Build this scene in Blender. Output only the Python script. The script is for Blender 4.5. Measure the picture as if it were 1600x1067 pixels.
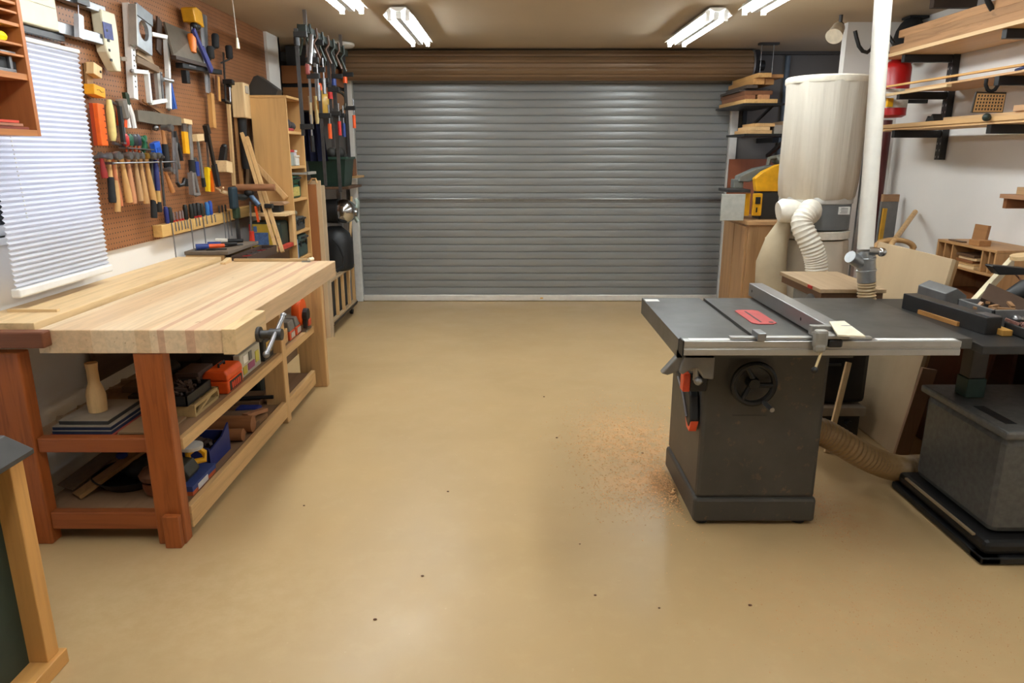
import bpy, bmesh, math, random
from mathutils import Vector, Matrix, Euler

for o in list(bpy.data.objects):
    bpy.data.objects.remove(o, do_unlink=True)
scene = bpy.context.scene
COL = scene.collection

# ------------------------------------------------------------------ camera
EYE, PITCH, FPX = 1.54, math.radians(14.8), 1109.0
cam_data = bpy.data.cameras.new('camera')
cam_data.sensor_width = 36.0
cam_data.lens = FPX / 1600 * 36
cam_data.clip_start = 0.05
cam = bpy.data.objects.new('camera', cam_data)
cam.location = (0, 0, EYE)
cam.rotation_euler = (math.radians(90) - PITCH, 0, 0)
COL.objects.link(cam)
scene.camera = cam
# ------------------------------------------------------------------ world, exposure
world = bpy.data.worlds.new('world')
scene.world = world
world.use_nodes = True
world.node_tree.nodes['Background'].inputs[0].default_value = (0.72, 0.80, 1.0, 1)
world.node_tree.nodes['Background'].inputs[1].default_value = 1.1
vs = scene.view_settings
vs.view_transform = 'Standard'
vs.look = 'None'
vs.gamma = 1
vs.use_curve_mapping = False
vs.exposure = 1.62
TUBE_POWER = 16.0

# ------------------------------------------------------------------ helpers
random.seed(7)
CS, SN = math.cos(PITCH), math.sin(PITCH)


def P(px, py, axis, val):
    """Point of the place seen at photo pixel (px, py) on the plane axis = val."""
    dz = (533.5 - py) / FPX
    d = ((px - 800) / FPX, CS + dz * SN, -SN + dz * CS)
    o = (0, 0, EYE)
    i = 'xyz'.index(axis)
    t = (val - o[i]) / d[i]
    return Vector([o[k] + t * d[k] for k in range(3)])


def lin(c):
    r = []
    for v in c:
        v /= 255.0
        r.append(v / 12.92 if v <= 0.04045 else ((v + 0.055) / 1.055) ** 2.4)
    return r


_mats = {}


def new_mat(key):
    m = bpy.data.materials.new(key)
    m.use_nodes = True
    n = m.node_tree.nodes
    b = n['Principled BSDF']
    return m, n, m.node_tree.links, b


def mixrgb(n, l, fac, a, b, mode='MIX'):
    x = n.new('ShaderNodeMix')
    x.data_type = 'RGBA'
    x.blend_type = mode
    for sock, v in ((0, fac), (6, a), (7, b)):
        if isinstance(v, (int, float)):
            x.inputs[sock].default_value = v
        elif isinstance(v, (list, tuple)):
            x.inputs[sock].default_value = (*v[:3], 1)
        else:
            l.new(v, x.inputs[sock])
    return x.outputs[2]


def ramp(n, l, src, stops):
    r = n.new('ShaderNodeValToRGB')
    e = r.color_ramp.elements
    while len(e) < len(stops):
        e.new(0.5)
    for i, (p, c) in enumerate(stops):
        e[i].position = p
        e[i].color = (*c[:3], 1) if isinstance(c, (list, tuple)) else (c, c, c, 1)
    l.new(src, r.inputs[0])
    return r.outputs[0]


def noise(n, l, vec, scale, detail=3, rough=.55, dist=0):
    t = n.new('ShaderNodeTexNoise')
    t.inputs['Scale'].default_value = scale
    t.inputs['Detail'].default_value = detail
    t.inputs['Roughness'].default_value = rough
    t.inputs['Distortion'].default_value = dist
    if vec is not None:
        l.new(vec, t.inputs['Vector'])
    return t.outputs[0]


def coords(n, l, scale=(1, 1, 1), loc=(0, 0, 0), kind='Object'):
    tc = n.new('ShaderNodeTexCoord')
    mp = n.new('ShaderNodeMapping')
    mp.inputs['Scale'].default_value = scale
    mp.inputs['Location'].default_value = loc
    l.new(tc.outputs[kind], mp.inputs[0])
    return mp.outputs[0]


def pm(rgb, rough=.5, metal=0., var=.12, nscale=18, bump=0., trans=0.):
    """Painted, plastic, rubber, cloth or metal surface with faint mottling."""
    key = ('pm', rgb, rough, metal, var, nscale, bump, trans)
    if key in _mats:
        return _mats[key]
    m, n, l, b = new_mat('surface')
    v = coords(n, l)
    f = noise(n, l, v, nscale, 4)
    c = lin(rgb)
    lo = [x * (1 - var) for x in c]
    hi = [min(1, x * (1 + var)) for x in c]
    l.new(ramp(n, l, f, [(.3, lo), (.7, hi)]), b.inputs['Base Color'])
    b.inputs['Roughness'].default_value = rough
    b.inputs['Metallic'].default_value = metal
    if trans:
        b.inputs['Transmission Weight'].default_value = trans
    if bump:
        bp = n.new('ShaderNodeBump')
        bp.inputs['Strength'].default_value = bump
        bp.inputs['Distance'].default_value = .01
        l.new(f, bp.inputs['Height'])
        l.new(bp.outputs[0], b.inputs['Normal'])
    _mats[key] = m
    return m


def wood(rgb, axis='z', contrast=.3, rough=.5, scale=1.0, knots=0.):
    key = ('wood', rgb, axis, contrast, rough, scale, knots)
    if key in _mats:
        return _mats[key]
    m, n, l, b = new_mat('wood')
    s = [14 * scale] * 3
    s['xyz'.index(axis)] = 0.9 * scale
    v = coords(n, l, s)
    f = noise(n, l, v, 2.2, 6, .62, .6)
    c = lin(rgb)
    lo = [c[0] * (1 - contrast), c[1] * (1 - contrast * 1.15), c[2] * (1 - contrast * 1.3)]
    hi = [min(1, x * (1 + contrast * .45)) for x in c]
    col = ramp(n, l, f, [(.28, lo), (.5, c), (.75, hi)])
    if knots:
        s2 = [9.0] * 3
        s2['xyz'.index(axis)] = 3.0
        k = noise(n, l, coords(n, l, s2, (3.3, 1.7, 5.1)), 1.6, 2)
        kf = ramp(n, l, k, [(.70, 0.), (.76, knots)])
        col = mixrgb(n, l, kf, col, [x * .35 for x in c])
    l.new(col, b.inputs['Base Color'])
    b.inputs['Roughness'].default_value = rough
    bp = n.new('ShaderNodeBump')
    bp.inputs['Strength'].default_value = .12
    bp.inputs['Distance'].default_value = .004
    l.new(f, bp.inputs['Height'])
    l.new(bp.outputs[0], b.inputs['Normal'])
    _mats[key] = m
    return m


OFF = {}      # things whose parts are given in room coordinates


class MB:
    """Collects shapes into one mesh."""

    def __init__(self):
        self.bm = bmesh.new()

    def _pts(self, vs, faces):
        v = [self.bm.verts.new(p) for p in vs]
        for f in faces:
            try:
                self.bm.faces.new([v[i] for i in f])
            except ValueError:
                pass
        return self

    def b2(self, lo, hi, M=None):
        x0, y0, z0 = lo
        x1, y1, z1 = hi
        p = [Vector(q) for q in ((x0, y0, z0), (x1, y0, z0), (x1, y1, z0), (x0, y1, z0),
                                 (x0, y0, z1), (x1, y0, z1), (x1, y1, z1), (x0, y1, z1))]
        if M is not None:
            p = [M @ q for q in p]
        return self._pts(p, [(0, 3, 2, 1), (4, 5, 6, 7), (0, 1, 5, 4), (1, 2, 6, 5), (2, 3, 7, 6), (3, 0, 4, 7)])

    def box(self, c, s, M=None):
        return self.b2([c[i] - s[i] / 2 for i in range(3)], [c[i] + s[i] / 2 for i in range(3)], M)

    def bar(self, p0, p1, w, t, side=None):
        """Rectangular bar from p0 to p1, w wide along side, t thick."""
        p0, p1 = Vector(p0), Vector(p1)
        d = (p1 - p0)
        L = d.length
        d.normalize()
        s = Vector(side) if side else (Vector((0, 0, 1)).cross(d) if abs(d.z) < .9 else Vector((1, 0, 0)))
        s = (s - d * s.dot(d)).normalized()
        u = d.cross(s)
        M = Matrix((s, u, d)).transposed().to_4x4()
        M.translation = p0
        return self.b2((-w / 2, -t / 2, 0), (w / 2, t / 2, L), M)

    def cyl(self, p0, p1, r0, r1=None, n=14):
        return self.lathe([(r0, 0), (r0 if r1 is None else r1, (Vector(p1) - Vector(p0)).length)], n, p0, p1)

    def lathe(self, prof, n=18, p0=(0, 0, 0), p1=(0, 0, 1), caps=True):
        p0, p1 = Vector(p0), Vector(p1)
        d = (p1 - p0).normalized()
        s = d.orthogonal().normalized()
        u = d.cross(s)
        rings = []
        for r, z in prof:
            rings.append([self.bm.verts.new(p0 + d * z + (s * math.cos(2 * math.pi * i / n) + u * math.sin(2 * math.pi * i / n)) * r) for i in range(n)])
        for a, b in zip(rings, rings[1:]):
            for i in range(n):
                self.bm.faces.new((a[i], a[(i + 1) % n], b[(i + 1) % n], b[i]))
        if caps:
            self.bm.faces.new(rings[0][::-1])
            self.bm.faces.new(rings[-1])
        return self

    def tube(self, pts, r, n=10, closed=False, rad=None):
        pts = [Vector(p) for p in pts]
        N = len(pts)
        rings = []
        prev = None
        for i, p in enumerate(pts):
            if closed:
                d = pts[(i + 1) % N] - pts[i - 1]
            else:
                d = pts[min(i + 1, N - 1)] - pts[max(i - 1, 0)]
            d.normalize()
            if prev is None:
                s = d.orthogonal().normalized()
            else:
                s = (prev - d * prev.dot(d)).normalized()
            prev = s
            u = d.cross(s)
            rr = rad[i] if rad else r
            rings.append([self.bm.verts.new(p + (s * math.cos(2 * math.pi * k / n) + u * math.sin(2 * math.pi * k / n)) * rr) for k in range(n)])
        prs = list(zip(rings, rings[1:]))
        if closed:
            prs.append((rings[-1], rings[0]))
        for a, b in prs:
            for k in range(n):
                self.bm.faces.new((a[k], a[(k + 1) % n], b[(k + 1) % n], b[k]))
        if not closed:
            self.bm.faces.new(rings[0][::-1])
            self.bm.faces.new(rings[-1])
        return self

    def prism(self, poly, d0, d1, plane='xz', M=None):
        """Polygon in the given plane, extruded along the remaining axis."""
        def mk(a, b, d):
            q = {'xz': (a, d, b), 'yz': (d, a, b), 'xy': (a, b, d)}[plane]
            q = Vector(q)
            return M @ q if M is not None else q
        A = [self.bm.verts.new(mk(a, b, d0)) for a, b in poly]
        B = [self.bm.verts.new(mk(a, b, d1)) for a, b in poly]
        n = len(poly)
        self.bm.faces.new(A)
        self.bm.faces.new(B[::-1])
        for i in range(n):
            self.bm.faces.new((A[i], B[i], B[(i + 1) % n], A[(i + 1) % n]))
        return self

    def sph(self, c, r, s=(1, 1, 1), n=14):
        M = Matrix.Translation(c) @ Matrix.Diagonal((r * s[0], r * s[1], r * s[2], 1))
        bmesh.ops.create_uvsphere(self.bm, u_segments=n, v_segments=max(6, n // 2 + 2), radius=1, matrix=M)
        return self

    def build(self, name, mat, parent=None, bev=0., smooth=False, label=None):
        bmesh.ops.recalc_face_normals(self.bm, faces=self.bm.faces)
        off = OFF.get(parent.name) if parent is not None else None
        if off is not None:
            for v in self.bm.verts:
                v.co -= off
        me = bpy.data.meshes.new(name)
        self.bm.to_mesh(me)
        self.bm.free()
        me.materials.append(mat)
        if smooth:
            for p in me.polygons:
                p.use_smooth = True
            me.set_sharp_from_angle(angle=math.radians(42))
        o = bpy.data.objects.new(name, me)
        COL.objects.link(o)
        if off is not None:
            OFF[o.name] = off
        if parent is not None:
            o.parent = parent
        if bev:
            bv = o.modifiers.new('bevel', 'BEVEL')
            bv.width = bev
            bv.segments = 2
            bv.limit_method = 'ANGLE'
            bv.angle_limit = math.radians(40)
        if label:
            o['label'] = label
        return o


def tag(o, label, cat, group=None, kind=None):
    o['label'] = label
    o['category'] = cat
    if group:
        o['group'] = group
    if kind:
        o['kind'] = kind
    return o


def thing(name, label, cat, M=(0, 0, 0), group=None, rz=0.):
    o = bpy.data.objects.new(name, None)
    o.empty_display_size = .05
    COL.objects.link(o)
    if isinstance(M, Matrix):
        o.matrix_world = M
    else:
        o.location = M
        o.rotation_euler = (0, 0, rz)
    return tag(o, label, cat, group)


def one(name, label, cat, mb, mat, M=(0, 0, 0), group=None, rz=0., bev=0., smooth=False):
    o = mb.build(name, mat, None, bev, smooth)
    if isinstance(M, Matrix):
        o.matrix_world = M
    else:
        o.location = M
        o.rotation_euler = (0, 0, rz)
    return tag(o, label, cat, group)


def wthing(name, label, cat, loc, group=None):
    o = thing(name, label, cat, tuple(loc), group)
    OFF[o.name] = Vector(loc)
    return o


def wone(name, label, cat, mb, mat, loc=None, group=None, bev=0., smooth=False):
    """A thing that is one mesh, given in room coordinates; its origin goes to the middle of its base."""
    co = [v.co for v in mb.bm.verts]
    lo = [min(c[i] for c in co) for i in range(3)]
    hi = [max(c[i] for c in co) for i in range(3)]
    c = Vector(((lo[0] + hi[0]) / 2, (lo[1] + hi[1]) / 2, lo[2]))
    for v in mb.bm.verts:
        v.co -= c
    return one(name, label, cat, mb, mat, tuple(c), group, 0., bev, smooth)


def struct(name, mb, mat, parent=None, bev=0., smooth=False, label=None):
    o = mb.build(name, mat, parent, bev, smooth)
    if parent is None:
        o['kind'] = 'structure'
        tag(o, label or name.replace('_', ' '), name.split('_')[0])
    return o


def dup(root, label, M=None, group=None):
    r = root.copy()
    COL.objects.link(r)
    if M is not None:
        if isinstance(M, Matrix):
            r.matrix_world = M
        else:
            r.location = M
    r['label'] = label
    if group:
        r['group'] = group
    for ch in [c for c in COL.objects if c.parent == root]:
        c = ch.copy()
        COL.objects.link(c)
        c.parent = r
        for g in [q for q in COL.objects if q.parent == ch]:
            d = g.copy()
            COL.objects.link(d)
            d.parent = c
    return r


def frame(A, B, out=(1, 0, 0)):
    """Matrix at A whose local z runs from B up to A and whose local -y points out of the wall; also the length."""
    A, B = Vector(A), Vector(B)
    z = (A - B)
    L = z.length
    z.normalize()
    y = -(Vector(out) - z * z.dot(Vector(out))).normalized()
    x = y.cross(z)
    M = Matrix((x, y, z)).transposed().to_4x4()
    M.translation = A
    return M, L


# ------------------------------------------------------------------ materials
STEEL = pm((150, 150, 152), .32, .9, .1)
DSTEEL = pm((78, 77, 77), .4, .75, .2)
HEADST = pm((128, 126, 124), .35, .75, .15)
BLACK = pm((22, 22, 23), .5, 0, .2)
BLACKM = pm((32, 31, 31), .45, .3, .2)
RUBBER = pm((26, 26, 27), .75, 0, .2)
CHROME = pm((190, 190, 190), .18, 1., .05)
GALV = pm((165, 167, 168), .35, .85, .12, 30)
ORANGE = pm((222, 84, 22), .45, 0, .08)
RED = pm((178, 34, 28), .45, 0, .1)
BLUE = pm((32, 62, 140), .45, 0, .1)
YELLOW = pm((232, 172, 20), .45, 0, .08)
GREEN = pm((24, 58, 44), .5, 0, .15)
WHITEP = pm((230, 228, 224), .45, 0, .04)
CREAM = pm((222, 214, 186), .5, 0, .04)
PINE = wood((205, 165, 112), 'z', .28)
PINEY = wood((205, 165, 112), 'y', .28)
PINEX = wood((205, 165, 112), 'x', .28)
PALEY = wood((222, 190, 142), 'y', .25)
PALEX = wood((222, 190, 142), 'x', .25)
PALEZ = wood((222, 190, 142), 'z', .25)
PLYZ = wood((204, 160, 102), 'z', .18, .5, .5)
PLYY = wood((204, 160, 102), 'y', .18, .5, .5)
BROWNZ = wood((134, 84, 46), 'z', .25)
BROWNY = wood((134, 84, 46), 'y', .25)
BROWNX = wood((134, 84, 46), 'x', .25)
DARKY = wood((92, 66, 44), 'y', .3)
DARKX = wood((92, 66, 44), 'x', .3)
FIRZ = wood((158, 84, 36), 'z', .42, .45, 1.5, .5)
FIRX = wood((150, 80, 38), 'x', .3, .5)
HANDLE = wood((204, 158, 98), 'z', .22, .4, 2.)
HANDLE2 = wood((190, 130, 78), 'z', .22, .4, 2.)
MDF = wood((184, 160, 126), 'z', .06, .7, .3)
RAILW = wood((214, 172, 104), 'y', .2, .5, 1., .3)
PALEH = wood((224, 188, 134), 'z', .2, .4, 2.)

# ------------------------------------------------------------------ setting
XW, XP, XT = -2.08, -2.06, -2.05       # left wall, pegboard face, back of hung tools
XR, ZC = 3.05, 2.52


def wall_mat(rgb, rough=.8):
    m, n, l, b = new_mat('wall_paint')
    c = lin(rgb)
    f = noise(n, l, coords(n, l), 1.4, 5)
    l.new(ramp(n, l, f, [(.3, [x * .94 for x in c]), (.7, c)]), b.inputs['Base Color'])
    b.inputs['Roughness'].default_value = rough
    g = noise(n, l, coords(n, l), 160, 2)
    bp = n.new('ShaderNodeBump')
    bp.inputs['Strength'].default_value = .08
    bp.inputs['Distance'].default_value = .004
    l.new(g, bp.inputs['Height'])
    l.new(bp.outputs[0], b.inputs['Normal'])
    return m


def floor_mat():
    m, n, l, b = new_mat('epoxy_floor')
    v = coords(n, l)
    big = noise(n, l, v, .9, 4, .6, .3)
    c = ramp(n, l, big, [(.3, lin((180, 152, 108))), (.7, lin((192, 162, 116)))])
    mott = noise(n, l, v, 9, 6, .65)
    c = mixrgb(n, l, ramp(n, l, mott, [(.52, 0.), (.80, .22)]), c, lin((206, 180, 134)))
    spk = noise(n, l, v, 46, 3, .6)
    c = mixrgb(n, l, ramp(n, l, spk, [(.70, 0.), (.80, .45)]), c, lin((222, 200, 160)))
    # dust stains lying round the saw
    for (cx, cy, rx, ry, amt, col) in ((.66, 3.6, .38, .62, .75, (226, 176, 118)), (.66, 3.14, .3, .16, .7, (222, 168, 108)), (1.25, 2.15, .75, .55, .35, (196, 152, 104)),
                                       (-1.2, 2.2, .8, .5, .25, (214, 190, 150)), (1.45, 2.9, .3, .5, .4, (190, 136, 88))):
        mp = coords(n, l, (1 / rx, 1 / ry, 1), (-cx / rx, -cy / ry, 0))
        ln = n.new('ShaderNodeVectorMath')
        ln.operation = 'LENGTH'
        l.new(mp, ln.inputs[0])
        edge = ramp(n, l, ln.outputs['Value'], [(.25, amt), (1., 0.)])
        ns = noise(n, l, v, 14, 6, .7)
        mul = n.new('ShaderNodeMath')
        mul.operation = 'MULTIPLY'
        l.new(edge, mul.inputs[0])
        l.new(ramp(n, l, ns, [(.40, .15), (.62, 1.)]), mul.inputs[1])
        c = mixrgb(n, l, mul.outputs[0], c, lin(col))
    l.new(c, b.inputs['Base Color'])
    rr = ramp(n, l, noise(n, l, v, 2.2, 5), [(.3, .30), (.7, .46)])
    l.new(rr, b.inputs['Roughness'])
    bp = n.new('ShaderNodeBump')
    bp.inputs['Strength'].default_value = .05
    bp.inputs['Distance'].default_value = .01
    l.new(noise(n, l, v, 5, 4), bp.inputs['Height'])
    l.new(bp.outputs[0], b.inputs['Normal'])
    return m


WALL = wall_mat((232, 228, 222))
WALLD = wall_mat((112, 107, 102))
CEIL = wall_mat((194, 176, 150))
Y0, Y1 = -1.6, 7.62
struct('floor', MB().b2((-2.9, Y0, -.1), (3.6, Y1, 0)), floor_mat(), label='tan painted concrete floor with sawdust stains')
struct('ceiling', MB().b2((-2.9, Y0, ZC), (3.6, Y1, ZC + .1)), CEIL, label='beige painted ceiling')
WY0, WY1, WZ0, WZ1 = 2.30, 3.50, 1.21, 2.0
wl = MB()
wl.b2((XW - .12, Y0, 0), (XW, WY0, ZC)).b2((XW - .12, WY1, 0), (XW, 6.66, ZC))
wl.b2((XW - .12, WY0, 0), (XW, WY1, WZ0)).b2((XW - .12, WY0, WZ1), (XW, WY1, ZC))
struct('wall_left', wl, WALL, label='white left wall with window opening')
struct('wall_left_recess', MB().b2((-2.9, 6.3, 0), (-2.75, Y1, ZC)).b2((-2.75, 6.5, 0), (XW - .12, 6.66, ZC)), WALL,
       label='white wall set back beyond the pegboard')
struct('wall_right', MB().b2((XR, Y0, 0), (XR + .12, 5.9, ZC)), WALL, label='white right wall behind the shelves')
struct('wall_right_pier', MB().b2((2.585, 5.9, 0), (XR + .12, 5.98, ZC)), WALL, label='pale pier at the end of the right wall')
struct('wall_right_recess', MB().b2((3.45, 6.05, 0), (3.6, Y1, ZC)), WALLD, label='grey wall beside the roller door on the right')
struct('wall_back', MB().b2((-2.9, Y0 - .1, 0), (3.6, Y0, ZC)), WALL, label='wall behind the viewer')
fw = MB()
fw.b2((-2.9, Y1 - .06, 0), (-1.66, Y1 + .06, ZC)).b2((2.24, Y1 - .06, 0), (3.6, Y1 + .06, ZC)).b2((-1.66, Y1 + .02, 0), (2.24, Y1 + .1, ZC))  # last box is an unseen plate behind the door, added to block outside light
struct('wall_far', fw, WALLD, label='grey far wall around the roller door, with an added unseen light-blocking plate behind it')
struct('trim_1', MB().b2((2.24, 7.50, ZC - .03), (3.45, 7.56, ZC)), pm((70, 66, 62), .7), label='dark strip along the ceiling right of the roller door')
struct('trim_2', MB().b2((XP - .02, 6.33, 0), (XP + .025, 6.66, ZC)).b2((XW - .12, 6.62, 0), (XP + .025, 6.66, ZC)), WALL, label='white post at the end of the pegboard')

# window
win = tag(bpy.data.objects.new('window_1', None), 'window in the left wall behind the blind', 'window', kind='structure')
COL.objects.link(win)
win.location = (XW - .06, WY0, WZ0)
f = MB()
w, hh = WY1 - WY0, WZ1 - WZ0
for lo, hi in (((0, 0), (w, .04)), ((0, hh - .04), (w, hh)), ((0, 0), (.04, hh)), ((w - .04, 0), (w, hh))):
    f.b2((-.03, lo[0], lo[1]), (.03, hi[0], hi[1]))
f.build('window_frame', WHITEP, win, .004)
gm, gn, gl, gb = new_mat('window_glass')
tr, gs, mx = gn.new('ShaderNodeBsdfTransparent'), gn.new('ShaderNodeBsdfGlossy'), gn.new('ShaderNodeMixShader')
gs.inputs['Roughness'].default_value = .02
fr = gn.new('ShaderNodeFresnel')
gl.new(fr.outputs[0], mx.inputs[0])
gl.new(tr.outputs[0], mx.inputs[1])
gl.new(gs.outputs[0], mx.inputs[2])
gl.new(mx.outputs[0], gn['Material Output'].inputs[0])
MB().b2((-.003, .04, .04), (.003, w - .04, hh - .04)).build('pane', gm, win)
MB().b2((.0, -.02, -.03), (.075, w + .02, 0.)).build('window_sill', WHITEP, win, .004)

# shrub outside, seen beside the blind
sh = MB()
for i in range(900):
    c = Vector((random.gauss(-2.75, .13), random.uniform(2.1, 3.15), random.uniform(.6, 1.75)))
    a = Vector((random.uniform(-1, 1), random.uniform(-1, 1), random.uniform(-1, 1))).normalized() * .045
    bq = a.orthogonal().normalized() * .02
    sh._pts([c - a, c + bq, c + a, c - bq], [(0, 1, 2, 3)])
shr = tag(bpy.data.objects.new('shrub', None), 'dark green shrub outside the window left of the blind', 'shrub')
COL.objects.link(shr)
shr.location = (-2.75, 2.6, 0)
for v in sh.bm.verts:
    v.co -= Vector((-2.75, 2.6, 0))
sh.build('foliage', pm((26, 48, 22), .5, 0, .5, 30), shr)
MB().cyl((0, 0, 0), (0, 0, 1.2), .02).build('stem', BROWNZ, shr)

# pegboard
m, n, l, b = new_mat('pegboard')
v = coords(n, l, (1, 1, 1))
sep = n.new('ShaderNodeSeparateXYZ')
l.new(v, sep.inputs[0])
ds = []
for ax in (1, 2):
    q = n.new('ShaderNodeMath'); q.operation = 'PINGPONG'
    l.new(sep.outputs[ax], q.inputs[0]); q.inputs[1].default_value = .0127
    s2 = n.new('ShaderNodeMath'); s2.operation = 'POWER'
    l.new(q.outputs[0], s2.inputs[0]); s2.inputs[1].default_value = 2
    ds.append(s2.outputs[0])
ad = n.new('ShaderNodeMath'); ad.operation = 'ADD'
l.new(ds[0], ad.inputs[0]); l.new(ds[1], ad.inputs[1])
lt = n.new('ShaderNodeMath'); lt.operation = 'LESS_THAN'
l.new(ad.outputs[0], lt.inputs[0]); lt.inputs[1].default_value = .0040 ** 2
f1 = noise(n, l, coords(n, l, (3, 3, 3)), 2, 6, .6)
basec = ramp(n, l, f1, [(.3, lin((136, 88, 53))), (.7, lin((156, 104, 66)))])
l.new(mixrgb(n, l, lt.outputs[0], basec, lin((34, 18, 10))), b.inputs['Base Color'])
b.inputs['Roughness'].default_value = .45
pb = MB().b2((XW, 3.51, 1.06), (XP, 6.33, ZC)).b2((XW, 2.5, 2.03), (XP, 3.51, ZC))
o = pb.build('pegboard', m)
tag(o, 'brown perforated hardboard panel covering the left wall around the window', 'pegboard')

# blind
bl = thing('pleated_blind', 'white pleated blind hanging over the window by the bench', 'blind', (-1.99, 2.80, .985))
mm, n, l, b = new_mat('blind_fabric')
b.inputs['Base Color'].default_value = (*lin((222, 222, 228)), 1)
b.inputs['Roughness'].default_value = .7
tl = n.new('ShaderNodeBsdfTranslucent')
tl.inputs[0].default_value = (*lin((225, 230, 245)), 1)
mx = n.new('ShaderNodeMixShader')
wv = noise(n, l, coords(n, l), 60, 3)
l.new(ramp(n, l, wv, [(.3, .34), (.7, .40)]), mx.inputs[0])
l.new(b.outputs[0], mx.inputs[1])
l.new(tl.outputs[0], mx.inputs[2])
l.new(mx.outputs[0], n['Material Output'].inputs[0])
pl = MB()
NP, H, Wd = 46, .97, .675
rows = []
for i in range(2 * NP + 1):
    x = .010 if i % 2 else -.002
    z = .03 + H * i / (2 * NP)
    rows.append([pl.bm.verts.new((x, 0, z)), pl.bm.verts.new((x, Wd, z))])
for a, c in zip(rows, rows[1:]):
    pl.bm.faces.new((a[0], a[1], c[1], c[0]))
pl.build('pleats', mm, bl)
MB().b2((-.018, -.005, -.005), (.022, Wd + .005, .032)).build('bottom_rail', WHITEP, bl, .008)
MB().b2((-.012, -.003, H + .028), (.016, Wd + .003, H + .046)).build('head_rail', WHITEP, bl, .006)
q = MB()
for i in range(40):
    q.sph((.024, .08 + .0008 * i, .95 - .0165 * i), .0035, n=6)
q.build('bead_cord', WHITEP, bl)

# roller door
dr = tag(bpy.data.objects.new('door_1', None), 'closed grey steel roller door across the far end', 'door', kind='structure')
COL.objects.link(dr)
DY, DX0, DX1 = 7.56, -1.60, 2.21
dr.location = ((DX0 + DX1) / 2, DY, 0)
HW = (DX1 - DX0) / 2


def curtain(z0, z1, n):
    mb = MB()
    pitch = (z1 - z0) / n
    prof = []
    for i in range(n):
        z = z0 + i * pitch
        prof += [(.010, z), (.010, z + .003), (-.001, z + .006), (-.0026, z + .26 * pitch), (-.0034, z + .5 * pitch), (-.0028, z + .76 * pitch), (-.001, z + pitch - .005), (.004, z + pitch - .002)]
    prof.append((.010, z1))
    rr = [[mb.bm.verts.new((x, y, z)) for x in (-HW, HW)] for y, z in prof]
    for a, c in zip(rr, rr[1:]):
        mb.bm.faces.new((a[0], a[1], c[1], c[0]))
    return mb


m, n, l, b = new_mat('roller_steel')
f1 = noise(n, l, coords(n, l, (.6, 1, 6)), 2.0, 5)
l.new(ramp(n, l, f1, [(.3, lin((138, 139, 138))), (.7, lin((148, 149, 147)))]), b.inputs['Base Color'])
b.inputs['Metallic'].default_value = .2
b.inputs['Roughness'].default_value = .33
DOORM = m
curtain(.07, 2.30, 29).build('curtain', DOORM, dr, 0, True)
rail = pm((226, 221, 214), .31, .25, .05)
MB().b2((-HW, -.03, .005), (HW, .015, .07)).build('bottom_rail', rail, dr, .006)
MB().b2((.0, -.034, .03), (.03, -.03, .042)).build('sticker', YELLOW, dr)
mr = MB().b2((-HW + .015, -.018, 1.058), (HW - .015, -.006, 1.100)).cyl((-HW + .02, -.024, 1.085), (HW - .02, -.024, 1.085), .009, n=10)
mr.build('lock_bar', pm((150, 150, 148), .3, .7), dr, .001, True)
rl = MB()
prof, N = [], 56
rl_rows = []
for i in range(N):
    a = 2 * math.pi * i / N
    r = .142 if i % 4 < 3 else .133
    rl_rows.append([rl.bm.verts.new((x, -.20 + r * math.cos(a), 2.372 + r * math.sin(a))) for x in (-HW - .03, HW + .10)])
for i in range(N):
    a, c = rl_rows[i], rl_rows[(i + 1) % N]
    rl.bm.faces.new((a[0], a[1], c[1], c[0]))
rl.bm.faces.new([r[0] for r in rl_rows])
rl.bm.faces.new([r[1] for r in rl_rows][::-1])
m, n, l, b = new_mat('roller_back')
f1 = noise(n, l, coords(n, l, (.5, 1, 4)), 2.0, 5)
l.new(ramp(n, l, f1, [(.3, lin((118, 94, 68))), (.7, lin((138, 110, 82)))]), b.inputs['Base Color'])
b.inputs['Metallic'].default_value = .2
b.inputs['Roughness'].default_value = .42
rl.build('door_roll', m, dr)
MB().cyl((HW + .10, -.20, 2.372), (HW + .115, -.20, 2.372), .15, n=32).build('drum_flange', GALV, dr)
hb = MB().b2((HW + .115, -.30, 2.30), (HW + .16, -.0, 2.50)).cyl((HW + .11, -.2, 2.37), (HW + .24, -.2, 2.37), .05)
hb.build('drum_bracket', BLACKM, dr, .004)
gd = pm((222, 219, 213), .55, 0, .06)
for s in (-1, 1):
    g = MB()
    xo = s * (HW + .005)
    g.b2((min(xo, xo + s * .075), -.05, 0.0), (max(xo, xo + s * .075), .05, 2.28))
    g.build('guide_rail', gd, dr, .004)

# ------------------------------------------------------------------ ceiling lights
em, n, l, b = new_mat('fluorescent_tube')
e = n.new('ShaderNodeEmission')
e.inputs[0].default_value = (.90, .97, 1.0, 1)
e.inputs[1].default_value = TUBE_POWER
l.new(e.outputs[0], n['Material Output'].inputs[0])
PAN = pm((236, 234, 228), .35, 0, .03)


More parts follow.
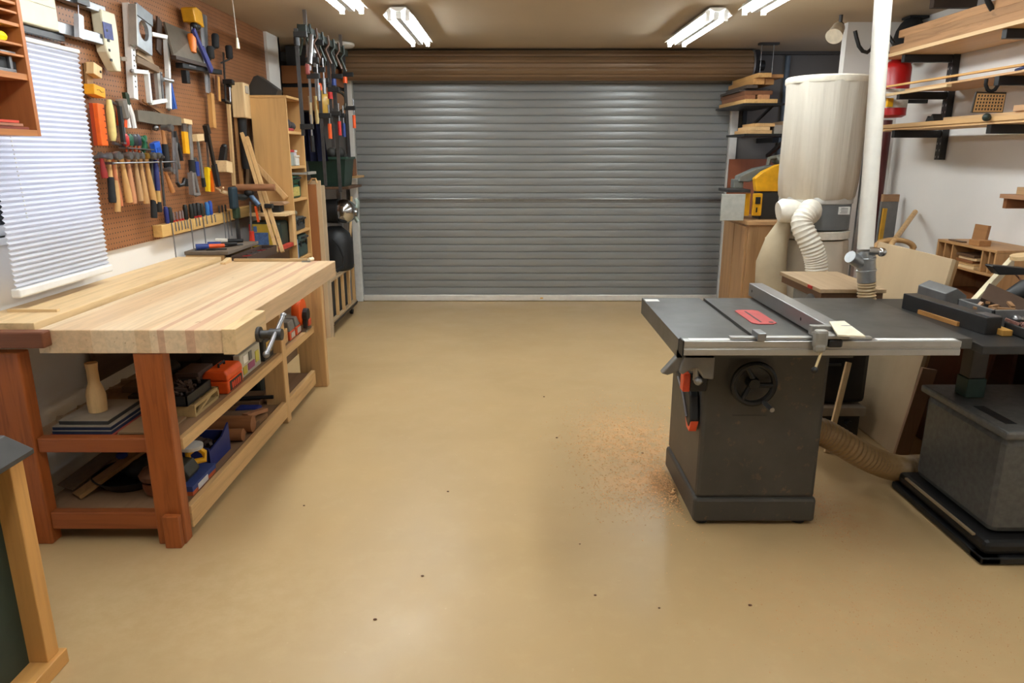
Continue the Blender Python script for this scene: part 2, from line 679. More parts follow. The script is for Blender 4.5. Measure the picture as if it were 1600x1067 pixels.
def light_fixture(x, y, label):
    t = thing('ceiling_light', label, 'light', (x, y, ZC - .012), 'twin tube ceiling lights')
    p = MB()
    prof = [(-.105, -.055), (-.098, -.055), (-.05, -.012), (-.018, -.03), (.018, -.03), (.05, -.012), (.098, -.055), (.105, -.055), (.055, -.004), (-.055, -.004)]
    p.prism(prof, -.62, .62, 'xz')
    p.build('reflector', PAN, t)
    c = MB().b2((-.02, -.60, -.075), (.02, .60, -.03))
    c.build('ballast_cover', pm((200, 198, 192), .4), t, .003)
    for s in (-1, 1):
        tb = MB().cyl((s * .062, -.595, -.062), (s * .062, .595, -.062), .019, n=10)
        to = tb.build('tube', em, t, 0, True)
        for yy in (-.605, .605):
            MB().b2((s * .062 - .014, yy - .012, -.09), (s * .062 + .014, yy + .012, -.02)).build('lamp_holder', PAN, to)
    return t


l0 = light_fixture(-.775, 5.85, 'twin tube ceiling light nearest the roller door on the left')
for x, y, lab in ((1.40, 5.87, 'twin tube ceiling light nearest the roller door on the right'),
                  (-1.04, 4.40, 'twin tube ceiling light cut by the top edge, on the left'),
                  (1.585, 4.44, 'twin tube ceiling light cut by the top edge, on the right'),
                  (-1.15, 2.9, 'twin tube ceiling light above the workbench, out of view'),
                  (1.6, 2.9, 'twin tube ceiling light above the table saw, out of view'),
                  (-.9, 1.1, 'twin tube ceiling light over the open floor on the left, out of view'),
                  (1.3, 1.1, 'twin tube ceiling light over the open floor on the right, out of view')):
    dup(l0, lab, (x, y, ZC - .012))

# ------------------------------------------------------------------ workbench
m, n, l, b = new_mat('laminated_top')
v = coords(n, l)
sep = n.new('ShaderNodeSeparateXYZ')
l.new(v, sep.inputs[0])
q = n.new('ShaderNodeMath'); q.operation = 'SNAP'
l.new(sep.outputs[0], q.inputs[0]); q.inputs[1].default_value = .055
wn = n.new('ShaderNodeTexWhiteNoise'); wn.noise_dimensions = '1D'
l.new(q.outputs[0], wn.inputs['W'])
strip = ramp(n, l, wn.outputs[0], [(0., lin((212, 176, 134))), (.3, lin((222, 190, 150))), (.9, lin((230, 204, 168)))])
for xc, hw_ in ((.262, .013), (.372, .017)):
    cm = n.new('ShaderNodeMath'); cm.operation = 'COMPARE'
    l.new(sep.outputs[0], cm.inputs[0]); cm.inputs[1].default_value = xc; cm.inputs[2].default_value = hw_
    strip = mixrgb(n, l, cm.outputs[0], strip, lin((208, 166, 134)))
g = noise(n, l, coords(n, l, (22, 1.2, 22)), 2.2, 6, .62, .6)
col = mixrgb(n, l, .45, strip, ramp(n, l, g, [(.3, .55), (.6, 1.)]), 'MULTIPLY')
k = noise(n, l, coords(n, l, (26, 5, 26)), 1.5, 2)
col = mixrgb(n, l, ramp(n, l, k, [(.72, 0.), (.78, .55)]), col, lin((150, 104, 66)))
l.new(col, b.inputs['Base Color'])
b.inputs['Roughness'].default_value = .42
LAM = m

wb = wthing('workbench', 'heavy wooden workbench with pale laminated top and two shelves along the left wall', 'workbench', (-1.58, 3.45, 0))
BY0, BY1, BZ = 2.58, 4.36, .903
MB().b2((-1.785, BY0, BZ - .092), (-1.09, BY1, BZ)).build('bench_top', LAM, wb, .004)
MB().b2((XW + .005, BY0 + .02, BZ - .02), (-1.80, BY1 + .02, BZ + .022)).build('rear_board', PALEY, wb, .003)
MB().b2((XW + .005, BY0 - .055, BZ - .058), (-1.725, BY0 - .004, BZ + .004)).build('end_batten', wood((112, 62, 34), 'x', .2), wb, .006)
vj = MB().b2((-1.088, BY0 - .005, BZ - .095), (-1.035, BY0 + .33, BZ + .004)).build('vise_jaw', PALEY, wb, .003)
MB().cyl((-1.035, 2.80, .83), (-.955, 2.80, .83), .017).cyl((-1.036, 2.80, .83), (-1.022, 2.80, .83), .032).cyl((-.985, 2.80, .83), (-.935, 2.80, .83), .024).build('vise_screw', DSTEEL, vj, 0, True)
MB().cyl((-.957, 2.90, .885), (-.957, 2.66, .785), .0095).sph((-.957, 2.90, .885), .014).sph((-.957, 2.66, .785), .014).build('vise_handle', STEEL, vj, 0, True)


def leg(x0, x1, y0, y1, mat=FIRZ, z1=BZ - .093, z0=0):
    MB().b2((x0, y0, z0), (x1, y1, z1)).build('leg', mat, wb, .006)


leg(-1.44, -1.328, 2.588, 2.652)
leg(-2.02, -1.872, 2.588, 2.652)
leg(-1.44, -1.32, 3.93, 4.00, PINE)
leg(-1.44, -1.26, 4.61, 4.67, PINE, BZ - .16)
leg(-2.02, -1.90, 4.20, 4.30, FIRZ)
for x in (-1.398, -2.005):
    MB().b2((x, 2.556, 0), (x + .065, 2.587, .14)).build('foot_block', FIRZ, wb, .004)
MB().b2((-1.871, 2.600, .398), (-1.441, 2.645, .458)).build('stretcher', FIRX, wb, .005)
MB().b2((-1.871, 2.600, .062), (-1.441, 2.645, .136)).build('stretcher', FIRX, wb, .005)
s1 = MB().b2((-1.97, 2.662, .413), (-1.350, 4.60, .432)).build('shelf', wood((142, 112, 82), 'y', .2, .7), wb, .002)
MB().b2((-1.349, 2.655, .388), (-1.322, 4.60, .434)).build('shelf_lip', PINEY, s1, .002)
s2 = MB().b2((-1.97, 2.662, .10), (-1.350, 4.56, .118)).build('shelf', wood((136, 104, 74), 'y', .2, .7), wb, .002)
MB().b2((-1.349, 2.655, .04), (-1.322, 4.56, .136)).build('shelf_lip', PINEY, s2, .002)
MB().b2((-2.0, 4.0, BZ - .15), (-1.34, 4.06, BZ - .093)).build('top_rail', FIRX, wb, .003)
MB().b2((-2.04, 3.3, .46), (-2.02, 4.19, .62)).build('back_rail', DARKY, wb, .003)

# things on the bench top
wone('wood_strip', 'thin wooden strip lying across the rear board at the near end of the bench', 'strip', MB().bar((-2.03, 2.80, BZ + .028), (-1.83, 2.80, BZ + .028), .02, .011), PALEX)
wone('wood_wedge', 'small pale wedge lying in the groove at the far end of the bench top', 'wedge', MB().prism([(0, 0), (.10, 0), (.10, .028), (0, .012)], -.015, .015, 'yz', Matrix.Translation((-1.72, 4.2, BZ + .001))), PALEY)
wone('long_lath', 'long thin lath lying along the far edge of the bench top', 'lath', MB().bar((-1.70, 4.33, BZ + .009), (-1.25, 4.33, BZ + .009), .022, .016), wood((190, 160, 116), 'x'))
ct = thing('square_clamp', 'small steel square with pale tip on the far edge of the bench top', 'square', (-1.25, 4.30, BZ))
MB().b2((-.03, 0, .0), (.02, .012, .008)).build('blade', STEEL, ct)
MB().cyl((.01, .012, .014), (.028, .045, .014), .011).build('tip', CREAM, ct, 0, True)

# upper shelf of the bench
Z1 = .433
FIRST = set(COL.objects)
for i, (h, inset, mc, lab) in enumerate(((.006, 0, (150, 42, 34), 'thin red board at the bottom of the stack on the bench shelf'), (.016, .01, (26, 40, 66), 'dark blue board second from the bottom of the stack on the bench shelf'),
                                         (.016, .012, (24, 34, 60), 'dark blue board third from the bottom of the stack on the bench shelf'), (.018, .03, (48, 46, 44), 'dark board with dusty top under the turned wooden post'))):
    z = Z1 + (0, .0065, .0235, .0405)[i]
    t = wthing('flat_board', lab, 'board', (-1.77, 2.85, z), 'boards stacked under the turned post')
    MB().b2((-1.875 + inset, 2.68 + inset, z), (-1.615 - inset, 3.0 - inset, z + h - .0035)).build('core', pm(mc, .6), t)
    MB().b2((-1.875 + inset, 2.68 + inset, z + h - .0033), (-1.615 - inset, 3.0 - inset, z + h)).build('face', pm((150, 138, 122), .7) if i else pm((150, 60, 48), .7), t)
tp = MB().lathe([(.036, 0), (.038, .03), (.038, .075), (.032, .10), (.023, .125), (.022, .18), (.025, .205), (.025, .21)], 20)
one('turned_post', 'pale turned wooden post standing on a stack of flat boards under the bench', 'post', tp, PALEH, (-1.745, 2.82, Z1 + .0605), smooth=True)
wone('hardboard_sheet', 'thin brown hardboard sheet beside the stack of boards on the bench shelf', 'board', MB().b2((-1.56, 2.70, Z1 + .004), (-1.36, 2.88, Z1 + .012)).b2((-1.55, 2.71, Z1 + .0), (-1.37, 2.87, Z1 + .004)), wood((140, 112, 80), 'x', .15, .7))
pt = MB()
for i in range(9):
    x, y = -1.955 + .012 * (i % 2), 2.86 + .13 * i
    pt.bar((x - .0, y, Z1 + .008), (x + .06, y + .03, Z1 + .008), .04, .014)
wone('offcuts', 'row of small wood offcuts at the back of the bench shelf', 'offcuts', pt, wood((150, 124, 92), 'x')).__setitem__('kind', 'stuff')
bx = wthing('jig_box', 'pale slotted wooden jig box beside the orange case on the bench shelf', 'jig', (-1.40, 3.0, Z1))
q = MB().b2((-1.49, 2.90, Z1), (-1.33, 2.912, Z1 + .055)).b2((-1.49, 2.912, Z1), (-1.478, 3.16, Z1 + .055)).b2((-1.342, 2.912, Z1 + .04), (-1.33, 3.16, Z1 + .055)).b2((-1.342, 2.912, Z1), (-1.33, 3.16, Z1 + .012))
q.bar((-1.336, 2.93, Z1 + .008), (-1.336, 3.08, Z1 + .046), .012, .012)
q.b2((-1.49, 3.148, Z1), (-1.33, 3.16, Z1 + .055)).b2((-1.48, 2.91, Z1), (-1.34, 3.15, Z1 + .005))
q.build('box', wood((178, 150, 100), 'y', .25), bx)
tr_ = wthing('plastic_tray', 'black plastic tray heaped with small parts on top of the wooden jig box', 'tray', (-1.42, 3.0, Z1 + .056))
MB().b2((-1.50, 2.88, Z1 + .056), (-1.35, 3.13, Z1 + .062)).b2((-1.50, 2.88, Z1 + .06), (-1.494, 3.13, Z1 + .10)).b2((-1.356, 2.88, Z1 + .06), (-1.35, 3.13, Z1 + .10)).b2((-1.50, 2.88, Z1 + .06), (-1.35, 2.886, Z1 + .10)).b2((-1.50, 3.124, Z1 + .06), (-1.35, 3.13, Z1 + .10)).build('shell', BLACK, tr_)
q = MB()
for i in range(30):
    c = (random.uniform(-1.47, -1.38), random.uniform(2.91, 3.1), Z1 + .075 + random.uniform(0, .03))
    q.bar(c, (c[0] + random.uniform(-.04, .04), c[1] + random.uniform(-.04, .04), c[2] + .01), .012, .012)
q.build('small_parts', pm((70, 52, 42), .6, 0, .4), tr_)['kind'] = 'stuff'


def toolcase(name, label, loc, w, d, h, rgb, handle=True, panel=None, rz=0, split=.62, group=None, latch=None):
    """Moulded carry case: body, lid, handle, latches. Front is local -y, width along x."""
    t = thing(name, label, 'case', loc, group, rz)
    mt = pm(rgb, .5, 0, .1)
    MB().b2((-w / 2, -d / 2, 0), (w / 2, d / 2, h * split - .002)).build('case_body', mt, t, min(w, d, h) * .12)
    li = MB().b2((-w / 2, -d / 2, h * split + .002), (w / 2, d / 2, h)).build('lid', mt, t, min(w, d, h) * .12)
    if handle:
        MB().tube([(-w * .22, -d / 2 + .004, h * .86), (-w * .22, -d / 2 - .022, h * .9), (w * .22, -d / 2 - .022, h * .9), (w * .22, -d / 2 + .004, h * .86)], .008, 8).build('handle', BLACK, li, 0, True)
    for s in (-1, 1):
        MB().b2((s * w * .33 - .013, -d / 2 - .007, h * split - .022), (s * w * .33 + .013, -d / 2 + .004, h * split + .022)).build('latch', latch or BLACK, t, .002)
    if panel:
        MB().b2((-w * .3, -d / 2 - .003, h * .1), (w * .3, -d / 2 + .002, h * .5)).build('panel', pm(panel, .5, 0, .3, 60), t)
    return t


oc = thing('orange_case', 'orange moulded tool case with dark label at the front of the bench shelf', 'case', (-1.385, 3.26, Z1), None, math.radians(90))
oc.location = (-1.365, 3.30, Z1)
oc.scale = (.84, .84, .84)
MB().prism([(-.07, 0), (.06, 0), (.075, .02), (.075, .075), (-.075, .075), (-.075, .02)], -.115, .115, 'yz').build('case_body', ORANGE, oc, .008)
MB().prism([(-.075, .078), (.075, .078), (.075, .10), (.045, .135), (-.06, .135), (-.075, .11)], -.115, .115, 'yz').build('lid', ORANGE, oc, .008)
pn = MB().b2((-.09, -.079, .012), (.09, -.070, .068)).build('panel', BLACK, oc, .004)
q = MB()
for i in range(5):
    q.b2((-.07 + .028 * i, -.081, .022), (-.052 + .028 * i, -.078, .058))
q.build('lettering', pm((200, 60, 30), .5), pn)
MB().tube([(-.04, .0, .133), (-.04, -.0, .152), (.04, .0, .152), (.04, .0, .133)], .007, 8).build('handle', BLACK, oc, 0, True)
cl, n, l, b = new_mat('clear_plastic')
b.inputs['Base Color'].default_value = (*lin((206, 204, 192)), 1)
b.inputs['Transmission Weight'].default_value = .6
b.inputs['Roughness'].default_value = .2
oz = wthing('parts_case', 'clear plastic case of small coloured parts leaning behind the orange case', 'case', (-1.34, 3.58, Z1))
MB().b2((-1.36, 3.43, Z1), (-1.325, 3.72, Z1 + .125)).build('shell', pm((176, 170, 150), .3, 0, .1), oz, .005)
for i, (y, z, w, h, c) in enumerate(((3.46, .015, .05, .04, (190, 170, 60)), (3.53, .02, .09, .035, (150, 70, 110)), (3.64, .03, .05, .06, (190, 180, 70)), (3.47, .07, .06, .04, (226, 222, 212)), (3.55, .068, .04, .045, (90, 90, 86)))):
    MB().b2((-1.326, y, Z1 + z), (-1.322, y + w, Z1 + z + h)).build('compartment', pm(c, .4), oz)
yb = wthing('battery_charger', 'black box with yellow and red label behind the vise handle', 'box', (-1.35, 3.80, Z1))
MB().b2((-1.41, 3.75, Z1), (-1.315, 3.90, Z1 + .12)).build('body', pm((48, 46, 42), .5), yb, .006)
lb_ = MB().b2((-1.3152, 3.785, Z1 + .035), (-1.312, 3.87, Z1 + .10)).build('label_panel', pm((190, 150, 70), .5), yb)
MB().b2((-1.3122, 3.805, Z1 + .05), (-1.310, 3.85, Z1 + .085)).build('logo', pm((190, 70, 36), .5), lb_)
wone('pine_offcut', 'wide pine offcut lying on the bench shelf past the vise', 'offcut', MB().b2((-1.39, 4.02, Z1), (-1.32, 4.19, Z1 + .085)), PINEY, bev=.003)


def power_pack(x, y, lab):
    t = wthing('tool_box', lab, 'box', (x, y, Z1))
    t['group'] = 'grey and orange boxes on the bench shelf'
    MB().b2((x - .06, y - .055, Z1), (x + .055, y + .055, Z1 + .055)).build('base', pm((206, 78, 36), .5), t, .006)
    MB().prism([(-.06, .056), (.055, .056), (.045, .115), (-.05, .115)], y - .053, y + .053, 'xz', Matrix.Translation((x, 0, Z1))).build('cover', pm((120, 116, 108), .45), t, .006)
    MB().b2((x + .0555, y - .035, Z1 + .012), (x + .058, y + .035, Z1 + .045)).build('label_panel', pm((190, 180, 165), .5), t)


power_pack(-1.365, 4.255, 'grey and orange box, nearer of the pair on the bench shelf')
power_pack(-1.365, 4.385, 'grey and orange box beside the orange circular saw on the bench shelf')
cs = wthing('circular_saw', 'orange circular saw with black handle at the far end of the bench shelf', 'saw', (-1.33, 4.47, Z1))
MB().lathe([(.03, 0), (.082, .006), (.092, .03), (.085, .055), (.03, .062)], 24, (-1.36, 4.475, Z1 + .125), (-1.0, 4.475, Z1 + .125)).build('blade_guard', ORANGE, cs, 0, True)
MB().cyl((-1.305, 4.475, Z1 + .105), (-1.27, 4.475, Z1 + .105), .042).b2((-1.30, 4.44, Z1 + .02), (-1.275, 4.51, Z1 + .09)).build('motor', BLACK, cs, .004)
MB().b2((-1.40, 4.42, Z1), (-1.275, 4.55, Z1 + .012)).build('base_plate', STEEL, cs)
MB().b2((-1.298, 4.465, Z1 + .03), (-1.268, 4.525, Z1 + .075)).build('battery', pm((196, 80, 50), .5), cs, .004)
dk = (('wood_board', -1.66, 3.20, .17, .30, .045, (58, 46, 36), 'flat dark wooden board lying behind the jig box on the bench shelf', 0),
      ('wood_board', -1.68, 3.22, .22, .26, .03, (104, 76, 50), 'brown board on top of a dark board behind the jig box', .046),
      ('storage_box', -1.72, 3.6, .22, .26, .09, (40, 34, 30), 'dark dusty box deep on the bench shelf', 0),
      ('tool_bag', -1.66, 3.25, .12, .20, .07, (30, 26, 25), 'black tool bag heaped on the brown board under the bench', .077),
      ('storage_box', -1.47, 3.24, .10, .16, .12, (64, 44, 34), 'dark brown box behind the orange case', 0),
      ('storage_box', -1.45, 3.55, .16, .2, .15, (44, 38, 34), 'dark box behind the clear parts case', 0))
for nm, x, y, w, d, h, c, lab, dz in dk:
    if nm == 'tool_bag':
        q = MB().sph((x, y, Z1 + dz + h * .5), .5, (w, d, h)).tube([(x - .03, y, Z1 + dz + h * .85), (x - .02, y, Z1 + dz + h * 1.4), (x + .02, y, Z1 + dz + h * 1.4), (x + .03, y, Z1 + dz + h * .85)], .006, 6)
        wone(nm, lab, 'bag', q, pm(c, .7), smooth=True)
    elif nm == 'storage_box':
        t = wthing(nm, lab, 'box', (x, y, Z1 + dz))
        MB().b2((x - w / 2, y - d / 2, Z1 + dz), (x + w / 2, y + d / 2, Z1 + dz + h * .8)).build('body', pm(c, .7), t, .004)
        MB().b2((x - w / 2 - .004, y - d / 2 - .004, Z1 + dz + h * .8), (x + w / 2 + .004, y + d / 2 + .004, Z1 + dz + h)).build('lid', pm(c, .7), t, .004)
    else:
        wone(nm, lab, 'board', MB().b2((x - w / 2, y - d / 2, Z1 + dz), (x + w / 2, y + d / 2, Z1 + dz + h)), pm(c, .7), bev=.003)

# lower shelf of the bench
Z2 = .119
fb = wthing('flat_box', 'flat blue and orange cardboard box at the front of the lower bench shelf', 'box', (-1.38, 2.86, Z2))
MB().b2((-1.47, 2.78, Z2), (-1.325, 3.02, Z2 + .02)).build('box_base', pm((200, 96, 50), .6), fb)
MB().b2((-1.472, 2.778, Z2 + .02), (-1.323, 3.022, Z2 + .043)).build('lid', pm((50, 66, 120), .6), fb)
MB().b2((-1.3228, 2.83, Z2 + .006), (-1.3205, 2.93, Z2 + .032)).build('label_panel', pm((214, 208, 200), .6), fb)
sd = wthing('belt_sander', 'black and yellow sander with white disc pad on the flat blue box', 'sander', (-1.40, 2.9, Z2 + .044))
MB().prism([(-.07, 0), (.05, 0), (.07, .03), (.045, .075), (-.05, .085), (-.075, .05)], 2.81, 2.92, 'xz', Matrix.Translation((-1.415, 0, Z2 + .044))).build('body', pm((46, 46, 38), .5), sd, .008)
MB().tube([(-1.40, 2.93, Z2 + .085), (-1.40, 2.93, Z2 + .13), (-1.37, 2.955, Z2 + .15), (-1.345, 2.97, Z2 + .12), (-1.345, 2.97, Z2 + .085), (-1.40, 2.93, Z2 + .085)], .014, 8).build('handle', YELLOW, sd, 0, True)
MB().lathe([(.01, 0), (.05, .004), (.052, .02), (.04, .024)], 18, (-1.385, 2.935, Z2 + .15), (-1.36, 2.94, Z2 + 1.2)).build('pad', pm((196, 190, 180), .7), sd, 0, True)
bt = wthing('parts_bin', 'blue plastic parts bin heaped with odds and ends on the lower bench shelf', 'bin', (-1.45, 3.1, Z2))
MB().b2((-1.53, 3.05, Z2), (-1.36, 3.058, Z2 + .10)).b2((-1.53, 3.28, Z2), (-1.36, 3.288, Z2 + .10)).b2((-1.53, 3.05, Z2), (-1.522, 3.288, Z2 + .1)).prism([(3.05, 0), (3.288, 0), (3.288, .14), (3.2, .10), (3.05, .085)], -1.366, -1.358, 'yz', Matrix.Translation((0, 0, Z2))).b2((-1.53, 3.05, Z2), (-1.36, 3.288, Z2 + .008)).build('bin_shell', pm((36, 46, 104), .5), bt)
q = MB()
for i in range(36):
    c = Vector((random.uniform(-1.50, -1.40), random.uniform(3.09, 3.25), Z2 + .055 + random.uniform(0, .04)))
    q.bar(c, c + Vector((random.uniform(-.03, .03), random.uniform(-.05, .05), random.uniform(-.01, .02))), .016, .016)
q.build('odds_and_ends', pm((66, 46, 36), .7, 0, .5), bt)['kind'] = 'stuff'
for i, (x, y, z, r, L, lab) in enumerate(((-1.42, 3.38, .032, .032, .26, 'short round brown billet nearest the blue bin on the lower shelf'), (-1.43, 3.50, .045, .045, .30, 'thick round brown billet lying across the lower shelf'))):
    wone('wood_billet', lab, 'billet', MB().cyl((x - L / 2, y, Z2 + z), (x + L / 2 - .04, y + .01, Z2 + z), r, n=16), wood((150, 98, 60), 'x'), group='round billets on the lower shelf', smooth=True)
for i, (p, q_, w, t_, c, lab) in enumerate((((-1.62, 3.62, .012), (-1.33, 3.60, .012), .13, .02, (112, 82, 58), 'flat brown plank beyond the billets on the lower shelf'),
                                           ((-1.60, 3.62, .035), (-1.36, 3.66, .035), .14, .018, (120, 92, 68), 'flat brown plank stacked on another beyond the billets'),
                                           ((-1.70, 3.95, .012), (-1.42, 3.95, .012), .24, .02, (128, 94, 64), 'wide brown plank at the far end of the lower shelf'),
                                           ((-1.66, 3.94, .034), (-1.42, 3.96, .034), .20, .018, (120, 90, 64), 'wide brown plank topping the far pile on the lower shelf'),
                                           ((-1.385, 3.40, .014), (-1.34, 3.72, .014), .05, .024, (150, 112, 76), 'narrow offcut lying along the front of the lower shelf'),
                                           ((-1.38, 3.56, .07), (-1.335, 3.74, .04), .035, .02, (160, 110, 76), 'short reddish offcut propped on the narrow offcut'))):
    a, c_ = Vector(p), Vector(q_)
    a.z += Z2; c_.z += Z2
    ax = 'x' if abs(c_.x - a.x) > abs(c_.y - a.y) else 'y'
    wone('plank', lab, 'plank', MB().bar(a, c_, w, t_), wood(c, ax), group='planks on the lower bench shelf')
wone('plastic_sheet', 'folded blue plastic sheet under the offcuts on the lower shelf', 'sheet', MB().b2((-1.50, 3.72, Z2), (-1.37, 3.80, Z2 + .05)), pm((30, 44, 110), .5), bev=.012)
wone('iron_rod', 'black iron rod lying across the far planks on the lower shelf', 'rod', MB().cyl((-1.62, 3.86, Z2 + .058), (-1.34, 3.90, Z2 + .058), .011), BLACKM, smooth=True)
gb_ = toolcase('tool_case', 'dark green tool case deep in the lower bench shelf', (-1.62, 4.2, Z2), .22, .2, .22, (28, 36, 32), rz=math.radians(90))
q = MB().lathe([(.022, 0), (.046, .012), (.056, .04), (.055, .062), (.047, .064), (.030, .02)], 20, caps=True)
one('turned_bowl', 'small brown turned wooden bowl at the near end of the lower bench shelf', 'bowl', q, wood((120, 66, 36), 'z'), (-1.485, 2.80, Z2), smooth=True)
one('rough_bowl_blank', 'rough wooden bowl blank sitting on the small turned bowl', 'bowl', MB().lathe([(.03, 0), (.062, .012), (.068, .035), (.05, .058), (.02, .066)], 11), wood((112, 70, 44), 'z', .4, .7), (-1.485, 2.80, Z2 + .0645), smooth=True)
ds = wthing('dust_pan', 'round black plastic pan on the lower bench shelf behind the stretcher', 'pan', (-1.68, 2.88, Z2))
MB().lathe([(.11, 0), (.155, .05), (.16, .052), (.15, .05), (.105, .006)], 28, (-1.70, 2.92, Z2), (-1.70, 2.92, Z2 + 1)).build('shell', BLACK, ds, 0, True)
MB().sph((-1.68, 2.95, Z2 + .05), .06, (1, 1, .8)).sph((-1.74, 2.98, Z2 + .06), .05).build('motor_lump', pm((40, 38, 36), .6), ds, 0, True)
wone('pine_batten', 'pine batten leaning on the round black pan under the bench', 'batten', MB().bar((-1.855, 2.755, Z2 + .012), (-1.60, 3.12, Z2 + .175), .06, .016), wood((150, 108, 62), 'z'))
wone('hardboard_strip', 'dark hardboard strip leaning behind the pine batten under the bench', 'strip', MB().bar((-1.93, 2.80, Z2 + .03), (-1.76, 3.15, Z2 + .15), .10, .006), wood((96, 70, 46), 'z'))
wone('blue_rag', 'scrap of blue rag on the pine batten under the bench', 'rag', MB().sph((-1.74, 2.93, Z2 + .122), .026, (1, .9, .6)), pm((34, 44, 110), .8, 0, .3), smooth=True)
rb = wthing('red_machine', 'dark red power tool deep on the lower bench shelf', 'tool', (-1.72, 3.22, Z2))
MB().b2((-1.80, 3.16, Z2), (-1.64, 3.34, Z2 + .16)).build('body', pm((104, 26, 20), .5), rb, .02)
MB().tube([(-1.72, 3.2, Z2 + .15), (-1.72, 3.2, Z2 + .2), (-1.72, 3.3, Z2 + .2), (-1.72, 3.3, Z2 + .15)], .014, 8).build('handle', BLACK, rb, 0, True)

# everything on the two shelves stands a little back from the lips
for o in set(COL.objects) - FIRST:
    if o.parent is None and o.location.x > -1.60:
        o.location.x -= .045

# ------------------------------------------------------------------ tools hung on the pegboard
def WP(px, py, out=.03):
    return P(px, py, 'x', XT + out)


def hung(name, label, cat, a, b, out=.03, group=None):
    """A tool hanging on the left wall between photo points a (top) and b (bottom); returns root and length."""
    M, L = frame(WP(*a, out), WP(*b, out))
    return thing(name, label, cat, M, group), L


# hammers in the rack
rk = wthing('hammer_rack', 'steel double rail hammer rack on the pegboard', 'rack', WP(205, 256, 0))
a, b_ = WP(154, 248, .02), WP(256, 252, .02)
b_.z = a.z = (a.z + b_.z) / 2 - .012
for o_ in (.02, .085):
    q = MB().cyl((XT + o_, a.y, a.z), (XT + o_, b_.y, a.z), .004, n=8)
    q.build('rail', STEEL, rk)
for y in (a.y, b_.y):
    MB().b2((XP + .001, y - .008, a.z - .006), (XT + .09, y + .008, a.z + .006)).build('bracket', STEEL, rk)
RACKZ = a.z
HG = 'hammers in the rack on the pegboard'


def hammer(ax, bx_, by, label, hm, head='ball', hl=.10, hr=.016, grip=None, rh=.013, ay=252, out=.053, free=False):
    A = WP(ax, ay, out)
    if not free:
        A.z = RACKZ + .026 + hr * .5
    B = WP(bx_, by, out)
    M, L = frame(A, B)
    t = thing('hammer', label, 'hammer', M, HG)
    g = grip[1] if grip else 0
    prof = [(rh * 1.15, -L), (rh * 1.25, -L * .8), (rh, -L * .55), (rh * .72, -L * .2), (rh * .85, -.01)]
    MB().lathe([(r, z + L) for r, z in prof], 12, (0, 0, -L), (0, 0, 0)).build('handle', hm, t, 0, True)
    if grip:
        MB().lathe([(rh * 1.3, 0), (rh * 1.45, L * .05), (rh * 1.3, L * g * .6), (rh * 1.2, L * g)], 12, (0, 0, -L - .002), (0, 0, 0)).build('grip', grip[0], t, 0, True)
    hd = MB()
    hd.lathe([(hr, 0), (hr * 1.08, .006), (hr * 1.08, .02), (hr * .8, .03), (hr * .8, hl * .55)], 14, (0, -hl * .5, 0), (0, hl, 0))
    if head == 'ball':
        hd.sph((0, hl * .36, 0), hr * .9, n=10)
    elif head == 'claw':
        for s in (-1, 1):
            hd.tube([(s * .006, hl * .05, 0), (s * .009, hl * .3, -.004), (s * .012, hl * .46, -.022)], .006, 6, rad=[.009, .007, .003])
    elif head == 'block':
        hd.b2((-hr, -hl * .5, -hr), (hr, hl * .5, hr))
    else:
        hd.prism([(0, -hr * .7), (hl * .48, -.004), (hl * .48, .004), (0, hr * .7)], -hr * .7, hr * .7, 'yz')
    hd.build('head', HEADST if head != 'brass' else pm((180, 140, 60), .35, .8), t, 0, True)
    return t


for ar in ((159, 164, 278, 'red handled hammer at the left end of the rack, half behind the blind', pm((150, 40, 36), .5), 'claw'),
           (171, 176, 316, 'hammer with pale handle and long black grip, second from the left in the rack', HANDLE, 'ball', .11, .02, (RUBBER, .55)),
           (176, 188, 322, 'slim reddish handled hammer tucked beside the black gripped hammer', wood((196, 118, 78), 'z', .2, .4, 2.), 'pein', .09, .013),
           (180, 184, 331, 'longest pale handled hammer at the left of the rack', HANDLE, 'pein', .08, .012),
           (190, 202, 316, 'pale hammer handle with flared end, fourth in the rack', HANDLE, 'ball', .11, .019, None, .0155),
           (200, 209, 318, 'reddish brown hammer handle, fifth in the rack', wood((196, 138, 98), 'z', .2, .4, 2.), 'claw', .11, .018, None, .0145),
           (211, 220, 314, 'grey tan hammer handle, sixth in the rack', wood((186, 148, 104), 'z', .2, .4, 2.), 'pein', .10, .015, None, .0135),
           (219, 229, 318, 'tan hammer handle, seventh in the rack', wood((196, 152, 100), 'z', .2, .4, 2.), 'brass', .10, .015, None, .0135),
           (228, 241, 318, 'pale waisted hammer handle at the right of the wooden ones', HANDLE, 'ball', .11, .017, None, .015),
           (237, 241, 340, 'long hammer with black rubber grip below the others at the right of the rack', DSTEEL, 'claw', .11, .016, (RUBBER, .36), .0125),
           (243, 249, 331, 'blue handled hammer at the right end of the rack', wood((200, 160, 90), 'z'), 'block', .08, .013, (RUBBER, .22), .012)):
    t = hammer(*ar)
    if 'blue handled' in ar[3]:
        MB().lathe([(.0145, 0), (.016, .03), (.0145, .14), (.011, .17)], 12, (0, 0, -.19), (0, 0, 0)).build('sleeve', pm((42, 48, 110), .5), t, 0, True)
hammer(257, 270, 300, 'small tack hammer with short tan handle right of the rack', HANDLE2, 'ball', .085, .014, None, .012, 265, .05, True)['group'] = ''
bp_ = hammer(254, 262, 264, 'ball pein hammer with tan and black handle hung above the rack', HANDLE2, 'ball', .11, .02, (RUBBER, .62), .0145, 200, .055, True)
for o in COL.objects:
    if o.get('group') == '':
        del o['group']
del bp_['group']


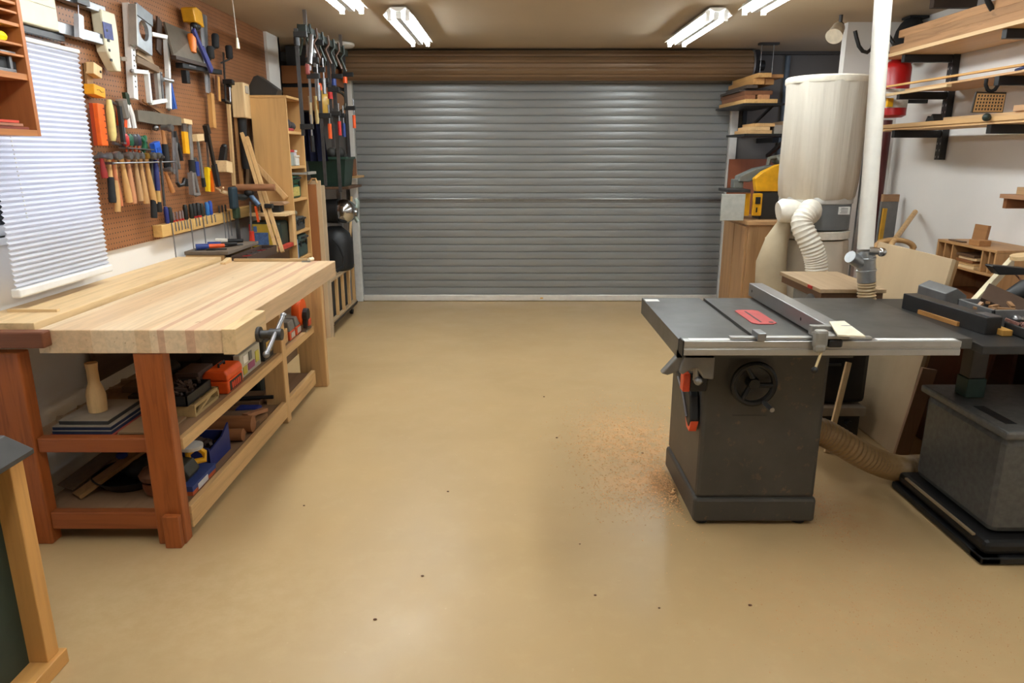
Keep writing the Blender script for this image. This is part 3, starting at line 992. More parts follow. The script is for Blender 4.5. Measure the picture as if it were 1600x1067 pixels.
def flat_tool(name, label, cat, a, b, parts, out=.015, group=None):
    """Tool made of flat or round pieces: parts = (name, material, [shape...]) with lengths as fractions of L along z (0 top, -1 bottom)."""
    t, L = hung(name, label, cat, a, b, out, group)
    for nm, mt, shapes in parts:
        q = MB()
        for s in shapes:
            k = s[0]
            if k == 'b':      # x0,x1,y0,y1,z0,z1
                q.b2((s[1], s[3], s[5] * L), (s[2], s[4], s[6] * L))
            elif k == 'c':    # cylinder: p0,p1,r
                q.cyl((s[1][0], s[1][1], s[1][2] * L), (s[2][0], s[2][1], s[2][2] * L), s[3], s[4] if len(s) > 4 else None, 10)
            elif k == 't':    # tube pts, r
                q.tube([(p[0], p[1], p[2] * L) for p in s[1]], s[2], 8)
            elif k == 'p':    # prism polygon, y0, y1
                q.prism([(p[0], p[1] * L) for p in s[1]], s[2], s[3], 'xz')
            elif k == 's':
                q.sph((s[1][0], s[1][1], s[1][2] * L), s[2], s[3] if len(s) > 3 else (1, 1, 1))
        q.build(nm, mt, t, 0, True)
    return t, L


# cream saw guide over the window
gd_ = wthing('saw_guide', 'large cream and aluminium guide with blue label hung above the window', 'guide', P(110, 60, 'x', XT + .02))
c0, c1 = P(45, 62, 'x', XT + .05), P(117, 70, 'x', XT + .05)
ztop, zb = 2.46, 2.03
MB().b2((XT + .01, 2.95, 2.06), (XT + .06, 3.37, 2.48)).build('panel', CREAM, gd_, .006)
q = MB()
for i in range(3):
    q.b2((XT + .06, 2.96, 2.15 + .10 * i), (XT + .063, 3.36, 2.154 + .10 * i))
q.build('panel_lines', pm((206, 198, 172), .5), gd_)
MB().b2((XT + .01, 3.0, 2.03), (XT + .035, 3.44, 2.056)).build('dark_channel', DSTEEL, gd_)
p0, p1 = P(160, 26, 'x', XT + .03), P(163, 72, 'x', XT + .03)
MB().b2((XT + .01, 3.0, p0.z + .01), (XT + .05, p0.y, p0.z + .045)).build('top_bar', STEEL, gd_, .003)
MB().b2((XT + .01, 3.38, p1.z - .0), (XT + .05, p1.y, p1.z + .05)).build('lower_bar', STEEL, gd_, .003)
pa, pb2 = P(158, 25, 'x', XT + .05), P(184, 112, 'x', XT + .05)
y0, y1, z1, z0 = pa.y, P(178, 30, 'x', XT + .05).y, pa.z + .03, pb2.z
hd_ = MB().prism([(y0 - .01, z1), (y1, z1), (y1 + .005, z1 - .1), (y1 - .01, z0), (y1 - .055, z0), (y0 - .005, p1.z - .03), (y0 - .01, p1.z)], XT + .005, XT + .06, 'yz')
hd_.build('end_head', CREAM, gd_, .008)
lb_ = P(174, 48, 'x', XT + .075)
MB().b2((XT + .060, lb_.y - .045, lb_.z - .04), (XT + .063, lb_.y + .035, lb_.z + .035)).build('blue_label', pm((58, 66, 122), .5, 0, .25, 60), gd_)
q = MB()
for i in range(4):
    q.b2((XT + .061, y0 + .005, z1 - .1 - .045 * i), (XT + .064, y0 + .018 + .006 * (i % 2), z1 - .088 - .045 * i))
q.build('markings', BLACK, gd_)
flat_tool('glass_thermometer', 'narrow clear plastic tube hanging in front of the saw guide', 'tube', (122, 8), (124, 60), [('cord', STEEL, [('c', (0, 0, -.3), (0, 0, 0), .002)]), ('tube', pm((196, 196, 200), .2, .3), [('b', -.018, .018, -.012, .012, -1, -.3)])], .07)
bk = wthing('ceiling_bracket', 'dark steel bracket fixed high above the cream saw guide', 'bracket', WP(124, 4, .03))
c = WP(124, 3, .05)
MB().b2((XP, c.y - .05, c.z - .012), (XT + .07, c.y + .05, c.z + .03)).build('plate', DSTEEL, bk)

# little shelf with the orange yellow block
t, L = hung('marking_gauge', 'cream block on a small wooden holder beside the blind', 'gauge', (146, 101), (146, 119), .02)
MB().b2((-.036, -.022, -L), (.036, .018, 0)).build('block', PALEH, t, .003)
MB().cyl((.018, -.023, -L * .5), (.018, -.026, -L * .5), .006).build('peg', BLACK, t)
t, L = hung('storage_block', 'orange yellow box with faded script on the pegboard below the cream block', 'box', (147, 134), (148, 150), .03)
MB().b2((-.042, -.024, -L), (.052, .026, 0)).build('box', pm((236, 160, 30), .5), t, .003)
MB().tube([(-.02, -.025, -L * .5), (0, -.025, -L * .4), (.015, -.025, -L * .55), (.035, -.025, -L * .45)], .002, 6).build('script_mark', pm((150, 110, 40), .6), t)
wone('wood_backing_strip', 'upright wooden strip behind the cream block and the yellow box', 'strip', MB().bar(WP(137, 100, .002), WP(141, 152, .002), .05, .012, (0, 1, 0)), wood((150, 112, 70), 'z'))
# orange level, hacksaw, snips, pliers
t, L = hung('spirit_level', 'bright orange slotted spirit level beside the blind', 'level', (150, 162), (158, 228), .03)
q = MB().b2((-.028, -.022, -L), (.030, .018, 0))
q.build('body', pm((236, 100, 24), .4), t, .004)
q = MB()
for i in range(6):
    q.b2((.014, -.0235, -L * (.12 + .15 * i)), (.024, -.022, -L * (.09 + .15 * i)))
q.build('slots', pm((120, 44, 10), .5), t)
MB().b2((-.031, .0, -L), (-.0285, .018, 0)).build('edge', pm((170, 60, 20), .5), t)
t, L = hung('coping_saw', 'steel framed hacksaw with cream and yellow handle next to the orange level', 'saw', (178, 160), (182, 225), .03)
MB().tube([(-.04, 0, -.0), (-.04, -.0, -L * .2)], .006).tube([(-.04, 0, 0), (.075, 0, -.015), (.08, 0, -L), (-.03, 0, -L)], .009, 8).build('frame', STEEL, t, 0, True)
MB().lathe([(.012, 0), (.02, .03), (.02, .14), (.012, .2)], 12, (-.03, 0, -L + .01), (-.045, 0, 0)).build('handle', pm((226, 206, 130), .5), t, 0, True)
MB().tube([(.03, -.02, .02), (.065, -.02, -.06), (.075, -.02, -L * .3)], .02, 8, rad=[.028, .022, .012]).build('head', pm((150, 146, 140), .4, .5), t, 0, True)
flat_tool('pry_lever', 'thin black handled lever hanging beside the hacksaw frame', 'lever', (186, 166), (193, 224), [('shaft', RUBBER, [('b', -.011, .011, -.008, .008, -1, 0)]), ('tip', STEEL, [('b', -.012, .012, -.01, .006, -1.02, -.97)])], .06)
for pxs, lab, mt, top in (((186, 172, 189, 198), 'left of the pair of orange pliers handles', ORANGE, None), ((192, 172, 195, 198), 'right of the pair of orange pliers handles', ORANGE, None)):
    pass
flat_tool('pliers', 'orange handled pliers left of the white handled snips', 'pliers', (190, 168), (191, 198), [('jaw', DSTEEL, [('p', [(-.012, 0), (.012, 0), (.018, -.15), (-.018, -.15)], -.008, .008)]), ('handle', ORANGE, [('b', -.034, -.008, -.01, .01, -1, -.12)]), ('handle', ORANGE, [('b', .006, .032, -.01, .01, -1, -.12)])], .03)
flat_tool('tin_snips', 'tin snips with dark green jaws and long white handles', 'snips', (196, 145), (204, 200), [('jaws', pm((40, 56, 36), .5, .3), [('p', [(-.02, 0), (0, .02), (.018, -.05), (.02, -.38), (-.016, -.38)], -.009, .009)]), ('handle', WHITEP, [('t', [(-.008, 0, -.34), (-.022, 0, -.6), (-.016, 0, -.99)], .013)]), ('handle', WHITEP, [('t', [(.010, 0, -.34), (.034, 0, -.62), (.040, 0, -1.0)], .013)])], .035)
t, L = hung('peg_hook', 'small grey wooden peg sticking out beside the saw guide head', 'peg', (184, 89), (185, 95), .03)
MB().b2((-.025, -.03, -L), (.03, .03, 0)).build('peg', pm((130, 116, 98), .6), t)
# long white slotted rail with cross bar
t, L = hung('slotted_rail', 'long white slotted steel rail with short arm at the top of the pegboard', 'rail', (199, 6), (208, 155), .02)
MB().b2((-.022, -.018, -L), (.022, .018, 0)).build('upright', WHITEP, t, .002)
q = MB()
for i in range(16):
    q.b2((-.005, -.0195, -L * (.05 + .055 * i)), (.004, -.0175, -L * (.035 + .055 * i)))
q.build('slots', pm((60, 56, 52), .6), t)
MB().b2((.022, -.012, -.06), (.19, .012, -.01)).build('arm', WHITEP, t, .002)
# grey plate with round hole
t, L = hung('router_plate', 'square grey aluminium plate with a large round hole', 'plate', (221, 17), (223, 79), .062)
q = MB()
N, w2, h2, r2 = 32, .085, L / 2, .052
outer, inner = [], []
for i in range(N):
    a = 2 * math.pi * (i + .5) / N
    cx, cz = math.cos(a), math.sin(a)
    k = min(w2 / max(abs(cx), 1e-6), h2 / max(abs(cz), 1e-6))
    outer.append((cx * k, cz * k - h2))
    inner.append((cx * r2, cz * r2 - h2))
vv = [[q.bm.verts.new((x, y, z)) for x, z in ring] for y in (-.010, .010) for ring in (outer, inner)]
for i in range(N):
    j = (i + 1) % N
    q.bm.faces.new((vv[0][i], vv[0][j], vv[1][j], vv[1][i]))
    q.bm.faces.new((vv[2][i], vv[3][i], vv[3][j], vv[2][j]))
    q.bm.faces.new((vv[0][i], vv[2][i], vv[2][j], vv[0][j]))
    q.bm.faces.new((vv[1][i], vv[1][j], vv[3][j], vv[3][i]))
q.build('plate', pm((156, 160, 162), .4, .5), t, 0)
MB().b2((-w2 - .010, -.02, -L), (-w2, .02, 0)).build('left_flange', pm((176, 174, 166), .4, .4), t)
MB().b2((-w2, -.018, -.05), (w2, -.0105, .01)).build('top_plate', pm((128, 132, 134), .4, .5), t)


def frame_clamp(label, pts, r, mt=WHITEP, out=.05, screw=None):
    ps = [WP(*p, out) for p in pts]
    t = wthing('frame_clamp', label, 'clamp', ps[-1], 'pale steel frame clamps')
    for a, b in zip(ps, ps[1:]):
        MB().bar(a, b, r, r * .8, (1, 0, 0)).build('arm', mt, t, .002)
    for p in ps:
        MB().sph(p, r * .42).build('joint', STEEL, t, 0, True)
    if screw:
        a, b = WP(*screw[0], out + .01), WP(*screw[1], out + .04)
        MB().cyl(a, b, .012).build('screw', STEEL, t, 0, True)
    return t


frame_clamp('white stepped frame clamp lowest in the group beside the slotted rail', [(206, 111), (229, 113), (234, 161), (258, 157)], .026)
frame_clamp('tall white frame clamp right of the holed plate', [(235, 53), (259, 58), (262, 110), (264, 170)], .027, screw=((255, 124), (270, 127)))
flat_tool('rip_fence_plate', 'grey framed steel plate hanging between the white frame clamps', 'plate', (247, 112), (251, 161), [('plate', pm((176, 172, 164), .4, .5), [('b', -.032, .0, -.01, .01, -1, 0)]), ('edge', STEEL, [('b', .004, .02, -.014, .014, -1.02, .0)]), ('bore', BLACK, [('c', (.012, -.015, -.08), (.012, -.0145, -.08), .006)])], .03)
flat_tool('spring_clamp', 'bright blue handled clamp hanging behind the tall white frame clamp', 'clamp', (264, 126), (270, 170), [('handle', pm((38, 86, 170), .45), [('p', [(-.012, 0), (.006, 0), (.035, -1), (.008, -1)], -.012, .012)]), ('handle', pm((38, 86, 170), .45), [('p', [(-.016, -.1), (-.02, 0), (-.016, -1.02), (-.006, -1.02)], -.012, .012)])], .025)
# wooden planes, board and the rasp
t, L = hung('wood_plane', 'grey brown wooden plane on the pegboard behind the white frame clamps', 'plane', (225, 92), (226, 106), .03)
MB().b2((-.11, -.02, -L), (.13, .02, -.01)).build('body', wood((116, 92, 66), 'x'), t, .004)
MB().prism([(-.10, 0), (.09, -.01), (.06, .035), (-.08, .03)], -.012, .012, 'xz').build('wedge', wood((150, 124, 92), 'x'), t)
flat_tool('plane_iron', 'narrow brown lath below the wooden plane', 'lath', (245, 108), (246, 114), [('lath', wood((134, 100, 70), 'x'), [('b', -.13, .05, -.01, .01, -1, 0)])], .02)
flat_tool('ruler', 'thin wooden rule under the stepped frame clamp', 'rule', (243, 168), (243, 172), [('rule', wood((150, 104, 62), 'x'), [('b', -.14, .12, -.005, .005, -1, 0)])], .012)
M, L = frame(WP(213, 181, .02), WP(281, 190, .02))
t = thing('wood_rasp', 'long flat grey rasp lying level across the pegboard', 'rasp', M)
MB().prism([(-.028, 0), (.030, 0), (.034, -L * .35), (.026, -L), (-.022, -L), (-.034, -L * .35)], -.01, .01, 'xz').build('blade', pm((112, 104, 90), .55, .3), t)
# dark metal sheet with rail
t = wthing('bronze_sheet', 'large dark bronze steel panel leaning out high on the pegboard', 'panel', WP(283, 90, .05))
a, b_, c, d = WP(254, 34, .02), WP(304, 55, .06), WP(316, 99, .10), WP(268, 86, .10)
q = MB()
th = Vector((.012, 0, 0))
q._pts([a, b_, c, d, a + th, b_ + th, c + th, d + th], [(0, 1, 2, 3), (7, 6, 5, 4), (0, 4, 5, 1), (1, 5, 6, 2), (2, 6, 7, 3), (3, 7, 4, 0)])
q.build('panel', pm((112, 104, 92), .45, .5), t)
MB().bar(d + Vector((.01, 0, -.012)), c + Vector((.01, 0, -.012)), .03, .02).build('lower_edge', pm((52, 36, 26), .5), t)
MB().bar(a + Vector((-.005, -.03, .01)), d + Vector((-.06, -.03, .01)), .05, .01, (0, 1, 0)).build('side_edge', pm((60, 42, 30), .5), t)
t = wthing('clamp_bar', 'black clamp bar with short lug level below the steel panel', 'clamp', WP(310, 110, .08))
MB().bar(WP(280, 102, .08), WP(342, 113, .08), .045, .03, (1, 0, 0)).build('bar', BLACKM, t, .003)
c = WP(296, 110, .10)
MB().b2((c.x - .045, c.y - .022, c.z - .075), (c.x - .01, c.y + .022, c.z + .0)).build('lug', BLACKM, t, .003)
c = WP(292, 102, .09)
MB().cyl(c, c + Vector((0, .10, .0)), .014).build('thumb_screw', STEEL, t, 0, True)
# yellow tool holder
t, L = hung('pruning_saw', 'yellow plastic tool holder high on the pegboard with a dark clamp below', 'holder', (298, 12), (300, 38), .06)
MB().prism([(-.075, -.02), (-.02, 0), (.06, -.01), (.08, -.1), (.05, -L), (.0, -L * .93), (-.05, -L)], -.045, .035, 'xz').build('yellow_body', pm((204, 146, 20), .45), t, .008)
MB().sph((-.015, -.02, -L - .015), .025).sph((.035, -.02, -L - .005), .02).tube([(-.02, -.01, -L), (0, -.01, -L - .06), (.03, -.01, -L - .03)], .014, 8).build('dark_jaw', BLACK, t, 0, True)
flat_tool('screwdriver', 'stubby orange handled screwdriver below the yellow holder', 'screwdriver', (299, 42), (301, 82), [('shank', DSTEEL, [('c', (0, 0, -.35), (0, 0, 0), .006)]), ('handle', pm((226, 120, 30), .4), [('c', (0, 0, -1), (0, 0, -.3), .022, .026)])], .10)
flat_tool('bar_clamp', 'blue bar clamp slanting across the steel panel', 'clamp', (302, 46), (330, 112), [('bar', pm((52, 56, 118), .45), [('b', -.014, .014, -.008, .008, -1, 0)]), ('bar', pm((60, 66, 130), .45), [('b', .014, .03, -.008, .008, -1, -.45)])], .125)
# saw blades with wooden handle
for i, (a, b_, w, c) in enumerate((((313, 22), (324, 145), .022, (176, 176, 180)), ((318, 23), (325, 145), .02, (120, 120, 124)), ((321, 24), (327, 143), .016, (150, 150, 154)))):
    flat_tool('steel_rule', ('bright steel rule hanging left of two others high on the pegboard', 'dark steel rule hanging between two others high on the pegboard', 'steel rule hanging right of two others high on the pegboard')[i], 'rule', a, b_, [('blade', pm(c, .35, .6), [('b', -w, w, -.003, .003, -1, 0)])], .045 - .012 * i, 'steel rules high on the pegboard')
flat_tool('wood_chisel', 'long plain wooden chisel hanging below the steel rules', 'handle', (329, 146), (333, 200), [('handle', wood((196, 144, 82), 'z'), [('b', -.024, .024, -.014, .014, -1, 0)])], .03)
flat_tool('wood_rule', 'short yellow wooden lath beside the black F clamp', 'lath', (340, 120), (342, 158), [('lath', wood((204, 148, 76), 'z'), [('b', -.016, .016, -.008, .008, -1, 0)]), ('dark_half', wood((110, 72, 46), 'z'), [('b', -.032, -.016, -.006, .006, -1, .02)])], .02)
for i, (a, b_, lab) in enumerate((((336, 53), (337, 75), 'upper black rubber grip left of the hanging F clamp'), ((328, 72), (330, 92), 'lower black rubber grip left of the hanging F clamp'), ((357, 71), (359, 92), 'black rubber grip right of the hanging F clamp'))):
    t, L = hung('rubber_clamp', lab, 'grip', a, b_, .07, 'black grips high on the pegboard')
    MB().lathe([(.018, 0), (.024, .01), (.024, L - .01), (.018, L)], 12, (0, 0, -L), (0, 0, 0)).build('grip', RUBBER, t, 0, True)
    MB().cyl((0, 0, -L - .002), (-.02, .06, -L - .03), .006).build('screw', DSTEEL, t)
t, L = hung('f_clamp', 'slim dark steel F clamp hanging between the black grips and the sledge hammer', 'clamp', (349, 82), (353, 162), .03)
MB().b2((-.009, -.004, -L), (.009, .004, 0)).build('bar', DSTEEL, t)
MB().b2((-.02, -.06, -L * .62), (.025, .01, -L * .53)).b2((.02, -.03, -L * .66), (.055, .0, -L * .5)).build('slide', BLACKM, t, .003)
MB().b2((-.05, -.02, -L * .98), (.05, .01, -L * .93)).build('foot', BLACKM, t, .003)
MB().cyl((.03, -.02, -L * .95), (.03, -.02, -L * .55), .006).build('screw', STEEL, t)

# middle right group
flat_tool('combination_plier', 'pair of dark long nosed pliers with black grips beside the ball pein hammer', 'pliers', (273, 205), (281, 252), [('jaws', DSTEEL, [('p', [(-.004, 0), (.006, 0), (.016, -.32), (.0, -.4), (-.016, -.32)], -.008, .008)]), ('handle', STEEL, [('t', [(-.006, 0, -.38), (-.02, 0, -.6), (-.018, 0, -1.25)], .008)]), ('handle', RUBBER, [('t', [(.006, 0, -.38), (.024, 0, -.6), (.028, 0, -1.0)], .011)])], .03)
flat_tool('ring_spanner', 'slim chrome spanner between the ball pein hammer and the dark pliers', 'spanner', (269, 198), (271, 270), [('shaft', STEEL, [('b', -.006, .006, -.004, .004, -.95, -.04)]), ('ring', STEEL, [('c', (0, -.006, -.02), (0, .006, -.02), .014)]), ('ring', STEEL, [('c', (0, -.006, -.97), (0, .006, -.97), .016)])], .02)
flat_tool('hooked_bar', 'steel bar with a curled black hook at its foot', 'bar', (274, 215), (277, 290), [('bar', STEEL, [('b', -.009, .009, -.006, .006, -.95, 0)]), ('hook', BLACKM, [('t', [(0, 0, -.93), (.005, -.01, -1.0), (.035, -.02, -.96), (.055, -.02, -.84), (.075, -.02, -.83), (.08, -.02, -.98)], .012)])], .03)
flat_tool('try_square', 'try square with pale wooden stock and yellow wrapped blade', 'square', (287, 188), (292, 240), [('blade', STEEL, [('b', -.028, .022, -.006, .006, -.5, 0)]), ('sleeve', pm((240, 170, 20), .45), [('b', -.030, .024, -.009, .009, -1, -.34)]), ('stock', PALEX, [('b', -.04, .075, -.02, .02, -.1, .04)])], .02)
flat_tool('steel_strap', 'flat steel strap hanging right of the yellow try square', 'strap', (296, 192), (300, 255), [('strap', pm((160, 158, 156), .4, .6), [('p', [(-.024, 0), (.02, 0), (.024, -.6), (.016, -1), (-.012, -1), (-.02, -.6)], -.004, .004)])], .02)
t, L = hung('caulking_gun', 'bare steel caulking gun frame with black neck', 'gun', (299, 250), (304, 305), .03)
MB().cyl((0, 0, -L * .35), (0, 0, 0), .02).build('neck', RUBBER, t, 0, True)
MB().tube([(-.02, 0, -L * .36), (-.03, 0, -L * .95), (.02, 0, -L), (.06, 0, -L * .98), (.055, 0, -L * .85), (.025, 0, -L * .36), (-.02, 0, -L * .36)], .011, 8).b2((-.03, -.01, -L), (.07, .01, -L * .93)).b2((-.042, -.015, -L * .98), (-.012, .015, -L * .36)).build('grip_frame', pm((150, 148, 146), .35, .5), t, 0, True)
flat_tool('putty_knife', 'blue handled scraper behind the caulking gun', 'scraper', (305, 246), (308, 275), [('blade', STEEL, [('b', -.02, .02, -.003, .003, -.25, .0)]), ('handle', pm((36, 60, 132), .45), [('b', -.02, .024, -.01, .01, -1, -.22)])], .018)
flat_tool('scraper', 'long steel scraper with pale wooden T head', 'scraper', (308, 212), (319, 292), [('shaft', pm((140, 138, 134), .4, .5), [('b', -.012, .012, -.005, .005, -1, 0)]), ('head', PALEX, [('b', -.05, .055, -.02, .012, -.1, .03)]), ('grip', RUBBER, [('b', -.014, .014, -.008, .008, -1.0, -.82)])], .035)
flat_tool('bolt_cutter', 'bolt cutter with steel arms and yellow and orange grips', 'cutter', (324, 212), (328, 300), [('jaws', BLACKM, [('p', [(-.02, .04), (.01, .04), (.018, -.12), (-.02, -.12)], -.012, .012)]), ('arm', STEEL, [('b', -.014, .002, -.006, .006, -.62, -.1)]), ('grip', pm((240, 196, 20), .45), [('b', -.045, -.014, -.012, .012, -1, -.58)]), ('grip', pm((236, 110, 20), .45), [('p', [(.004, -.58), (.03, -.58), (.05, -.98), (.022, -.99)], -.012, .012)]), ('bridge', pm((240, 196, 20), .45), [('b', -.045, .03, -.01, .01, -.62, -.57)])], .03)
flat_tool('crow_bar', 'long black handled bolt cutter leaning right of the yellow gripped one', 'cutter', (323, 200), (341, 291), [('jaws', BLACKM, [('p', [(-.03, .05), (.012, .06), (.025, -.1), (-.02, -.1)], -.014, .014)]), ('arm', BLACKM, [('b', -.014, .016, -.008, .008, -.7, -.05)]), ('grip', RUBBER, [('b', -.018, .022, -.012, .012, -1, -.62)])], .06)
t, L = hung('block_plane', 'pale wooden block with a small black plane on top at the right of the pegboard', 'plane', (350, 252), (351, 270), .04)
MB().b2((-.055, -.04, -L), (.05, .04, 0)).build('block', PALEX, t, .004)
MB().prism([(-.05, 0), (.0, 0), (.03, .09), (.0, .10)], -.022, .022, 'xz').build('plane_body', BLACKM, t, .004)
MB().sph((.018, 0, .10), .022).build('knob', BLACK, t, 0, True)
# small coloured drivers on a wire shelf
rk = wthing('wire_tool_rack', 'narrow wire rack holding short red and green handled tools', 'rack', WP(212, 231, .03))
a, b_ = WP(193, 231, .05), WP(234, 234, .05)
MB().bar(a, b_, .05, .006).build('shelf', STEEL, rk)
for f_ in (.25, .6):
    p = a.lerp(b_, f_)
    MB().tube([p, p + Vector((.02, 0, -.03)), p + Vector((.02, .0, -.06)), p + Vector((0, .012, -.07))], .0025, 6).build('hook', STEEL, rk)
for i, (px_, c, r, lab) in enumerate(((197, (176, 30, 26), .02, 'stubby red handle in the wire rack'), (203, (28, 84, 58), .022, 'stubby dark green handle in the wire rack'), (210, (34, 34, 38), .022, 'stubby black handle in the wire rack'), (216, (40, 38, 60), .02, 'stubby navy handle in the wire rack'))):
    p = WP(px_, 229, .05)
    t = thing('stubby_driver', lab, 'screwdriver', p, 'stubby handles in the wire rack')
    MB().lathe([(r * .8, 0), (r, .01), (r, .045), (r * .6, .06)], 12, (0, 0, .004), (0, 0, 1)).build('handle', pm(c, .4), t, 0, True)
    MB().cyl((0, 0, -.03), (0, 0, .004), .005).build('shank', ORANGE, t)
flat_tool('spring_clip', 'dark green spring clamp beside the wire rack', 'clamp', (222, 213), (225, 242), [('jaw', pm((28, 92, 60), .4), [('t', [(-.02, 0, -.05), (.0, -.01, -.3), (-.012, 0, -1)], .012)]), ('jaw', pm((28, 92, 60), .4), [('t', [(.03, 0, 0), (.006, -.01, -.3), (.025, 0, -.7)], .012)]), ('pivot', DSTEEL, [('s', (.004, -.012, -.3), .012)])], .04)
flat_tool('dust_brush', 'bright blue plastic handle with embossed front above the hammer rack', 'brush', (242, 222), (248, 247), [('handle', pm((40, 92, 190), .4), [('b', -.04, .028, -.014, .014, -.98, 0)]), ('emboss', pm((30, 74, 160), .4), [('b', -.024, .012, -.017, -.013, -.55, -.3)])], .03)
flat_tool('wrecking_bar', 'slim grey wrecking bar right of the blue hammer', 'bar', (251, 250), (257, 322), [('bar', DSTEEL, [('c', (0, 0, -1), (0, 0, 0), .007)]), ('claw', DSTEEL, [('t', [(0, 0, 0), (-.01, -.02, .06), (-.04, -.03, .05)], .009)])], .12)

# ------------------------------------------------------------------ wall cabinet, upper left
CX = -1.80
OAKY = wood((176, 112, 60), 'y', .2)
OAKZ = wood((168, 102, 54), 'z', .2)
zb = P(65, 213, 'x', CX).z
yR = P(65, 213, 'x', CX).y
wc = wthing('wall_cabinet', 'open brown wooden wall cabinet with narrow shelves at the top left corner', 'cabinet', (-1.94, 2.36, zb))
MB().b2((XW, yR - .02, zb), (CX, yR, 2.42)).build('side_panel', OAKZ, wc, .001)
MB().b2((XW, 1.9, zb), (CX, 1.92, 2.42)).build('side_panel', OAKZ, wc, .001)
MB().b2((XW, 1.92, zb), (XW + .01, yR - .02, 2.42)).build('back_panel', pm((112, 58, 32), .6), wc)
MB().b2((XW + .01, 1.92, zb), (CX, yR - .02, zb + .022)).build('bottom_board', OAKY, wc, .001)
SHZ = []
for px_, py_, th in ((49, 117, .022), (46, 88, .008), (44, 71, .008), (45, 41, .012), (39, 22, .008), (37, 7, .01)):
    z = P(px_, py_, 'x', CX).z
    SHZ.append(z)
    MB().b2((XW + .01, 1.92, z - th), (CX - .004, yR - .02, z)).build('shelf', OAKY, wc, .001)
MB().b2((XW, 1.9, 2.42), (CX, yR, 2.44)).build('top_board', OAKY, wc)
t = thing('chisel', 'chisel with yellow plastic handle lying on a cabinet shelf', 'chisel', (CX - .05, yR - .13, SHZ[2] + .001))
MB().lathe([(.014, 0), (.021, .02), (.021, .08), (.016, .095)], 8, (0, .085, .021), (0, -.1, .021)).build('handle', pm((236, 216, 30), .4), t, 0, True)
MB().cyl((0, -.01, .021), (0, -.2, .021), .012).build('ferrule', STEEL, t, 0, True)
t = thing('honing_guide', 'steel and black honing guide on the shelf below the yellow chisel', 'guide', (CX - .05, yR - .11, SHZ[0] + .001))
MB().b2((-.03, -.12, 0), (.03, .06, .012)).b2((-.03, -.06, .012), (.03, -.045, .055)).b2((-.03, .03, .012), (.03, .045, .055)).build('frame', STEEL, t, .002)
MB().b2((-.02, -.04, .013), (.02, .025, .05)).b2((-.02, .05, .0), (.02, .075, .04)).build('core', BLACK, t)
wone('file', 'flat steel file on the shelf above the honing guide', 'file', MB().b2((CX - .05, yR - .3, SHZ[1] + .001), (CX - .02, yR - .04, SHZ[1] + .008)), STEEL)
wone('slipstone', 'dark stone block on the upper cabinet shelf', 'stone', MB().b2((CX - .09, yR - .22, SHZ[3] + .001), (CX - .03, yR - .09, SHZ[3] + .02)), BLACK)
wone('oil_stone', 'grey stone block on the topmost visible cabinet shelf', 'stone', MB().b2((CX - .09, yR - .26, SHZ[4] + .001), (CX - .04, yR - .12, SHZ[4] + .02)), pm((96, 96, 90), .6))
cn = thing('paint_can', 'blue can lying in the tall bottom bay of the wall cabinet', 'can', (CX - .08, yR - .2, zb + .056))
MB().cyl((0, -.15, .032), (0, 0, .032), .032, n=20).build('can_body', pm((36, 122, 186), .4), cn, 0, True)
MB().cyl((0, .0, .032), (0, .004, .032), .028, n=20).build('lid', pm((52, 132, 190), .4), cn, 0, True)
for i, (c, dy, lab) in enumerate((((120, 52, 36), 0, 'brown red sanding block lowest in the wall cabinet bay'), ((160, 104, 78), .03, 'tan sanding block under the blue can'), ((196, 66, 44), .05, 'thin orange red folder under the blue can'))):
    wone('sanding_sheet', lab, 'sheet', MB().b2((CX - .16, yR - .42, zb + .023 + .011 * i), (CX - .01, yR - .05 - dy, zb + .032 + .011 * i)), pm(c, .7))

# ------------------------------------------------------------------ screwdriver rail
r1 = wthing('screwdriver_rail', 'long pine rail of screwdrivers along the foot of the pegboard', 'rail', P(300, 362, 'x', XT + .03))
pts = [P(249, 361, 'x', XT + .03), P(298, 350, 'x', XT + .03), P(357, 337, 'x', XT + .03)]
zr = sum(p.z for p in pts) / 3
for i in range(2):
    MB().b2((XP + .001, pts[i].y + .003, zr - .038), (XT + .045, pts[i + 1].y, zr + .030)).build('rail_board', RAILW, r1, .003)
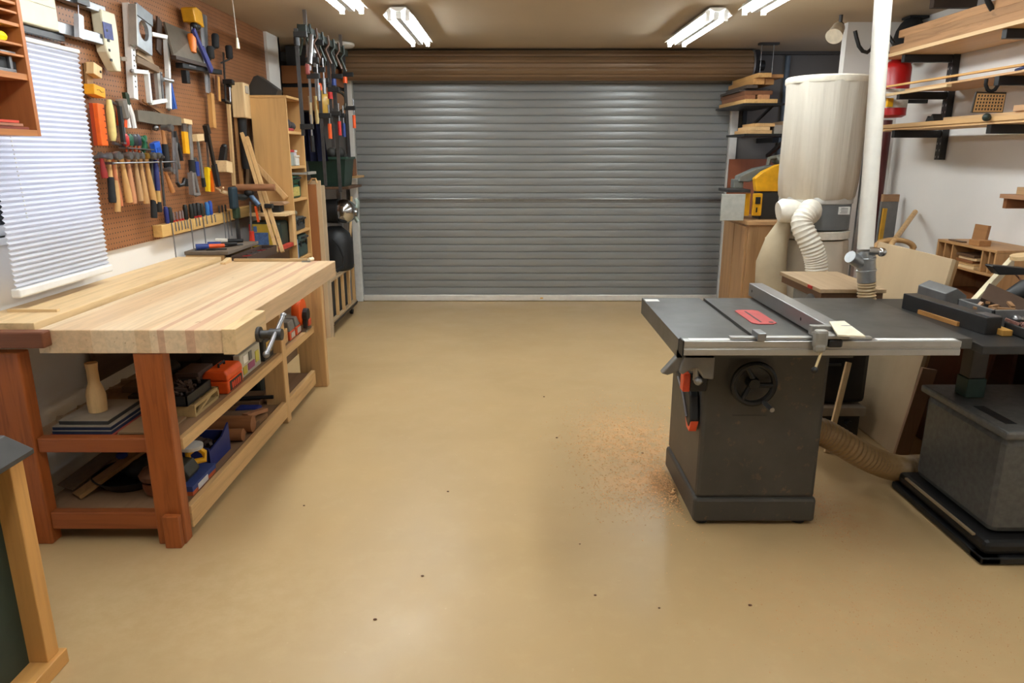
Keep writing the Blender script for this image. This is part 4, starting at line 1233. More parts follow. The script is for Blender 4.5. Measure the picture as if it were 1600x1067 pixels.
# second rail, further along and set higher
pts2 = [P(357, 336, 'x', XT + .03), P(400, 328, 'x', XT + .03)]
z2 = P(380, 333, 'x', XT + .03).z + .0
r2 = wthing('tool_rail', 'shorter pine rail beyond the screwdrivers beside the tall cabinet', 'rail', (XT, pts2[0].y + .2, z2))
MB().b2((XP + .001, pts2[0].y + .01, z2 - .03), (XT + .04, pts2[0].y + .55, z2 + .045)).build('rail_board', RAILW, r2, .003)
DG = 'screwdrivers in the pine rail'
drv = [(258, 323, (30, 42, 112), 'dark blue screwdriver at the left end of the rail', .015), (264, 324, (38, 40, 34), 'black screwdriver with yellow green band next to the dark blue one', .015),
       (270, 332, (130, 112, 110), 'slim grey red driver, first of the slim ones', .007), (275, 331, (124, 104, 106), 'slim grey red driver, second of the slim ones', .007),
       (280, 330, (136, 118, 116), 'slim grey red driver, third of the slim ones', .007), (284, 329, (120, 104, 102), 'slim grey red driver, fourth of the slim ones', .007),
       (288, 320, (24, 26, 24), 'black screwdriver with the longest shank reaching below the rail', .015), (297, 319, (30, 34, 30), 'black screwdriver right after the long shank one', .015),
       (302, 318, (28, 28, 28), 'black handled screwdriver with red collar in the middle of the rail', .014), (308, 317, (34, 34, 34), 'thick black screwdriver with red collar', .016),
       (314, 318, (34, 40, 34), 'dark screwdriver left of the light blue one', .015), (322, 316, (40, 110, 180), 'light blue screwdriver near the right end of the rail', .015),
       (327, 314, (36, 72, 160), 'mid blue screwdriver at the right of the light blue one', .015),
       (342, 328, (50, 46, 44), 'slim dark punch, first of three at the right end of the rail', .007), (347, 327, (54, 50, 48), 'slim dark punch, middle of three at the right end of the rail', .007), (352, 326, (50, 48, 46), 'slim dark punch, last of three at the right end of the rail', .007)]
for i, (px_, py_, c, lab, r) in enumerate(drv):
    p = P(px_, py_, 'x', XT + .022)
    h = max(.05, p.z - zr - .03)
    t = thing('screwdriver', lab, 'screwdriver', (XT + .024, p.y, zr + .031), DG)
    MB().lathe([(r * .75, 0), (r, .012), (r * .9, h * .35), (r, h * .8), (r * .7, h)], 10, (0, 0, 0), (0, 0, 1)).build('handle', pm(c, .4), t, 0, True)
    if 'red collar' in lab or 'grey red' in lab:
        MB().cyl((0, 0, .001), (0, 0, .012), r * 1.08).build('collar', RED, t, 0, True)
    long_ = {258: .20, 288: .26, 309: .1, 308: .17, 342: .19, 347: .2, 352: .17}.get(px_, .05)
    q = MB().tube([(.024, 0, .003), (.026, 0, -.03), (.026, 0, -long_)], .004, 6)
    q.build('shank', STEEL, t, 0, True)

# ------------------------------------------------------------------ clamps and sticks right of the pegboard
t, L = hung('sledge_hammer', 'sledge hammer with pale wooden block head and black handle hung upside down', 'hammer', (374, 137), (384, 264), .09)
MB().b2((-.06, -.05, -.21), (.06, .04, .03)).build('head', PALEZ, t, .004)
MB().cyl((0, 0, -L), (0, 0, -.21), .024, .030).build('handle', RUBBER, t, 0, True)
MB().b2((-.03, -.06, -.04), (.02, -.05, .01)).build('metal_plate', pm((170, 160, 146), .5), t)
wone('wooden_bracket', 'pale turned knob sticking out beside the sledge hammer head', 'bracket', MB().cyl(WP(386, 153, .06), WP(402, 154, .10), .022, .03).cyl(WP(386, 153, .06), WP(392, 153, .08), .04), pm((206, 196, 176), .5), smooth=True)
for i, (a, b_, w, c, lab) in enumerate((((357, 163), (366, 290), .028, (206, 170, 120), 'pale lath hanging left of the sledge hammer handle'), ((368, 174), (378, 290), .034, (178, 130, 82), 'tan lath hanging just left of the sledge hammer handle'),
                                     ((391, 158), (388, 292), .05, (126, 100, 72), 'grey brown board standing between the sledge hammer and the tall cabinet'))):
    wone('lath', lab, 'lath', MB().bar(WP(*b_, .04 + .01 * i), WP(*a, .04 + .01 * i), w, .02, (0, 1, 0)), wood(c, 'z'))
for i, (a, b_, lab) in enumerate((((378, 208), (434, 400), 'long square stick leaning against the tall cabinet, left of a pair'), ((386, 214), (442, 399), 'long square stick leaning against the tall cabinet, right of a pair'))):
    p0 = P(*b_, 'y', 5.0)
    p1 = P(*a, 'y', 5.36)
    p0.z = max(p0.z, .872)
    wone('square_stick', lab, 'stick', MB().bar(p0, p1, .024, .024, (1, 0, 0)), PINE, group='leaning square sticks')
wone('branch', 'forked pale twig sticking out from the pegboard above the clamps', 'twig', MB().tube([WP(337, 294, .02), WP(346, 299, .06), WP(359, 303, .10)], .012, 6, rad=[.006, .012, .016]).tube([WP(346, 299, .06), WP(349, 293, .09)], .006, 6), PALEX, smooth=True)
# quick clamp with dowel
p = P(366, 310, 'x', -1.93)
t = wthing('quick_clamp', 'dark teal and black quick clamp gripping the second pine rail', 'clamp', p)
MB().b2((p.x - .02, p.y - .06, p.z - .07), (p.x + .02, p.y + .03, p.z + .08)).build('body', pm((34, 54, 64), .45), t, .012)
MB().b2((p.x - .018, p.y - .02, p.z - .14), (p.x + .018, p.y + .045, p.z - .06)).build('trigger', pm((40, 62, 40), .45), t, .008)
MB().b2((p.x - .01, p.y, p.z - .35), (p.x + .01, p.y + .025, p.z - .12)).build('bar', DSTEEL, t)
MB().tube([(p.x, p.y + .03, p.z + .01), (p.x + .02, p.y + .12, p.z), (p.x + .05, p.y + .2, p.z + .03)], .022, 8).build('handle', pm((38, 44, 44), .5), t, 0, True)
a, b_ = P(370, 293, 'x', -1.93), P(413, 293, 'y', 5.15)
wone('dowel', 'short brown dowel lying across the top of the quick clamp', 'dowel', MB().cyl(a, (a.x + .26, a.y + .02, a.z), .024, n=16), wood((150, 102, 68), 'x'), smooth=True)
p = P(397, 311, 'y', 5.1)
t = wthing('glue_gun', 'blue and steel trigger tool hanging below the brown dowel', 'gun', p)
MB().cyl(P(392, 306, 'y', 5.1), P(405, 321, 'y', 5.08), .017).build('barrel', pm((90, 112, 140), .35, .4), t, 0, True)
MB().sph(P(389, 301, 'y', 5.1), .035, (1, .8, .8)).build('grip', BLACK, t, 0, True)
p = P(394, 345, 'y', 5.12)
t = wthing('sash_clamp', 'slim bar clamp with red handle standing in front of the second rail', 'clamp', P(393, 380, 'y', 5.12))
MB().bar(P(393, 365, 'y', 5.12), P(391, 315, 'y', 5.12), .012, .008, (1, 0, 0)).build('bar', STEEL, t)
MB().cyl(P(394, 378, 'y', 5.12), P(393, 361, 'y', 5.12), .02, .016).build('handle', pm((206, 56, 34), .4), t, 0, True)
MB().b2((P(386, 0, 'y', 5.12).x, 5.1, p.z + .09), (P(404, 0, 'y', 5.12).x - .02, 5.14, p.z + .12)).build('jaw', BLACK, t, .004)
MB().bar(P(404, 347, 'y', 5.1), P(399, 322, 'y', 5.1), .014, .012, (1, 0, 0)).build('lever', ORANGE, t)

# ------------------------------------------------------------------ low cabinet beyond the bench and its load
lc = wthing('low_cabinet', 'low dark cabinet beyond the far end of the workbench', 'cabinet', (-1.87, 4.92, 0))
MB().b2((-2.07, 4.60, 0), (-1.70, 5.42, .84)).build('carcase', DARKY, lc, .004)
MB().b2((-2.07, 4.40, .842), (-1.68, 5.43, .866)).build('top', DARKY, lc, .003)
MB().b2((-2.05, 4.42, 0), (-1.98, 4.48, .842)).build('leg', DARKY, lc)
td = wthing('drawing_board', 'dusty dark board on pine rails at the far left end of the bench', 'board', (-1.91, 4.66, .867))
MB().b2((-2.045, 4.42, .93), (-1.77, 4.97, .952)).build('panel', wood((112, 98, 84), 'y', .2, .7), td, .003)
MB().b2((-2.04, 4.425, .868), (-1.80, 4.45, .928)).build('front_rail', PINEX, td, .002)
MB().b2((-2.04, 4.90, .868), (-1.80, 4.93, .928)).build('back_rail', PINEX, td, .002)
q = MB()
q.b2((-1.765, 4.42, .868), (-1.655, 5.0, .878)).b2((-1.765, 4.42, .878), (-1.757, 5.0, .92)).b2((-1.663, 4.42, .878), (-1.655, 5.0, .915)).b2((-1.765, 4.42, .878), (-1.655, 4.428, .92)).b2((-1.765, 4.992, .878), (-1.655, 5.0, .92))
dw = wthing('bit_tray', 'long shallow tray of black handled bits beside the dusty dark board', 'tray', (-1.71, 4.7, .867))
q.build('drawer_box', pm((72, 54, 44), .6), dw)
for i in range(12):
    y = 4.46 + .045 * i
    MB().bar((-1.748, y, .893), (-1.675, y + .03, .897), .014, .014).build('bit', (BLACK, STEEL, BLACK, RED, BLACK, STEEL)[i % 6], dw)
for a, b_, r, mt, mt2, lab in (((-1.99, 4.47), (-1.84, 4.55), .02, pm((34, 58, 128), .45), ORANGE, 'blue and orange screwdriver lying at the near left of the dusty board'),
                               ((-1.97, 4.60), (-1.80, 4.66), .019, pm((34, 54, 120), .45), BLACK, 'blue and black screwdriver lying behind the blue and orange one'),
                               ((-1.99, 4.78), (-1.82, 4.82), .02, pm((206, 198, 184), .5), BLACK, 'cream and black chisel lying at the back of the dusty board'),
                               ((-1.92, 4.46), (-1.80, 4.48), .007, BLACK, BLACK, 'thin black pencil lying at the front of the dusty board'),
                               ((-1.88, 4.62), (-1.78, 4.70), .009, DSTEEL, DSTEEL, 'small dark pliers lying at the right of the dusty board'),
                               ((-2.0, 4.68), (-1.93, 4.74), .01, RED, RED, 'short red rod lying near the wall on the dusty board')):
    p0, p1 = Vector((*a, .953 + r)), Vector((*b_, .953 + r))
    mid = p0.lerp(p1, .45)
    t = wthing({'pencil': 'pencil', 'pliers': 'pliers', 'chisel': 'chisel', 'rod': 'rod'}.get(lab.split()[3] if lab.split()[3] in ('chisel',) else lab.split()[2], 'screwdriver'), lab, 'tool', (p0.x, p0.y, .953))
    MB().cyl(p0, mid, r, r * .9).build('handle', mt, t, 0, True)
    MB().cyl(mid, p1, r * .75, r * .6).build('shaft', mt2, t, 0, True)

# ------------------------------------------------------------------ tall cabinet
TX0, TX1, TY0, TY1, TZ = -1.91, -1.65, 5.45, 5.86, 1.935
tc = wthing('tall_cabinet', 'tall pale plywood shelf cabinet beyond the workbench', 'cabinet', (-1.82, 5.65, 0))
MB().b2((TX0, TY0, 0), (TX1, TY0 + .02, TZ)).build('side_panel', PLYZ, tc, .001)
MB().b2((TX0, TY1 - .02, 0), (TX1, TY1, TZ)).build('side_panel', PLYZ, tc, .001)
MB().b2((TX0, TY0 + .02, 0), (TX0 + .01, TY1 - .02, TZ)).build('back_panel', wood((150, 104, 62), 'z', .2), tc)
MB().b2((TX0, TY0 - .005, TZ), (TX1 + .01, TY1 + .005, TZ + .018)).build('top_board', PLYY, tc, .001)
SZ = (1.706, 1.451, 1.207, .96, .75, .45, .1)
for z in SZ:
    MB().b2((TX0 + .01, TY0 + .02, z - .02), (TX1 - .004, TY1 - .02, z)).build('shelf', PLYY, tc, .001)
sb = MB().b2((TX0, 5.22, 1.10), (TX1 + .005, TY0 - .001, 1.125)).build('bracket_shelf', PALEX, tc, .003)
MB().b2((TX1 - .03, TY0 - .06, .868), (TX1, TY0 - .001, 1.10)).build('bracket_shelf_leg', PINE, sb)
s = wthing('disc_sander', 'black sanding block with tan felt top on the small bracket shelf', 'sander', (-1.72, 5.33, 1.126))
MB().b2((-1.85, 5.28, 1.126), (-1.70, 5.38, 1.175)).build('body', BLACK, s, .008)
MB().prism([(-.09, 0), (.10, 0), (.12, .012), (.10, .024), (-.08, .02)], 5.27, 5.39, 'xz', Matrix.Translation((-1.78, 0, 1.176))).build('pad', wood((160, 126, 96), 'x'), s)
wone('wood_offcut', 'slanting pale offcut propped from the bracket shelf to the cabinet side', 'offcut', MB().bar((-1.69, 5.41, 1.22), (-1.90, 5.43, 1.46), .035, .025, (1, 0, 0)), PINE)
gc = wthing('gift_case', 'dark green case with yellow and blue picture panel below the bracket shelf', 'case', (-1.76, 5.3, .867))
MB().b2((-1.93, 5.22, .867), (-1.69, 5.42, 1.06)).build('case_body', pm((30, 44, 36), .5), gc, .02)
pp = MB().b2((-1.90, 5.212, .88), (-1.735, 5.219, 1.045)).build('picture_panel', pm((206, 176, 60), .5), gc)
MB().b2((-1.885, 5.209, .895), (-1.78, 5.2118, .985)).b2((-1.885, 5.209, .99), (-1.86, 5.2118, 1.03)).build('blue_picture', pm((86, 120, 170), .5, 0, .3, 40), pp)
MB().b2((-1.915, 5.209, .88), (-1.90, 5.2118, 1.045)).build('red_edge', RED, pp)
wone('grey_block', 'black angled block lying on top of the tall cabinet', 'block', MB().prism([(-.13, 0), (.10, 0), (.12, .04), (-.02, .14), (-.05, .13)], -.06, .06, 'xz', Matrix.Translation((-1.83, 5.54, TZ + .019))), pm((48, 44, 40), .5), bev=.004)
# contents
wone('work_gloves', 'dark crumpled gloves on the top shelf of the tall cabinet', 'gloves', MB().sph((-1.73, 5.60, 1.76), .06, (1, 1.3, .8)).sph((-1.71, 5.70, 1.745), .045, (1, 1.2, .8)), pm((56, 48, 46), .8, 0, .3), smooth=True)
wone('red_cloth', 'folded red cloth on the top shelf of the tall cabinet', 'cloth', MB().b2((-1.76, 5.52, 1.707), (-1.665, 5.66, 1.728)), pm((150, 44, 44), .8, 0, .3), bev=.008)
for x, y, w, h, c, lc_, lab in ((-1.71, 5.54, .10, .10, (150, 156, 148), (180, 40, 40), 'pale tub with red lid on the second shelf of the tall cabinet'), (-1.70, 5.66, .09, .06, (200, 196, 186), (214, 206, 190), 'white carton on the second shelf of the tall cabinet'), (-1.74, 5.76, .08, .10, (196, 190, 196), (210, 206, 200), 'clear tub at the right of the second shelf of the tall cabinet')):
    t = wthing('tub', lab, 'tub', (x, y, 1.452))
    MB().b2((x - w / 2, y - w / 2, 1.452), (x + w / 2, y + w / 2, 1.452 + h)).build('tub_body', pm(c, .4), t, .006)
    MB().b2((x - w / 2 - .004, y - w / 2 - .004, 1.452 + h + .001), (x + w / 2 + .004, y + w / 2 + .004, 1.452 + h + .018)).build('lid', pm(lc_, .4), t, .004)
t = toolcase('tool_case', 'green ribbed tool case on the third shelf of the tall cabinet', (-1.74, 5.63, 1.208), .26, .13, .17, (34, 84, 60), rz=math.radians(90), panel=(190, 172, 96))
wone('pipe_wrench', 'grey wrench lying on the green ribbed case', 'wrench', MB().bar((-1.70, 5.55, 1.395), (-1.64, 5.82, 1.388), .03, .016).bar((-1.64, 5.80, 1.39), (-1.60, 5.9, 1.395), .04, .02), pm((150, 146, 136), .5, .4))
t = toolcase('drill_case', 'dark grey power tool case on the fourth shelf of the tall cabinet', (-1.73, 5.65, .961), .24, .13, .10, (62, 66, 66), rz=math.radians(90))
wone('rag_pile', 'pile of grey brown rags on the dark grey power tool case', 'rags', MB().sph((-1.73, 5.6, 1.094), .055, (1, 1.4, .55)), pm((132, 122, 100), .9, 0, .3, 40), smooth=True)
t = toolcase('tool_case', 'dark teal tool case on the lowest visible shelf of the tall cabinet', (-1.73, 5.68, .751), .24, .13, .17, (44, 66, 62), rz=math.radians(90))
wone('blue_book', 'thin blue book standing beside the dark teal case', 'book', MB().b2((-1.78, 5.50, .751), (-1.66, 5.52, .90)), pm((110, 140, 180), .5))
wone('red_level', 'red box level lying on the low cabinet by the tall cabinet', 'level', MB().b2((-1.69, 5.06, .867), (-1.655, 5.40, .895)), pm((180, 56, 40), .45), bev=.002)

# boards standing on the floor right of the tall cabinet
for i, (x0, x1, y, h, mt, lab) in enumerate(((-1.69, -1.60, 5.92, 1.30, wood((160, 102, 56), 'z', .12), 'brown hardboard sheet standing in front of pale boards right of the tall cabinet'),
                                             (-1.68, -1.57, 5.95, 1.33, wood((204, 178, 142), 'z', .12), 'pale board standing behind the brown sheet'),
                                             (-1.68, -1.548, 5.98, 1.29, wood((190, 170, 142), 'z', .12), 'greyish pale board at the back of the standing boards'))):
    wone('standing_board', lab, 'board', MB().b2((x0, y, 0), (x1, y + .018, h)), mt, group='boards standing right of the tall cabinet', bev=.001)
wone('brown_stop_block', 'small wooden bracket on top of the standing brown sheet', 'block', MB().tube([(-1.66, 5.929, 1.31), (-1.63, 5.929, 1.345), (-1.60, 5.929, 1.345), (-1.59, 5.929, 1.31)], .008, 6), PINE)

# rolling rack by the door
RC = wthing('rolling_cart', 'low wooden rack on castors holding dark sheets beside the roller door', 'cart', (-1.72, 6.5, 0))
MB().b2((-1.92, 6.02, .47), (-1.555, 6.98, .49)).build('top_board', wood((186, 160, 124), 'y', .2), RC, .002)
MB().b2((-1.59, 6.02, .10), (-1.55, 6.98, .135)).build('bottom_rail', wood((176, 150, 116), 'y', .2), RC, .002)
MB().b2((-1.548, 6.02, .105), (-1.545, 6.98, .12)).build('edge_strip', BLACK, RC)
MB().b2((-1.92, 6.02, .09), (-1.55, 6.98, .10)).build('base', DARKY, RC)
for y in (6.035, 6.27, 6.5, 6.74, 6.955):
    MB().b2((-1.585, y - .018, .136), (-1.56, y + .018, .469)).build('slat', PINE, RC, .001)
MB().b2((-1.92, 6.02, .10), (-1.585, 6.04, .469)).build('end_panel', PINE, RC, .001)
for x in (-1.60, -1.87):
    for y in (6.08, 6.92):
        c = MB().cyl((x - .014, y, .036), (x + .014, y, .036), .036, n=18).build('castor', RUBBER, RC, 0, True)
        MB().b2((x - .02, y - .02, .045), (x - .016, y + .02, .09)).b2((x + .016, y - .02, .045), (x + .02, y + .02, .09)).b2((x - .02, y - .02, .078), (x + .02, y + .02, .09)).build('fork', STEEL, c)
for i in range(5):
    x = -1.64 - .05 * i
    wone('dark_sheet', 'dark sheet standing in the rolling rack, number %s from the slats' % ('first', 'second', 'third', 'fourth', 'fifth')[i], 'sheet', MB().b2((x, 6.08, .101), (x + .012, 6.9 - .04 * i, .44)), pm((44, 46, 48), .6), group='dark sheets in the rolling rack')

# ------------------------------------------------------------------ clamp rail hung from the ceiling
KX = -1.46
kr = wthing('clamp_rail', 'dark green clamp rail hung from the ceiling near the left corner', 'rail', (KX, 5.95, 2.36))
MB().b2((KX - .03, 5.32, 2.36), (KX + .03, 6.62, 2.41)).build('rail', pm((34, 42, 36), .5), kr, .004)
for y in (5.42, 6.5):
    MB().b2((KX - .012, y - .012, 2.41), (KX + .012, y + .012, ZC)).build('strut', STEEL, kr)


def fclamp(lab, px_, ybot, jaw, slide, col, w=.012, x=KX, grp='F clamps on the ceiling rail', top=2.358):
    b0 = P(px_, ybot, 'x', x)
    y = b0.y
    t = wthing('f_clamp', lab, 'clamp', (x, y, b0.z), grp)
    MB().b2((x - w, y - .005, b0.z), (x + w, y + .005, top)).build('bar', DSTEEL if col != 'steel' else STEEL, t)
    cm = {'orange': ORANGE, 'red': RED, 'blue': pm((40, 60, 120), .4), 'steel': STEEL, 'black': BLACKM}[col]
    for (py_, s) in ((jaw, 1), (slide, -1)):
        z = P(px_, py_, 'x', x).z
        MB().b2((x - .016, y - .014, z - .018), (x + .075, y + .014, z + .018)).build('jaw', BLACKM, t, .003)
    z = P(px_, slide, 'x', x).z
    zj = P(px_, jaw, 'x', x).z
    MB().cyl((x, y, zj - .07), (x, y, zj - .019), .02).build('collar', cm, t, 0, True)
    MB().cyl((x + .06, y, z - .17), (x + .06, y, z - .06), .014).build('handle', cm, t, 0, True)
    MB().cyl((x + .06, y, z - .07), (x + .06, y, z + .08), .006).build('screw', STEEL, t, 0, True)


for a in (('black F clamp at the left end of the ceiling rail, longest of all', 474, 212, 60, 198, 'black', .012), ('F clamp with pale screw second from the left on the ceiling rail', 486, 160, 96, 120, 'steel', .008), ('twisted bar F clamp third from the left on the ceiling rail', 495, 150, 70, 110, 'steel', .008),
          ('steel F clamp with orange collar and orange handle on the ceiling rail', 509, 290, 130, 182, 'orange'), ('F clamp with red collar on the ceiling rail', 521, 230, 142, 178, 'red'), ('F clamp with red ring and blue orange handle reaching down past the green bin', 532, 300, 124, 182, 'blue', .014),
          ('F clamp with orange ends nearest the roller door on the ceiling rail', 546, 246, 120, 170, 'orange')):
    fclamp(*a)
for i in range(7):
    y = 5.38 + .17 * i
    t = wthing('spring_clamp', 'small dark spring clamp gripping the ceiling rail, %s from the left' % ('first', 'second', 'third', 'fourth', 'fifth', 'sixth', 'seventh')[i], 'clamp', (KX + .04, y, 2.30), 'spring clamps on the ceiling rail')
    for s in (-1, 1):
        MB().tube([(KX + s * .04, y, 2.42), (KX + s * .045, y, 2.36), (KX + s * .015, y, 2.32), (KX + s * .05, y + .02, 2.22)], .010, 6).build('jaw', (pm((48, 56, 48), .5), pm((90, 60, 40), .5))[i % 2], t, 0, True)
p0, p1 = P(473, 60, 'x', KX + .06), P(465, 108, 'x', KX + .06)
t = wthing('pistol_clamp', 'short steel clamp with red tip hanging at the end of the ceiling rail', 'clamp', p1)
MB().cyl((KX + .06, 5.33, 2.34), (KX + .06, 5.24, 2.14), .016).build('bar', STEEL, t, 0, True)
MB().b2((KX + .035, 5.205, 2.07), (KX + .06, 5.24, 2.14)).build('red_tip', pm((120, 50, 44), .45), t, .006)
# ceiling disc
one('smoke_alarm', 'round white disc fixed to the ceiling above the clamps', 'alarm', MB().lathe([(.12, 0), (.135, .012), (.135, .03), (.12, .038)], 36, (0, 0, 0), (0, 0, 1)), pm((226, 222, 214), .5), (-1.57, 6.93, ZC - .04), smooth=True)

# things stored in the left corner behind the clamps
p = P(436, 130, 'y', 7.0)
cb = wthing('corner_shelf', 'brown plywood box high in the left corner behind the clamps', 'shelf', (-1.95, 7.2, 2.0))
MB().b2((-2.35, 7.0, 2.175), (-1.68, 7.52, 2.33)).build('upper_board', wood((150, 94, 52), 'x', .15), cb, .002)
MB().b2((-2.35, 7.0, 1.93), (-1.68, 7.52, 2.14)).build('lower_board', wood((160, 106, 60), 'x', .15), cb, .002)
MB().b2((-2.35, 7.05, 2.14), (-1.70, 7.5, 2.175)).build('gap_strip', BLACK, cb)
wone('dark_backing', 'dark sheet above the plywood box behind the clamps', 'sheet', MB().b2((-2.10, 7.05, 2.335), (-1.66, 7.08, 2.505)), pm((46, 42, 40), .7))
wone('air_vent', 'dark slanting strip high on the wall left of the clamps', 'strip', MB().bar((-2.45, 7.545, 2.43), (-2.16, 7.545, 2.39), .05, .02, (0, 0, 1)), pm((70, 60, 52), .7))
ap = MB()
rows = []
for i in range(9):
    z = 1.88 - .05 * i
    rows.append([ap.bm.verts.new((-1.82 + .22 * k / 12 * (1 + .02 * i), 6.255 + .02 * math.sin(k * 1.9 + i * .2), z)) for k in range(13)])
for a, c in zip(rows, rows[1:]):
    for k in range(12):
        ap.bm.faces.new((a[k], a[k + 1], c[k + 1], c[k]))
bmesh.ops.solidify(ap.bm, geom=list(ap.bm.faces), thickness=.008)
wone('blue_apron', 'dark blue cloth apron hanging above the green bin', 'apron', ap, pm((28, 32, 62), .9, 0, .2), smooth=True)
for i, (px_, r, c, lab) in enumerate(((484, .016, (214, 196, 160), 'pale mallet stem hanging left of the amber bottle'), (493, .018, (206, 184, 130), 'pale wooden mallet stem hanging just left of the amber bottle'))):
    p = P(px_, 150, 'y', 6.19)
    t = wthing('wood_mallet', lab, 'mallet', (p.x, 6.19, p.z - .28))
    MB().lathe([(r * .7, 0), (r, .03), (r * .8, .2), (r, .22)], 12, (p.x, 6.19, p.z - .22), (p.x, 6.19, p.z)).build('handle', pm(c, .4), t, 0, True)
p = P(505, 180, 'y', 6.25)
t = wthing('amber_bottle', 'amber plastic bottle with pale cap hanging among the clamps', 'bottle', p)
MB().lathe([(.055, 0), (.068, .02), (.068, .13), (.05, .17), (.02, .2)], 18, p, p + Vector((0, 0, 1))).build('body', pm((196, 156, 70), .25), t, 0, True)
MB().cyl(p + Vector((0, 0, .2)), p + Vector((0, 0, .235)), .03).build('cap', pm((206, 190, 170), .4), t, 0, True)
MB().b2((p.x - .035, p.y - .071, p.z + .04), (p.x + .02, p.y - .064, p.z + .12)).build('label_panel', pm((180, 124, 40), .5), t, .003)
p = P(528, 178, 'y', 6.6)
wone('hose_reel', 'coiled dark cable hanging right of the amber bottle', 'cable', MB().tube([p + Vector((.075 * math.cos(a * .5) * (1 + .02 * (a % 5)), .03 * math.sin(a), .10 + .09 * math.sin(a * .5))) for a in range(40)], .012, 8), pm((60, 54, 40), .6), smooth=True)
hb2 = wthing('hanging_bar', 'thin dark bar carrying the apron and bottle below the ceiling clamp rail', 'bar', (-1.75, 6.22, 1.875))
MB().cyl((XP + .02, 6.22, 1.885), (-1.46, 6.22, 1.885), .007, n=8).build('rod', DSTEEL, hb2, 0, True)
MB().cyl((-1.46, 6.22, 1.885), (-1.46, 6.22, 2.359), .006, n=8).build('hanger', DSTEEL, hb2, 0, True)
# shelf and green bin
sf = wthing('bin_shelf', 'narrow dark shelf carrying the green bin in the left corner', 'shelf', (-1.66, 6.72, 1.22))
MB().b2((-1.86, 6.48, 1.235), (-1.46, 7.05, 1.255)).build('board', DARKX, sf)
MB().b2((-1.70, 7.0, .0), (-1.66, 7.04, 1.235)).build('post', STEEL, sf)
MB().b2((-1.86, 7.0, .0), (-1.82, 7.04, 1.235)).build('post', GALV, sf)
gb = wthing('storage_bin', 'dark green plastic bin with rim on the shelf in the left corner', 'bin', (-1.65, 6.66, 1.256))
q = MB()
q._pts([(-1.79, 6.53, 1.257), (-1.51, 6.53, 1.257), (-1.51, 6.83, 1.257), (-1.79, 6.83, 1.257), (-1.82, 6.50, 1.50), (-1.48, 6.50, 1.50), (-1.48, 6.86, 1.50), (-1.82, 6.86, 1.50)], [(0, 3, 2, 1), (0, 1, 5, 4), (1, 2, 6, 5), (2, 3, 7, 6), (3, 0, 4, 7)])
q.build('shell', pm((24, 48, 38), .45), gb)
MB().bar((-1.83, 6.5, 1.505), (-1.47, 6.5, 1.505), .025, .02).bar((-1.48, 6.5, 1.505), (-1.48, 6.87, 1.505), .025, .02).bar((-1.82, 6.5, 1.505), (-1.82, 6.87, 1.505), .025, .02).bar((-1.83, 6.86, 1.505), (-1.47, 6.86, 1.505), .025, .02).build('rim', pm((40, 66, 54), .45), gb)
q = MB()
for i in range(14):
    q.sph((random.uniform(-1.77, -1.53), random.uniform(6.55, 6.8), random.uniform(1.46, 1.55)), random.uniform(.03, .055))
q.build('contents', pm((46, 44, 40), .7, 0, .4), gb, 0, True)['kind'] = 'stuff'
wb_ = wthing('small_wood_box', 'small open wooden box on a plank beside the green bin', 'box', P(544, 275, 'y', 7.12))
p = P(544, 275, 'y', 7.12)
MB().b2((p.x - .08, 7.06, p.z - .02), (p.x + .09, 7.45, p.z)).build('plank', PINEX, wb_)
MB().b2((p.x - .055, 7.08, p.z), (p.x + .06, 7.10, p.z + .165)).b2((p.x - .055, 7.10, p.z), (p.x - .04, 7.24, p.z + .165)).b2((p.x + .045, 7.10, p.z), (p.x + .06, 7.24, p.z + .165)).build('box', BROWNX, wb_, .002)
MB().b2((p.x - .03, 7.075, p.z + .05), (p.x + .03, 7.08, p.z + .075)).b2((p.x - .03, 7.075, p.z + .10), (p.x + .03, 7.08, p.z + .12)).build('slot', DARKX, wb_)
p = P(533, 330, 'y', 6.6)
gr = wthing('bench_grinder', 'black and chrome motor unit mounted below the green bin', 'grinder', p - Vector((0, 0, .1)))
MB().cyl(p + Vector((-.17, 0, .0)), p + Vector((-.02, 0, .0)), .105, .115).build('motor', BLACKM, gr, 0, True)
MB().sph(p + Vector((.03, 0, 0)), .115, (1, 1, .95)).cyl(p + Vector((.05, 0, 0)), p + Vector((.15, 0, -.01)), .05, .04).build('chrome_head', CHROME, gr, 0, True)
MB().tube([p + Vector((.13 + .02 * math.sin(k), .04, .11 - .03 * k)) for k in range(8)], .02, 8).build('ribbed_pipe', pm((150, 160, 150), .4, .4), gr, 0, True)
MB().b2((p.x - .06, 6.64, p.z - .08), (p.x + .02, 6.95, p.z + .02)).build('mount', DSTEEL, gr)
p = P(527, 388, 'y', 6.45)
vc = wthing('shop_vacuum', 'black vacuum with looped hose standing on the rolling rack', 'vacuum', (p.x - .06, 6.45, .491))
MB().lathe([(.13, 0), (.15, .02), (.155, .26), (.13, .34), (.06, .40)], 20, (p.x - .05, 6.62, .492), (p.x - .05, 6.62, 2)).build('tank', BLACK, vc, 0, True)
MB().tube([(p.x - .02, 6.40, .80), (p.x + .04, 6.38, .74), (p.x + .075, 6.38, .64), (p.x + .06, 6.38, .55), (p.x - .0, 6.36, .515)], .016, 8).build('hose', RUBBER, vc, 0, True)
wone('roller_pole', 'pale pole leaning in the left corner behind the black vacuum', 'pole', MB().cyl((-1.70, 7.2, .0), (-1.64, 7.38, 1.12), .014), PALEX)
wone('grey_sheet', 'dull grey board standing against the wall below the green bin', 'sheet', MB().b2((-2.10, 7.40, .0), (-1.70, 7.42, 1.20)), pm((150, 142, 134), .6))

